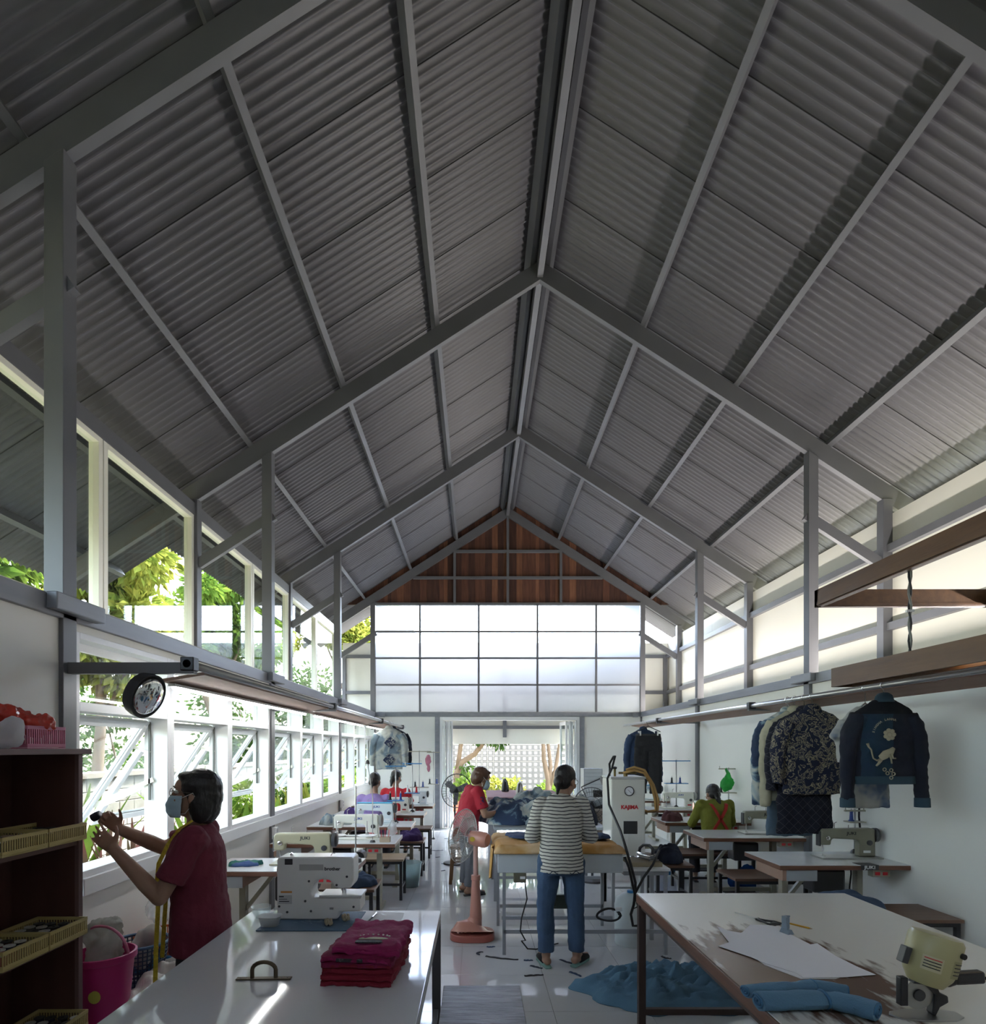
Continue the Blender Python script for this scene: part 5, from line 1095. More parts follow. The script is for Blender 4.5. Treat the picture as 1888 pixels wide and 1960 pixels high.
# hanging clothes
def two_tone(name, split, ca, cb, zy=None, cy=None, ax=None, cx_=None):
    m = mat(name, ca, .9, bump=(120, .25)); tt = m.node_tree; b = tt.nodes['Principled BSDF']; N = tt.nodes.new; Lk = tt.links.new
    tc = N('ShaderNodeTexCoord'); sx = N('ShaderNodeSeparateXYZ'); Lk(tc.outputs['Object'], sx.inputs[0])
    def cmp(sock, thr, op='GREATER_THAN', absv=False):
        if absv: a_ = N('ShaderNodeMath'); a_.operation = 'ABSOLUTE'; Lk(sock, a_.inputs[0]); sock = a_.outputs[0]
        q = N('ShaderNodeMath'); q.operation = op; q.inputs[1].default_value = thr; Lk(sock, q.inputs[0]); return q.outputs[0]
    nz = N('ShaderNodeTexNoise'); nz.inputs['Scale'].default_value = 8; Lk(tc.outputs['Object'], nz.inputs['Vector'])
    def mixc(fac, A, B):
        q = N('ShaderNodeMix'); q.data_type = 'RGBA'; Lk(fac, q.inputs[0])
        if isinstance(A, tuple): q.inputs[6].default_value = (*A, 1)
        else: Lk(A, q.inputs[6])
        q.inputs[7].default_value = (*B, 1); return q.outputs[2]
    c = mixc(cmp(sx.outputs[0], split), ca, cb)
    if ax: c = mixc(cmp(sx.outputs[0], ax, absv=True), c, cx_)
    if zy: c = mixc(cmp(sx.outputs[2], zy), c, cy)
    v = N('ShaderNodeMix'); v.data_type = 'RGBA'; v.blend_type = 'MULTIPLY'; v.inputs[0].default_value = .45; Lk(c, v.inputs[6]); Lk(nz.outputs['Color'], v.inputs[7]); Lk(v.outputs[2], b.inputs['Base Color'])
    return m
def hook(t, z, m=CHROME, wide=.17, zsh=-.12):
    MB().tube([(0, 0, zsh), (0, 0, -.035), (-.016, 0, -.02), (-.024, 0, .0), (-.016, 0, .018), (0, 0, .026), (.016, 0, .018), (.024, 0, .0)], .0028, 6).tube([(-wide, 0, zsh - .09), (0, 0, zsh), (wide, 0, zsh - .09)], .007, 8).build('hanger', m, t, smooth=True)
def garment(name, label, cat, px_, Y, xr, m, hw, ztop, zhem, cuffz, rz=0, sleeve_r=.055, group=None, cuffm=None, collar=True, thick=.043, hangm=CHROME, spread=.05, dsp=.03):
    t = thing(name, label, cat, (xr, Y, 2.085), rz, group); zt, zh, zc = ztop - 2.085, zhem - 2.085, cuffz - 2.085
    b = MB(); b.loft([((0, 0, zh), hw * 1.02, thick * .9, .75), ((0, 0, zh * .6 + zt * .4), hw * .98, thick * 1.1, .75), ((0, 0, zt - .16), hw * 1.0, thick * 1.2, .75), ((0, 0, zt - .06), hw * .96, thick * 1.1, .8), ((0, 0, zt - .02), hw * .7, thick * .9, .9), ((0, 0, zt + .02), hw * .34, thick * .9, 1)], 28)
    for sx in (-1, 1):
        b.tube([(sx * (hw - .03), 0, zt - .09), (sx * (hw + .03), 0, zt - .2), (sx * (hw + spread), .005, (zt + zc) * .55), (sx * (hw + spread * 1.1), -.01, zc)], [sleeve_r * 1.15, sleeve_r * 1.1, sleeve_r * .95, sleeve_r * .8], 14)
    link('body', remesh(b, .009, 2, 'garment', disp=(.09, dsp)), m, t, smooth=True)
    if collar: MB().loft([((0, -.005, zt), hw * .34, thick * 1.1), ((0, .0, zt + .045), hw * .27, thick * .95), ((0, .005, zt + .06), hw * .2, thick * .6)], 18).build('collar', cuffm or m, t, smooth=True)
    if cuffm:
        for sx in (-1, 1): MB().tube([(sx * (hw + spread * 1.1), -.01, zc + .055), (sx * (hw + spread * 1.1), -.012, zc - .01)], [sleeve_r * .92, sleeve_r * .95], 16).build('cuff', cuffm, t, smooth=2, bev=.003)
        MB().loft([((0, 0, zh - .012), hw * 1.06, thick * 1.08, .75), ((0, 0, zh + .042), hw * 1.05, thick * 1.1, .75)], 28).build('waistband', cuffm, t, smooth=2)
    hook(t, 0, hangm, hw * .75, zt + .045); return t
DENA = (.016, .045, .085); DENB = (.010, .014, .03)
TEAL = mat('cuff_denim', (.028, .06, .085), .9)
t = garment('denim_jacket', 'two tone denim jacket with cream back print on the right rail', 'jacket', 1693, 3.98, 2.79, two_tone('denim_panels', .03, DENA, DENB, -.20, (.006, .007, .013), .175, (.009, .012, .026)), .20, 1.965, 1.42, 1.26, cuffm=TEAL, spread=.05, sleeve_r=.05)
PRN = mat('cream_print', (.36, .32, .22), .8); yf = -.072
s_ = 'SINGHA LANNA'
for k, ch in enumerate(s_):
    a = radians(165 - 92 * k / (len(s_) - 1)); R_ = .115
    if ch != ' ': text('print_letter', ch, .021, XZ(-.01 + R_ * cos(a), yf - .004, -.352 + R_ * sin(a)) @ Matrix.Rotation(a - pi / 2, 4, 'Z'), PRN, t, bold=.0006)
fl = MB()
for k in range(7): a = 2 * pi * k / 7; fl.ell((-.012 + .028 * cos(a), yf - .002, -.34 + .028 * sin(a)), (.017, .003, .015), None, 10, 6)
fl.ell((-.012, yf - .003, -.34), (.016, .004, .016), None, 10, 6); fl.build('flower_print', PRN, t, smooth=True)
MB().tube([(-.16, yf, -.40), (-.15, yf, -.425), (-.135, yf, -.44), (-.128, yf, -.47), (-.12, yf, -.50), (-.095, yf, -.515), (-.075, yf, -.505)], [.009, .006, .005, .005, .005, .006, .007], 6).loft([((-.075, yf, -.50), .004, .020), ((-.04, yf, -.475), .004, .030), ((.0, yf, -.455), .004, .024), ((.018, yf, -.43), .004, .012)], 12, (0, 1, 0)).tube([(-.07, yf, -.51), (-.085, yf, -.535), (-.10, yf, -.55)], [.012, .008, .006], 6).tube([(.0, yf, -.47), (.012, yf, -.50), (.03, yf, -.50)], [.009, .006, .006], 6).tube([(-.01, yf, -.47), (.0, yf, -.51), (.004, yf, -.535)], [.008, .005, .005], 6).build('beast_print', PRN, t, smooth=True)
m_ = MB()
for (x, z) in ((-.045, -.575), (-.025, -.60), (.0, -.58), (.015, -.605), (.0, -.63)): m_.tube([(x + .011 * cos(k * pi / 5), yf, z + .011 * sin(k * pi / 5)) for k in range(10)], .003, 5, closed=True)
m_.build('ring_print', PRN, t)
garment('dyed_shirt', 'pale tie dyed shirt hanging below the denim jacket', 'shirt', 1693, 4.17, 2.79, ramp_mat('shirt_dye', [(0, (.05, .08, .16)), (.42, (.10, .14, .22)), (.5, (.34, .34, .32)), (.7, (.45, .43, .40))], 4, .9, 3, const=False), .17, 1.93, 1.23, 1.55, collar=False, spread=.0, sleeve_r=.045)
PAT = ramp_mat('printed_cotton', [(0, (.008, .012, .035)), (.50, (.30, .26, .17)), (.545, (.012, .016, .04)), (.60, (.22, .19, .12)), (.66, (.012, .016, .04))], 17, .9, 3.5, distortion=1.6)
garment('printed_jacket', 'navy jacket printed with cream trees on the right rail', 'jacket', 1553, 4.83, 2.79, PAT, .235, 1.955, 1.27, 1.36, cuffm=None, sleeve_r=.06)
def quilt():
    m = mat('quilted_navy', (.007, .008, .018), .9); tt = m.node_tree; b = tt.nodes['Principled BSDF']; N = tt.nodes.new; Lk = tt.links.new
    tc = N('ShaderNodeTexCoord'); sx = N('ShaderNodeSeparateXYZ'); Lk(tc.outputs['Object'], sx.inputs[0]); outs = []
    for op in ('ADD', 'SUBTRACT'):
        a = N('ShaderNodeMath'); a.operation = op; Lk(sx.outputs[0], a.inputs[0]); Lk(sx.outputs[2], a.inputs[1]); d = N('ShaderNodeMath'); d.operation = 'DIVIDE'; d.inputs[1].default_value = .075; Lk(a.outputs[0], d.inputs[0])
        f = N('ShaderNodeMath'); f.operation = 'FRACT'; Lk(d.outputs[0], f.inputs[0]); l = N('ShaderNodeMath'); l.operation = 'LESS_THAN'; l.inputs[1].default_value = .05; Lk(f.outputs[0], l.inputs[0]); outs.append(l.outputs[0])
    mx = N('ShaderNodeMath'); mx.operation = 'MAXIMUM'; Lk(outs[0], mx.inputs[0]); Lk(outs[1], mx.inputs[1]); q = N('ShaderNodeMix'); q.data_type = 'RGBA'; q.inputs[6].default_value = (.007, .008, .018, 1); q.inputs[7].default_value = (.06, .06, .075, 1); Lk(mx.outputs[0], q.inputs[0]); Lk(q.outputs[2], b.inputs['Base Color']); return m
garment('quilted_coat', 'long quilted navy coat behind the printed jacket', 'coat', 1550, 4.945, 2.79, quilt(), .235, 1.95, .93, 1.3, sleeve_r=.05)
garment('denim_coat', 'washed blue denim coat behind the quilted coat', 'coat', 1600, 5.29, 2.85, mat('washed_denim', (.12, .17, .22), .9, n=(6, .3, .7), col2=(.07, .11, .16)), .21, 1.95, .86, 1.2, spread=.03)
garment('cream_shirt', 'cream shirt hanging behind the printed navy jacket', 'shirt', 1490, 5.06, 2.77, mat('cream_cotton', (.42, .39, .28), .9), .21, 1.96, 1.2, 1.15, spread=.045)
garment('dyed_shirt', 'blue and white dyed shirt at the far end of the garment cluster', 'shirt', 1480, 5.175, 2.77, TIEDYE, .22, 1.96, 1.25, 1.15, spread=.05)
t = thing('trousers', 'black denim trousers clipped to a hanger on the right rail', 'trousers', (2.79, 9.44, 2.075))
b = MB(); b.loft([((0, 0, -.19), .20, .045, .8), ((0, 0, -.3), .215, .05, .8), ((0, 0, -.45), .22, .05, .8)], 24)
for sx in (-1, 1): b.loft([((sx * .11, 0, -.40), .118, .05, .8), ((sx * .115, 0, -.8), .105, .045, .8), ((sx * .12, 0, -1.15), .095, .04, .8)], 20)
link('body', remesh(b, .01, 2, 'trousers', disp=(.1, .025)), mat('black_denim', (.022, .022, .026), .9, bump=(90, .2)), t, smooth=True); MB().loft([((0, 0, -.185), .203, .048, .8), ((0, 0, -.215), .208, .05, .8)], 24).build('waistband', mat('waist_grey', (.06, .06, .065), .9), t, smooth=2); hook(t, 0, BLACKS, .2, -.06)
for sx in (-1, 1): MB().box(sx * .14 - .012, sx * .14 + .012, -.056, .056, -.215, -.14).build('clip', CHROME, t)
garment('blue_jacket', 'blue denim jacket behind the black trousers', 'jacket', 1225, 9.62, 2.76, mat('indigo', (.03, .055, .12), .9), .22, 1.95, 1.15, 1.1)
t = garment('dyed_shirt', 'grey tie dyed shirt on the left rail near the end wall', 'shirt', 745, 9.86, -1.48, TIEPALE, .225, 1.98, 1.30, 1.36, sleeve_r=.06, hangm=BLACKS)
for x, z in ((.03, -.33), (.01, -.62)): 
    pp = MB().cbox((0, 0, 0), (.15, .008, .15), Matrix.Rotation(radians(40), 3, 'Y')).build('patch', ramp_mat('navy_patch', [(0, (.01, .02, .06)), (.52, (.25, .27, .25)), (.58, (.01, .02, .06))], 22, .9, 3), t, loc=(x, -.066, z))
garment('dark_shirt', 'dark shirt hanging behind the grey dyed shirt', 'shirt', 770, 10.1, -1.46, NAVYC, .24, 1.98, 1.4, 1.36)
# ---------------------------------------------------------------- appliances and table clutter
def tp(x, y, z): p = pz(x, y, z); return (p.x, p.y)
# white domestic machine on a blue mat
matM = MB().slab(lambda u, v: V((-1.075 + .475 * u, 2.83 + .33 * v, .7665)), 2, 2, .006).build('rubber_mat', ramp_mat('blue_mat', [(0, (.07, .13, .21)), (.55, (.075, .14, .22)), (.62, (.16, .23, .30)), (.66, (.07, .13, .21))], 14, .6, 4, distortion=1), None, bev=.002)
tag(matM, 'blue patterned rubber mat under the white domestic machine', 'mat')
DW = mat('glossy_machine_white', (.72, .71, .68), .25)
t = thing('sewing_machine', 'large white domestic sewing machine on the blue mat', 'sewing machine', (-1.031, 3.0, .767)); k_ = .000689
cp = [(522, 785), (522, 338), (530, 322), (546, 316), (1078, 315), (1092, 322), (1098, 338), (1098, 495), (1088, 535), (1066, 550), (985, 552), (955, 540), (940, 512), (912, 489), (870, 482), (826, 490), (797, 515), (782, 550), (780, 590), (788, 618), (1150, 620), (1150, 722), (992, 728), (985, 770), (965, 785)]
MB().prism([((a - 520) * k_, (785 - b) * k_) for a, b in cp], .13, XZ(0, .13, 0)).build('body', DW, t, smooth=2, bev=.008, seg=3)
MB().cbox(((1000 - 520) * k_, .065, (785 - 608) * k_), (.22, .14, .012)).build('bed_plate', mat('bed_grey', (.62, .63, .64), .3), t, bev=.002)
MB().box((690 - 520) * k_, (872 - 520) * k_, -.0005, .003, (785 - 415) * k_, (785 - 370) * k_).build('handle_recess', mat('recess_grey', (.40, .39, .37), .5), t, bev=.0015)
MB().box((582 - 520) * k_, (640 - 520) * k_, -.004, .02, (785 - 372) * k_, (785 - 328) * k_).build('thread_window', DARKM, t, bev=.002)
MB().cyl(((532 - 520) * k_ - .02, .065, (785 - 430) * k_), ((532 - 520) * k_, .065, (785 - 430) * k_), .032, n=22).build('handwheel', DW, t, smooth=2, bev=.003)
for a, b in ((763, 496), (735, 645), (540, 685), (600, 727), (778, 720), (1097, 688), (1047, 462), (970, 525)): MB().cyl(((a - 520) * k_, -.0015, (785 - b) * k_), ((a - 520) * k_, .002, (785 - b) * k_), .0062, n=12).build('screw', DARKM, t)
text('lettering', 'brother', .0235, XZ((938 - 520) * k_, -.0008, (785 - 404) * k_), INK, t, bold=.0006, sx=1.1)
MB().box((552 - 520) * k_, (636 - 520) * k_, -.001, .001, (785 - 584) * k_, (785 - 570) * k_).build('warning_label', mat('orange_label', (.6, .25, .05), .5), t)
lb = MB().box((535 - 520) * k_, (636 - 520) * k_, -.001, .001, (785 - 666) * k_, (785 - 600) * k_).build('rating_label', mat('silver_label', (.45, .45, .45), .4), t)
MB().box((540 - 520) * k_, (575 - 520) * k_, -.0016, -.001, (785 - 615) * k_, (785 - 607) * k_).box((540 - 520) * k_, (615 - 520) * k_, -.0016, -.001, (785 - 650) * k_, (785 - 644) * k_).box((540 - 520) * k_, (600 - 520) * k_, -.0016, -.001, (785 - 632) * k_, (785 - 628) * k_).build('label_print', INK, lb)
MB().box((918 - 520) * k_, (946 - 520) * k_, -.001, .001, (785 - 708) * k_, (785 - 692) * k_).build('switch', mat('switch_grey', (.3, .3, .3), .5), t)
MB().cyl(((1000 - 520) * k_, .05, (785 - 620) * k_), ((1000 - 520) * k_, .05, (785 - 550) * k_), .004, n=8).cyl(((1000 - 520) * k_, .05, (785 - 580) * k_), ((1000 - 520) * k_, .05, (785 - 548) * k_), .009, n=10).box((985 - 520) * k_, (1015 - 520) * k_, .04, .07, (785 - 616) * k_, (785 - 606) * k_).build('needle_bar', CHROME, t, smooth=2)
MB().box((1012 - 520) * k_, (1026 - 520) * k_, .05, .062, (785 - 610) * k_, (785 - 550) * k_).build('presser_bar', CHROME, t)
MB().tube([((915 - 520) * k_, .04, (785 - 316) * k_), ((925 - 520) * k_, .04, (785 - 296) * k_), ((945 - 520) * k_, .04, (785 - 300) * k_)], .003, 6).tube([((600 - 520) * k_, .06, (785 - 316) * k_), ((612 - 520) * k_, .06, (785 - 302) * k_)], .008, 8).build('thread_guide', CHROME, t)
FROST = glass_mat('frosted_plastic', (.92, .93, .94), 1.45, .15, .45)
t = thing('plastic_tub', 'white translucent plastic tub at the corner of the blue mat', 'tub', (-1.03, 2.90, .768))
m = MB(); m.loft([((0, 0, 0), .040, .030, .6), ((0, 0, .045), .052, .040, .6), ((0, 0, .05), .057, .045, .6), ((0, 0, .05), .050, .038, .6), ((0, 0, .005), .037, .027, .6)], 24); m.build('body', FROST, t, smooth=2)
MB().loft([((0, 0, .028), .042, .032, .6), ((0, 0, .034), .043, .033, .6)], 20).build('content', NAVYC, t)
t = thing('glass_cup', 'clear glass cup behind the white plastic tub', 'cup', (-1.135, 3.07, .761))
GL2 = glass_mat('cup_glass', (.9, .93, .93), 1.5, .02, .12)
MB().lathe([(0, 0), (.030, 0), (.046, .03), (.052, .058), (.049, .058), (.043, .032), (.027, .006), (0, .006)], 24).build('body', GL2, t, smooth=2); MB().tube([(.046, 0, .05), (.068, 0, .05), (.07, 0, .03), (.045, 0, .018)], .004, 6).build('handle', GL2, t, smooth=True)
for lbl, x, y in (('small dark edged thread rosette at the front of the white machine', 629, 1766), ('cream thread rosette beside the foot of the white machine', 662, 1757)):
    a, b = tp(x, y, .785); q = thing('thread_rosette', lbl, 'rosette', (a, b, .767))
    m = MB()
    for k in range(9): an = 2 * pi * k / 9; m.ell((.013 * cos(an), .010 * sin(an), .018 + .008 * (k % 2)), (.009, .008, .013), None, 8, 6)
    m.build('petals', mat('rosette_cream', (.42, .37, .26), .8), q, smooth=True); MB().ell((0, 0, .014), (.011, .011, .014), None, 10, 6).build('core', DARKM if y > 1760 else MATS['rosette_cream'], q, smooth=True)
def sheet(name, label, cat, pts, z, m, th=.0012, group=None):
    q = [tp(a, b, z) for a, b in pts]; o = MB().prism(q, th, Matrix.Translation((0, 0, z))).build(name, m, None); return tag(o, label, cat, group)
PAPER = mat('paper', (.78, .78, .81), .8)
sheet('paper_sheet', 'white paper sheet with a pen behind the magenta shirts', 'paper', [(668, 1771), (696, 1743), (774, 1748), (764, 1772)], .7615, PAPER)
a, b = tp(705, 1764, .766), tp(719, 1750, .766)
t = thing('pen', 'black and silver pen lying on the white paper sheet', 'pen', (a[0], a[1], .7675)); MB().cyl((0, 0, 0), ((b[0] - a[0]), (b[1] - a[1]), 0), .004, n=8).build('barrel', INK, t, smooth=2); MB().cyl(((b[0] - a[0]) * .55, (b[1] - a[1]) * .55, .0), ((b[0] - a[0]) * 1.15, (b[1] - a[1]) * 1.15, 0), .0045, n=8).build('cap', CHROME, t, smooth=2)
# folded shirts
SH = [mat('magenta_jersey', (.26, .008, .085), .85, bump=(80, .2)), mat('magenta_dark', (.20, .006, .055), .85, bump=(80, .2)), mat('crimson_jersey', (.20, .006, .022), .85, bump=(80, .2))]
mat('label_black', (.03, .03, .035), .7, n=(90, .55, .6), col2=(.1, .1, .1))
lbls = ['crimson folded shirt at the bottom of the stack on the gloss table', 'crimson folded shirt second from the bottom of the stack', 'crimson folded shirt in the middle of the stack', 'dark magenta folded shirt above the crimson ones', 'magenta folded shirt with dark label second from the top', 'magenta folded shirt with beads and cream band on top of the stack']
rr = random.Random(4); z = .7605
for i in range(6):
    h = (.023, .024, .024, .026, .027, .030)[i]; ox, oy = rr.uniform(-.006, .006), rr.uniform(-.006, .006); yaw = -.06 + rr.uniform(-.03, .03)
    t = thing('folded_shirt', lbls[i], 'shirt', (-.435 + ox + (.02 if i == 5 else 0), 2.36 + oy, z), yaw, 'stack of folded shirts'); S_ = i * 2.1; W_, D_ = .268 - .012 * (i > 3), .37
    def f(u, v, S_=S_, h=h, W_=W_, D_=D_, i=i):
        x, y = (u - .5) * W_, (v - .5) * D_; e = min(u, 1 - u, v, 1 - v); r = 1 + .03 * fbm((u * 4, v * 4, S_), 1)
        return V((x * r + .012 * fbm((v * 9, S_, 1), 1), y * r + .010 * fbm((u * 9, S_, 4), 1), h * (.72 + .28 * min(1, e / .06)) + (.010 if i == 5 else .003) * fbm((u * 5, v * 6, S_ + 2), 1)))
    MB().slab(f, 26, 30, lambda u, v, h=h: h * (.9 if min(u, 1 - u, v, 1 - v) > .02 else .62)).build('cloth', SH[0 if i > 4 else 1 if i > 2 else 2], t, smooth=2)
    MB().slab(lambda u, v, f=f, h=h: f(u, .03) * .985 + V((0, -.001 - .012 * sin(pi * v), -h * .75 * (1 - v))) + V((0, -.002, -.004)), 16, 6, .002).build('fold', SH[0 if i > 3 else 2], t, smooth=True)
    if i == 5:
        bd = MB()
        for k in range(8): an = pi * (.88 - .76 * k / 7); bd.ell((.012 + .062 * cos(an), -.075 + .028 * sin(an), h + .004), (.0045, .0045, .003), None, 8, 6)
        o = bd.build('beads', mat('bead_white', (.7, .68, .6), .3), t, smooth=True)
        MB().prism([(.012 + .058 * cos(pi * k / 10), -.095 + .022 * sin(pi * k / 10)) for k in range(11)], .003, Matrix.Translation((0, 0, h))).build('cream_band', mat('cream_patch', (.46, .42, .30), .7), t)
        MB().box(-.05, .07, -.135, -.11, h - .002, h + .003).build('dark_label', mat('label_black', (.03, .03, .035), .7, n=(90, .55, .6), col2=(.1, .1, .1)), t)
    if i == 4: MB().box(-.07, .03, -.194, -.189, .004, .016).build('dark_label', MATS['label_black'], t)
    z += h * .93
t = thing('pull_handle', 'rusty metal pull handle lying on the glossy table', 'handle', (-.82, 2.245, .761), .03)
RUST = mat('rusty_steel', (.12, .09, .06), .5, .6)
MB().box(-.105, .105, -.012, .012, 0, .005).build('plate', RUST, t, bev=.001); MB().tube([(-.045, 0, .004), (-.045, 0, .035)] + [(-.045 * cos(a), 0, .035 + .03 * sin(a)) for a in [pi * k / 10 for k in range(1, 10)]] + [(.045, 0, .035), (.045, 0, .004)], .008, 8).build('grip', RUST, t, smooth=2)
for x in (-.09, -.068, .068, .09): MB().cyl((x, 0, .004), (x, 0, .0062), .003, n=8).build('screw', DARKM, t)
# mirror
t = thing('convex_mirror', 'round convex mirror with black rim under the rail arm', 'mirror', (-1.69, 3.0, 1.918)); R = V((.93, -.14, -.36)).to_track_quat('Z', 'Y').to_matrix().to_4x4()
MB().lathe([(0, -.055), (.112, -.055), (.118, -.03), (.118, .0), (.112, .0), (.105, -.01), (0, -.01)], 32, R).build('rim', BLACKS, t, smooth=2); MB().lathe([(.111, -.002), (.085, .012), (.045, .021), (.0, .024)], 32, R).build('mirror_glass', mat('mirror_silver', (.85, .86, .86), .02, 1.0), t, smooth=True)
MB().tube([(-.02, .01, .06), (-.01, 0, .10), (.0, 0, .125)], .008, 8).build('bracket', BLACKS, t)
# right cutting table clutter
sheet('paper_pattern', 'lower cream paper pattern showing under the larger one', 'paper', [(1393, 1797), (1441, 1776), (1500, 1782), (1580, 1822), (1650, 1858), (1600, 1874), (1534, 1874), (1465, 1848)], .8005, PAPER)
sheet('paper_pattern', 'large cut white paper pattern on the worn cutting table', 'paper', [(1373, 1773), (1392, 1781), (1420, 1786), (1437, 1770), (1492, 1772), (1510, 1787), (1552, 1808), (1565, 1806), (1600, 1830), (1640, 1850), (1677, 1866), (1612, 1871), (1538, 1872), (1525, 1863), (1468, 1845), (1440, 1833), (1375, 1811), (1396, 1804), (1384, 1789)], .803, PAPER)
def seg(x0, y0, x1, y1, z): a, b = tp(x0, y0, z), tp(x1, y1, z); return V((a[0], a[1], z)), V((b[0], b[1], z))
A, B = seg(1407, 1748, 1492, 1770, .806); d = B - A
t = thing('scissors', 'long steel tailor scissors above the paper pattern', 'scissors', A); n_ = V((-d.y, d.x, 0)).normalized()
MB().prism([(0, 0), tuple((d * .55 + n_ * .012)[:2]), tuple((d * .55 - n_ * .006)[:2])], .003).build('blade', STEELB, t); MB().prism([(0, .002), tuple((d * .55 + n_ * .004)[:2]), tuple((d * .5 - n_ * .014)[:2])], .003, Matrix.Translation((0, 0, .003))).build('blade', STEELB, t)
for s in (-1, 1): MB().tube([d * .5 + n_ * .003 * s, d * .68 + n_ * .012 * s, d * .82 + n_ * .03 * s, d * .98 + n_ * .026 * s, d * 1.0 + n_ * .01 * s, d * .84 + n_ * .008 * s], .005, 6).build('handle', BLACKS, t, smooth=True)
MB().cyl(d * .55, d * .55 + V((0, 0, .008)), .005, n=8).build('pivot', CHROME, t)
A, B = seg(1506, 1766, 1556, 1778, .804); t = thing('pencil', 'yellow pencil at the edge of the paper pattern', 'pencil', A); d = B - A
MB().cyl((0, 0, 0), d * .9, .0042, n=6).build('shaft', mat('pencil_yellow', (.55, .30, .02), .4), t); MB().cyl(d * .9, d, .0042, .0006, n=6).build('tip', PALEB, t)
a, b = tp(1498, 1783, .803); t = thing('binder_clip', 'blue grey binder clip standing beside the pencil', 'clip', (a, b, .803), .3); MB().prism([(-.018, 0), (.018, 0), (.004, .022), (-.004, .022)], .05, Matrix.Rotation(pi / 2, 4, 'X')).build('body', mat('clip_grey', (.20, .26, .33), .4), t); MB().tube([(-.012, -.04, .02), (-.016, -.04, .07), (.0, -.04, .082), (.006, -.01, .075), (.0, -.01, .02)], .004, 6).box(-.016, .002, -.04, -.012, .025, .078).build('lever', MATS['clip_grey'], t)
def roll(label, pts, r, seed):
    P = []
    for (x, y) in pts: q = pz(x, y, .80 + r * .9); P.append(V((q.x, q.y, .802 + r * .82)))
    c = P[0].copy(); m = MB(); n = 26; R = []
    for i in range(n + 1):
        f = i / n * (len(P) - 1); j = min(int(f), len(P) - 2); p = P[j].lerp(P[j + 1], f - j) - c; d = (P[j + 1] - P[j]).normalized(); s_ = V((-d.y, d.x, 0)); pinch = 1 - .22 * math.exp(-((i / n - .52) / .05) ** 2)
        R.append([p + s_ * (r * 1.25 * cos(2 * pi * k / 22) * pinch * (1 + .10 * fbm((i * .22, k * .5, seed), 1))) + V((0, 0, r * .82 * sin(2 * pi * k / 22) * pinch * (1 + .12 * fbm((i * .3, k * .45, seed + 3), 1)))) for k in range(22)])
    m.rings(R); t = thing('cloth_roll', label, 'cloth', c, group='rolled blue cloth'); m.build('cloth', BLUEC, t, smooth=2)
    mid = P[len(P) // 2] - c; MB().tube([mid + V((-.005, r * 1.12 * cos(a), r * .72 * sin(a))) for a in [2 * pi * k / 16 for k in range(16)]], .005, 6, closed=True).build('tie', mat('tie_blue', (.06, .18, .32), .8), t, smooth=True)
    for e in (0, -1):
        cc = P[e] - c; d = (P[1] - P[0] if e == 0 else P[-2] - P[-1]).normalized(); s_ = V((-d.y, d.x, 0))
        MB().tube([cc - d * .002 + s_ * (r * (1 - k / 22) * cos(k * .75)) + V((0, 0, r * .7 * (1 - k / 22) * sin(k * .75))) for k in range(20)], .0035, 5).build('spiral_end', MATS['tie_blue'], t, smooth=True)
roll('narrow roll of sky blue cloth behind the wider blue roll', [(1428, 1898), (1480, 1893), (1560, 1887), (1622, 1897)], .024, 1)
roll('wide roll of sky blue cloth tied in the middle on the table edge', [(1452, 1916), (1520, 1914), (1580, 1912), (1640, 1924), (1680, 1936)], .034, 2)
# rotary cutter
CRM = mat('cutter_cream', (.46, .42, .22), .35)
t = thing('rotary_cutter', 'cream electric rotary cloth cutter on the worn cutting table', 'cloth cutter', (1.425, 1.85, .8005))
MB().prism([(-.112, .0), (-.09, -.03), (-.02, -.045), (.07, -.042), (.112, -.02), (.115, .02), (.06, .04), (-.04, .04), (-.095, .022)], .005).build('foot_plate', STEELB, t, bev=.0015)
MB().cyl((-.017, .004, .066), (-.017, .0, .066), .046, n=32).build('blade', mat('blade_steel', (.42, .42, .40), .35, .8), t); MB().cyl((-.017, -.006, .066), (-.017, .0, .066), .018, n=20).build('blade_hub', DARKM, t)
MB().box(-.082, -.058, -.012, .012, .035, .125).build('blade_guard', BLACKS, t, bev=.003)
MB().prism([(.02, .01), (.03, .0), (.045, .03), (.072, .045), (.07, .065), (.045, .075), (.03, .11), (-.03, .12), (-.04, .105), (.0, .10), (.03, .07)], .03, XZ(0, .02, 0)).build('gear_case', BLACKS, t, bev=.004)
Rm = Matrix.Translation((.002, 0, .105)) @ Matrix.Rotation(math.atan(.26), 4, 'Y')
MB().lathe([(0, 0), (.048, 0), (.066, .03), (.074, .06), (.074, .145), (.066, .158), (.0, .162)], 28, Rm).build('motor_housing', CRM, t, smooth=2)
MB().bar((.06, 0, .11), (.095, 0, .122), .03, .04).bar((.09, 0, .12), (.185, 0, .125), .032, .04).build('handle', BLACKS, t, bev=.008)
MB().bar((-.078, -.01, .175), (-.062, -.01, .225), .03, .02).build('switch', DARKM, t, bev=.003)
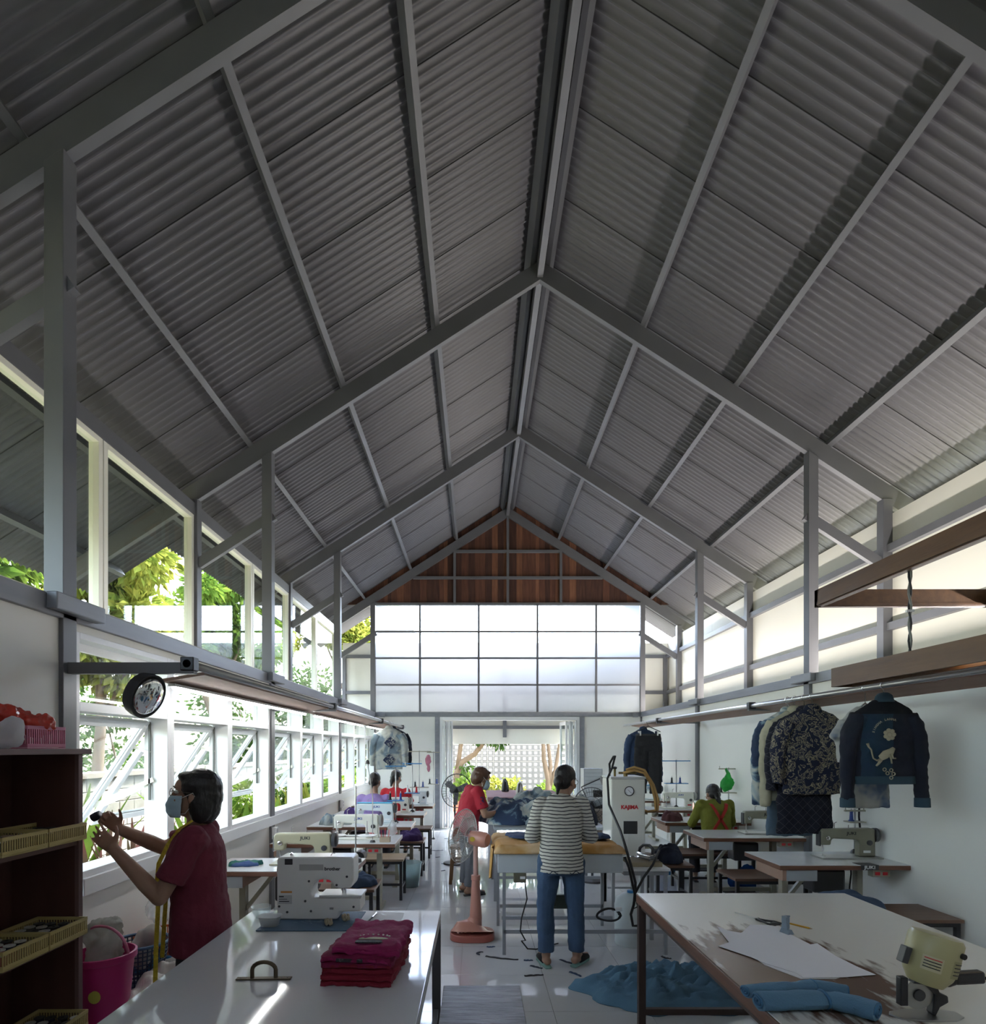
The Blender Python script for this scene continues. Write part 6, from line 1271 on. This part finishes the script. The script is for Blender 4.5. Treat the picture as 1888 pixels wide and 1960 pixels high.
for nm, a0, z0, z1, da, mm in (('name_plate', 3.72, .05, .095, .75, mat('plate_cream', (.55, .50, .32), .5)), ('warning_plate', 4.85, .045, .10, .62, mat('plate_tan', (.36, .33, .18), .5))):
    o = MB().add([Rm @ V(((.0748 if z > .05 else .0735) * cos(a0 + da * i / 8), (.0748 if z > .05 else .0735) * sin(a0 + da * i / 8), z)) for z in (z0, z1) for i in range(9)], [(i, i + 1, i + 10, i + 9) for i in range(8)]).build(nm, mm, t)
    for q in range(4):
        zz = z0 + (z1 - z0) * (.2 + .2 * q); MB().add([Rm @ V((.0757 * cos(a0 + da * (.1 + .8 * i / 6)), .0757 * sin(a0 + da * (.1 + .8 * i / 6)), z)) for z in (zz, zz + .003) for i in range(7)], [(i, i + 1, i + 8, i + 7) for i in range(6)]).build('print_line', INKR if q == 3 and nm[0] == 'n' else INK, o)
MB().cyl(Rm @ V((.035, -.066, .12)), Rm @ V((.036, -.075, .12)), .009, n=14).build('brush_cap', INK, t)
MB().tube([(.185, 0, .125), (.23, .0, .10), (.3, .05, .03), (.42, .1, .006), (.6, .05, .006)], .005, 6).build('power_cord', BLACK, t, smooth=True)
MB().tube([(.07, .03, .2), (.10, .12, .12), (.15, .2, .03), (.3, .3, .006)], .004, 6).build('lead', BLACK, t, smooth=True)
# floor scraps
SCR = [NAVYC, DENIMC, mat('scrap_black', (.015, .015, .02), .9)]
def scrap(label, x, y, L, ang, curl, k):
    p = pz(x, y, .003); n = 9; R = []; q = V((0, 0, 0)); a = radians(ang)
    for i in range(n):
        d = V((cos(a), sin(a), 0)); s = V((-d.y, d.x, 0)); hw = .012 * (1 - .6 * abs(i / (n - 1) - .4)); z = .001 + .004 * abs(sin(i * 1.1 + k))
        R.append([q + s * hw + V((0, 0, z)), q - s * hw + V((0, 0, z * .4)), q - s * hw + V((0, 0, z * .4 + .002)), q + s * hw + V((0, 0, z + .002))]); q = q + d * L / n; a += radians(curl) / n
    tag(MB().rings(R).build('fabric_scrap', SCR[k % 3], None, smooth=True, loc=(p.x, p.y, 0)), label, 'scrap', 'cloth scraps on the floor')
for k, a in enumerate([('curled dark scrap left of the black bow near the ironing table', 925, 1822, .12, 170, 200), ('small folded scrap behind the black bow near the ironing table', 932, 1812, .08, -20, 70), ('black ribbon scrap like a bow in front of the fan', 930, 1830, .30, -25, 20),
    ('looped black ribbon scrap at the toe of the right shoe', 1072, 1836, .20, -55, 30), ('short strip lying in front of the right shoe', 1090, 1860, .13, -40, -30), ('thin strip pointing to the low stool', 1004, 1868, .16, 12, -10), ('thin thread strip left of the left shoe', 1015, 1848, .12, -35, 0), ('short thread strip behind the left shoe', 1003, 1838, .08, 0, 0),
    ('bent dark scrap near the white jug', 1267, 1830, .10, -85, 110), ('navy scrap on the aisle floor by the purple cloth', 826, 1628, .22, 0, 20), ('dark scrap nearest the wooden stool on the aisle', 845, 1653, .14, -8, 10), ('little dark scrap in the middle of the aisle', 834, 1641, .09, 30, 20), ('tiny dark scrap at the near end of the aisle', 845, 1667, .08, 40, 20), ('small dark scrap at the far end of the aisle', 851, 1605, .12, 10, 0), ('dark scrap beside the side shelf legs', 1237, 1667, .12, 5, 20)]):
    scrap(a[0], a[1], a[2], a[3], a[4], a[5], k)
# pink standing fan
FP = mat('fan_pink', (.55, .26, .20), .35); FP2 = mat('fan_pink_dark', (.40, .12, .09), .3); CLRB = glass_mat('fan_clear', (.9, .93, .93), 1.45, .05, .10)
t = thing('standing_fan', 'pink standing fan with clear blades in the aisle', 'fan', (-.035, 5.07, 0))
MB().loft([((0, 0, 0), .195, .15, .7), ((0, 0, .06), .192, .148, .7)], 28).build('base', FP2, t, smooth=2, bev=.008); MB().loft([((0, 0, .06), .185, .142, .7), ((0, .01, .10), .14, .11, .8), ((.02, .02, .13), .07, .07, 1), ((.03, .02, .17), .055, .055, 1)], 28).build('base_cover', FP, t, smooth=2)
MB().cyl((.03, .02, .16), (.03, .02, .52), .055, .033, n=20).build('lower_column', FP, t, smooth=2); MB().cyl((.03, .02, .52), (.03, .02, .83), .022, n=16).build('upper_column', mat('fan_pink_pale', (.55, .33, .28), .35), t, smooth=2); MB().cyl((.03, .02, .50), (.03, .02, .545), .04, n=18).build('collar', FP, t, smooth=2, bev=.004)
for k in range(5): MB().cbox((-.12 + .03 * k, -.115 + .004 * k, .085), (.02, .018, .012)).build('button', FP, t, bev=.003)
AX = V((-.86, .50, .08)).normalized(); RF = AX.to_track_quat('Z', 'Y').to_matrix().to_4x4(); HC = V((.03, .02, .865)); TF = Matrix.Translation(HC) @ RF
MB().loft([(TF @ V((0, 0, -.12)), .055, .05), (TF @ V((0, 0, -.10)), .068, .058), (TF @ V((0, 0, .0)), .07, .06), (TF @ V((0, 0, .045)), .06, .055)], 22, (0, 0, 1)).build('motor_housing', FP, t, smooth=2)
gd = MB()
for z, r, tk in ((.06, .09, .003), (.09, .17, .003), (.13, .238, .005), (.17, .17, .003), (.20, .07, .004)): gd.tube([TF @ V((r * cos(2 * pi * k / 40), r * sin(2 * pi * k / 40), z)) for k in range(40)], tk, 5, closed=True)
for k in range(56):
    a = 2 * pi * k / 56; c_, s_ = cos(a), sin(a); gd.tube([TF @ V((r * c_, r * s_, z)) for r, z in ((.06, .055), (.12, .07), (.2, .1), (.238, .13), (.2, .158), (.12, .182), (.06, .2))], .0014, 4)
g = gd.build('guard', mat('guard_wire', (.60, .60, .58), .3, .3), t, smooth=True); g['kind'] = 'stuff'
MB().lathe([(0, .19), (.06, .192), (.062, .2), (0, .206)], 20, TF).build('badge', FP, t, smooth=2); hb = MB().lathe([(0, .07), (.035, .07), (.04, .10), (.03, .15), (0, .155)], 18, TF).build('hub', CLRB, t, smooth=2)
for k in range(3):
    m = MB(); vs = []
    for i in range(7):
        for j in range(5):
            r = .035 + .18 * i / 6; w_ = (.15 + .5 * sin(pi * min(1, (i + .6) / 6.4))); a = 2 * pi * k / 3 + w_ * (j / 4 - .5) * 1.5; vs.append(TF @ V((r * cos(a), r * sin(a), .125 - .035 * (j / 4 - .5) * 2)))
    m.add(vs, [(i * 5 + j, i * 5 + j + 1, i * 5 + j + 6, i * 5 + j + 5) for i in range(6) for j in range(4)]); o = m.build('blade', CLRB, t, smooth=True); o.modifiers.new('th', 'SOLIDIFY').thickness = .003
MB().lathe([(0, 0), (.022, 0), (.022, .001), (0, .001)], 16, Matrix.Translation((.0, -.048, .868)) @ Matrix.Rotation(pi / 2, 4, 'X')).build('sticker', mat('sticker_amber', (.55, .40, .05), .5), t)
# wooden stool
STW = mat('stool_wood', (.23, .12, .055), .6, n=(5, .3, .7), col2=(.16, .08, .035), stretch=(5, 5, .6))
t = thing('wooden_stool', 'rough wooden stool standing behind the pink fan', 'stool', (-.18, 7.2, 0))
MB().box(-.14, .14, -.13, .13, .42, .455).build('seat', STW, t, bev=.006)
for sx in (-1, 1):
    for sy in (-1, 1): MB().bar((sx * .135, sy * .125, 0), (sx * .11, sy * .10, .42), .04, .04, (0, 1, 0)).build('leg', STW, t)
for sx in (-1, 1): MB().bar((sx * .125, -.11, .2), (sx * .125, .11, .2), .022, .035).build('stretcher', STW, t); MB().bar((-.11, sx * .115, .27), (.11, sx * .115, .27), .022, .035).build('stretcher', STW, t)
# steam boiler
BW = mat('boiler_white', (.68, .67, .62), .35)
t = thing('steam_boiler', 'tall cream steam boiler with round gauge and red lettering', 'boiler', (1.37, 5.9, 0))
MB().box(0, .345, 0, .42, .56, 1.34).build('cabinet', BW, t, bev=.012); MB().box(-.006, .351, -.006, .426, 1.34, 1.365).build('lid', mat('boiler_lid', (.5, .5, .48), .4), t, bev=.006)
for x in (.01, .305):
    for y in (.01, .38): MB().box(x, x + .03, y, y + .03, 0, .56).build('leg', GT, t)
MB().box(.01, .335, .2, .22, .18, .2).build('shelf_bar', GT, t)
gg = MB().lathe([(.0, 0), (.047, 0), (.05, .01), (.045, .014), (.043, .008), (0, .008)], 26, Matrix.Translation((.18, -.001, 1.22)) @ Matrix.Rotation(pi / 2, 4, 'X')).build('gauge', BLACKS, t, smooth=2)
MB().lathe([(0, .0085), (.041, .0085), (.041, .0095), (0, .0095)], 24, Matrix.Translation((.18, -.001, 1.22)) @ Matrix.Rotation(pi / 2, 4, 'X')).build('dial', PAPER, gg); MB().bar((.205, -.0115, 1.195), (.165, -.0115, 1.235), .001, .003).build('needle', INK, gg)
for k in range(11): a = radians(-45 + 27 * k); MB().bar((.18 + .036 * cos(a), -.0112, 1.22 + .036 * sin(a)), (.18 + .030 * cos(a), -.0112, 1.22 + .030 * sin(a)), .001, .0025, (0, 1, 0)).build('dial_mark', INK, gg)
MB().box(.125, .265, -.003, .004, .785, .915).build('vent_panel', mat('vent_dark', (.03, .03, .032), .5), t, bev=.002); text('lettering', 'KAJIMA', .053, XZ(.185, -.0015, 1.055), INKR, t, bold=.0022, sx=1.0)
ft = MB().cyl((.06, .1, 1.365), (.06, .1, 1.44), .012, n=10).cyl((.02, .16, 1.365), (.02, .16, 1.5), .01, n=10).cyl((.1, .1, 1.40), (.28, .1, 1.40), .012, n=10).cyl((.17, .1, 1.36), (.17, .1, 1.41), .022, n=12); ft.build('fittings', mat('brass_fit', (.20, .15, .06), .4, .7), t, smooth=2)
MB().lathe([(.0, 0), (.02, 0), (.024, .02), (.0, .03)], 12, Matrix.Translation((.06, .1, 1.44))).build('valve_knob', BLACKS, t, smooth=2)
YH = mat('hose_ochre', (.38, .22, .07), .6)
for k, dz in enumerate((0, .03)): MB().tube([(.14 + .03 * k, .08, 1.40 + dz), (.25, .06, 1.43 + dz), (.35, .05, 1.40 + dz), (.42 + .02 * k, .04, 1.28), (.46 + .03 * k, .04, 1.12), (.47 + .02 * k, .06, 1.02), (.40, .1, 1.0), (.345, .14, 1.02)], .014, 8).build('hose', YH, t, smooth=True)
t = thing('steam_hose', 'black steam hose running from the boiler top to the iron', 'hose', (1.3, 5.6, 0)); o = V((1.3, 5.6, 0))
def pp(x, y, Y): return px(x, y, Y) - o
MB().tube([pp(1168, 1478, 6.0), pp(1167, 1462, 5.9), pp(1175, 1448, 5.85), pp(1178, 1447, 5.82), pp(1172, 1470, 5.8), pp(1163, 1490, 5.75), pp(1166, 1540, 5.5), pp(1188, 1590, 5.1), pp(1199, 1625, 4.62), pp(1208, 1655, 4.6), pp(1217, 1690, 4.58), pp(1214, 1730, 4.56), pp(1208, 1750, 4.55), pp(1212, 1772, 4.54), pp(1225, 1772, 4.54)], .011, 8).build('hose', BLACK, t, smooth=True)
MB().tube([pp(1262, 1628, 4.85), pp(1250, 1655, 4.6), pp(1232, 1680, 4.57), pp(1216, 1710, 4.56), pp(1212, 1740, 4.55), pp(1222, 1735, 4.54), pp(1213, 1700, 4.54), pp(1204, 1660, 4.55), pp(1196, 1640, 4.57)], .010, 8).build('hose', BLACK, t, smooth=True)
def iron(label, loc, rz, m, s=1.0, tilt=0):
    t = thing('iron', label, 'iron', loc, rz); t.scale = (s, s, s); t.rotation_euler = (tilt, 0, rz)
    MB().prism([(-.055, -.09), (.055, -.09), (.052, 0), (.03, .09), (0, .13), (-.03, .09), (-.052, 0)], .012).build('soleplate', CHROME, t, bev=.002)
    MB().prism([(-.05, -.085), (.05, -.085), (.047, 0), (.027, .08), (0, .115), (-.027, .08), (-.047, 0)], .045, Matrix.Translation((0, 0, .012))).build('body', m, t, bev=.012, smooth=2)
    MB().tube([(0, -.07, .05), (0, -.075, .10), (0, -.04, .125), (0, .03, .12), (0, .07, .09), (0, .08, .05)], .013, 8).build('handle', DARKM, t, smooth=True); return t
iron('steam iron resting on the side shelf of the ironing table', (1.42, 4.86, .722), .5, CHROME)
tag(MB().box(1.26, 1.52, 4.74, 5.0, .686, .721).build('iron_rest', mat('rest_tan', (.36, .30, .20), .7), None, bev=.004), 'tan block under the steam iron on the side shelf', 'iron rest')
iron('black and white iron on its heel at the back of the pink cover', (.48, 9.8, .935 + .085), .3, mat('iron_black', (.03, .03, .035), .3), 1.1, radians(84))
iron('white iron on its heel at the front of the pink cover', (.67, 8.95, .935 + .085), -.2, mat('iron_white', (.55, .54, .5), .3), 1.1, radians(84))
t = thing('water_jug', 'white plastic water jug under the ironing table end', 'jug', (1.31, 4.93, 0)); MB().lathe([(0, 0), (.128, 0), (.135, .015), (.132, .05), (.135, .06), (.132, .07), (.135, .08), (.135, .33), (.12, .385), (.075, .42), (.04, .43), (0, .432)], 30).build('body', mat('jug_white', (.60, .63, .62), .4), t, smooth=2); MB().lathe([(0, .43), (.03, .43), (.03, .45), (0, .452)], 16).build('cap', BLUEP, t, smooth=2)
t = thing('coiled_cable', 'black cable coil hung beside the white water jug', 'cable', (1.07, 4.72, .3)); MB().tube([(.09 * cos(2 * pi * k / 20) * (1 + .06 * (k // 20)), .02 * sin(k * .6), .05 * sin(2 * pi * k / 20)) for k in range(44)], .008, 6).build('cable', BLACK, t, smooth=True); MB().cyl((.06, 0, .045), (.11, 0, .05), .018, n=10).build('tie', FRAMEW, t)
# desk lamp, desk clutter, bins and bags
t = thing('desk_lamp', 'black jointed desk lamp on the side desk', 'lamp', (1.62, 8.3, .831)); MB().lathe([(0, 0), (.07, 0), (.065, .02), (0, .025)], 20).build('base', BLACKS, t, smooth=2); MB().tube([(0, 0, .02), (-.12, 0, .27), (.16, -.02, .40)], .009, 6).build('arm', BLACKS, t); MB().tube([(.01, .01, .03), (-.10, .01, .27)], .005, 6).tube([(-.10, 0, .29), (.15, -.02, .415)], .005, 6).build('spring_arm', STEELB, t)
MB().lathe([(.018, .06), (.03, .05), (.045, .02), (.065, -.05), (.06, -.05), (.03, .02), (.01, .05)], 18, Matrix.Translation((.19, -.02, .38)) @ Matrix.Rotation(radians(-35), 4, 'Y')).build('lamp_shade', mat('shade_grey', (.16, .16, .17), .35), t, smooth=2)
t = thing('file_rack', 'grey drawer file rack on the side desk by the door post', 'file rack', (1.72, 9.3, .831)); MB().box(0, .3, 0, .3, 0, .5).build('case', mat('rack_grey', (.42, .45, .50), .4), t, bev=.004)
for k in range(8): MB().box(.015, .285, -.008, .0, .015 + .06 * k, .065 + .06 * k).build('drawer', mat('rack_front', (.55, .58, .62), .4), t, bev=.002)
for k in range(4):
    tag(MB().cbox((0, 0, 0), (.22, .30, .016)).build('notebook', [PAPER, INK, mat('bk_blue', (.1, .16, .25), .6), PAPER][k], None, loc=(1.88, 8.2, .84 + .017 * k), rot=(0, 0, .12 * k - .2), bev=.001), ['white pad at the bottom of the notebook stack on the side desk', 'black notebook in the stack on the side desk', 'blue grey notebook in the stack on the side desk', 'white pad on top of the notebook stack'][k], 'notebook', 'notebooks on the side desk')
t = thing('paper_stand', 'sheaf of papers leaning in a black stand on the side desk', 'papers', (1.66, 7.98, .831))
MB().box(-.06, .10, -.04, .1, 0, .06).build('holder', BLACKS, t, bev=.003)
for k in range(4): MB().cbox((.02, .03, .15), (.14, .003, .2), Euler((-.25 - .1 * k, 0, .3)).to_matrix()).build('paper', PAPER if k % 2 else INK, t)
def cage_fan(label, loc, rz, r, zc):
    t = thing('floor_fan', label, 'fan', loc, rz); m = MB()
    for q in range(1, 5): m.tube([(r * q / 4 * cos(2 * pi * k / 32), -.05 + .04 * (q / 4) ** 2, zc + r * q / 4 * sin(2 * pi * k / 32)) for k in range(32)], .003 if q < 4 else .007, 5, closed=True)
    for k in range(36): a = 2 * pi * k / 36; m.tube([(.02 * cos(a), -.055, zc + .02 * sin(a)), (r * .6 * cos(a), -.045, zc + r * .6 * sin(a)), (r * cos(a), -.01, zc + r * sin(a)), (r * .6 * cos(a), .03, zc + r * .6 * sin(a))], .0014, 4)
    g = m.build('guard', DARKM, t); g['kind'] = 'stuff'
    for k in range(3): a = 2 * pi * k / 3 + .4; MB().bar((.03 * cos(a), .0, zc + .03 * sin(a)), (r * .85 * cos(a), .0, zc + r * .85 * sin(a)), .004, r * .35, (-sin(a), .3, cos(a))).build('blade', mat('fan_grey', (.3, .32, .34), .4), t)
    MB().cyl((0, .02, zc), (0, .13, zc), .05, n=16).build('motor', DARKM, t, smooth=2); MB().cyl((0, .06, .02), (0, .06, zc), .014, n=10).build('pole', DARKM, t); MB().lathe([(0, 0), (.17, 0), (.16, .02), (.02, .04), (0, .04)], 24, Matrix.Translation((0, .06, 0))).build('base', DARKM, t, smooth=2); return t
cage_fan('black standing fan behind the woman in the red blouse', (-.28, 8.3, 0), .5, .24, 1.05)
cage_fan('grey standing fan beside the boiler and the dark cloth', (1.43, 7.2, 0), -.3, .22, .95)
t = thing('waste_bin', 'clear plastic waste bin with green scraps by the pale stool', 'bin', (-.80, 6.98, 0)); MB().lathe([(0, 0), (.11, 0), (.145, .28), (.152, .28), (.15, .29), (.14, .285), (.105, .008), (0, .008)], 26).build('body', glass_mat('bin_clear', (.75, .86, .86), 1.45, .1, .35), t, smooth=2); MB().lathe([(0, .01), (.105, .01), (.12, .12), (.06, .15), (0, .15)], 18).build('scraps', mat('green_scraps', (.03, .16, .08), .8, n=(14, .4, .6), col2=(.1, .15, .3)), t, smooth=True)
t = thing('waste_bin', 'translucent bin on the floor under the second right table', 'bin', (2.55, 6.95, 0)) if False else None
bag('plastic_bag', 'light blue plastic bag on the floor left of the black bench', 'bag', [((0, 0, 0), (.13, .11, .15)), ((.03, 0, .13), (.09, .08, .10)), ((-.06, 0, -.06), (.1, .1, .08))], (2.46, 7.5, .17), BLUEB, disp=(.07, .06))
bag('plastic_bag', 'deep blue plastic bag under the second right sewing table', 'bag', [((0, 0, 0), (.16, .12, .12)), ((.06, 0, .1), (.08, .08, .08))], (2.98, 6.5, .17), glass_mat('deep_blue_bag', (.03, .14, .42), 1.45, .2, .75), disp=(.07, .06))
bag('plastic_bag', 'green plastic bag hanging on the thread stand by the wall', 'bag', [((0, 0, -.06), (.08, .06, .09)), ((.02, 0, .04), (.04, .035, .07)), ((.07, 0, -.03), (.03, .03, .06)), ((0, 0, .12), (.015, .015, .05))], (3.28, 7.62, 1.24), GREENB, disp=(.05, .04))
bag('plastic_bag', 'clear plastic bag on the cream machine of the second left table', 'bag', [((0, 0, 0), (.05, .06, .07)), ((0, 0, .06), (.03, .03, .04))], (-.87, 6.02, .815), CLEARB, disp=(.05, .03))
t = thing('pen_box', 'small wooden box of tools beside the cream machine', 'box', (-.90, 5.74, .731)); MB().box(-.05, .05, -.03, .03, 0, .005).box(-.05, .05, -.03, -.026, .005, .05).box(-.05, .05, .026, .03, .005, .05).box(-.05, -.046, -.026, .026, .005, .05).box(.046, .05, -.026, .026, .005, .05).build('body', PALEB, t)
for k in range(5): MB().cyl((-.035 + .016 * k, 0, .006), (-.04 + .02 * k, .01, .11 + .01 * (k % 3)), .003, n=6).build('tool', [INKR, INK, INKR, STEELB, INKR][k], t)
bag('pink_cloth', 'pink cloth hanging from the far thread stand', 'cloth', [((0, 0, 0), (.05, .02, .10)), ((.01, 0, -.12), (.03, .02, .08))], (-.80, 9.66, 1.46), mat('pink_rag', (.50, .20, .28), .9), disp=(.05, .03))
# suspended wooden frames at the upper right
TEAK = mat('teak', (.13, .062, .023), .5, n=(3.5, .3, .7), col2=(.08, .035, .014), stretch=(6, .7, 6), bump=(20, .1))
t = thing('hanging_frame', 'long brown wooden frame hung high at the right wall', 'hanging frame', (2.30, 3.9, 2.60))
for a in (((0, 0), (0, -3.6)), ((0, 0), (1.12, 0)), ((1.12, 0), (1.12, -3.6))):
    (x0, y0), (x1, y1) = a; xa, xb, ya, yb = min(x0, x1), max(x0, x1), min(y0, y1), max(y0, y1)
    b = MB().box(xa - .02, xb + .02, ya - .02, yb + .02, 0, .115).build('board', TEAK, t, bev=.002); MB().box(xa - .035 if xa == xb else xa + .03, xb + .035 if xa == xb else xb - .03, ya - .035 if ya == yb else ya + .03, yb + .035 if ya == yb else yb - .03, .004, .02).build('lip', TEAK, b)
t = thing('lamp_beam', 'lower brown wooden lamp beam hung below the high frame', 'hanging lamp', (2.33, 3.78, 2.05))
MB().box(-.022, .0, -3.2, 0, 0, .12).box(.10, .122, -3.2, 0, 0, .12).box(0, .10, -.022, 0, 0, .12).box(0, .1, -3.2, -.022, .085, .12).build('housing', TEAK, t); MB().cyl((.05, -3.0, .05), (.05, -.85, .05), .014, n=10).build('tube', mat('warm_tube', (1, 1, 1), .5, emit=(1.0, .82, .55, 1.2)), t, smooth=True)
t = thing('cable', 'twisted grey cable joining the two wooden frames', 'cable', (2.32, 3.11, 2.165)); MB().tube([(.006 * sin(k * 1.1), .006 * cos(k * 1.1), .435 * k / 14) for k in range(15)], .006, 6).build('wire', mat('cable_grey', (.2, .2, .18), .5), t, smooth=True); MB().tube([(-.006 * sin(k * 1.1), -.006 * cos(k * 1.1), .435 * k / 14) for k in range(15)], .005, 6).build('wire', BLACK, t, smooth=True)
MB().cyl((-.02, 0, .22), (.02, 0, .225), .008, n=8).build('connector', FRAMEW, t)
for lbl, x, y, z in (('white socket box on the first grey window post', -2.085, 6.0, .78), ('white socket box on the second grey window post', -2.085, 9.0, .8), ('white socket on the wall behind the pink bucket', -2.11, 3.0, .72)):
    t = thing('wall_socket', lbl, 'socket', (x, y, z)); MB().box(-.012, .03, -.04, .04, -.06, .06).build('box', FRAMEW, t, bev=.004)
    for zz in (-.025, .025): MB().box(.03, .033, -.022, .022, zz - .018, zz + .018).build('socket_face', mat('socket_grey', (.5, .5, .5), .4), t)

# cords and decals of the nearest right hand station
t = thing('power_cord', 'black cord with plug hanging under the nearest right sewing table', 'cord', (3.22, 5.0, .69)); MB().tube([(0, 0, 0), (.01, .01, -.12), (-.01, .0, -.24), (.0, -.02, -.33)], .006, 6).build('cord', BLACK, t, smooth=True); MB().lathe([(0, -.39), (.012, -.39), (.018, -.36), (.008, -.33), (0, -.33)], 10).build('plug', BLACK, t, smooth=2, loc=(0, -.02, 0))
t = thing('power_cord', 'black cord running down the wall behind the denim jacket', 'cord', (3.42, 5.15, .75)); MB().tube([(0, 0, 0), (-.03, 0, .3), (-.015, 0, .7), (.0, .0, 1.2)], .008, 6).build('cord', BLACK, t, smooth=True)
t = thing('name_plate', 'dark maker plate at the right edge of the nearest right table', 'plate', (3.10, 4.583, .73)); MB().box(-.07, .07, -.004, .10, .0005, .003).box(-.07, .07, -.006, -.004, -.035, .003).build('plate', DARKM, t); text('lettering', 'JUKI', .036, XZ(0, -.0065, -.016), INKW, t, bold=.0008, sx=1.3)
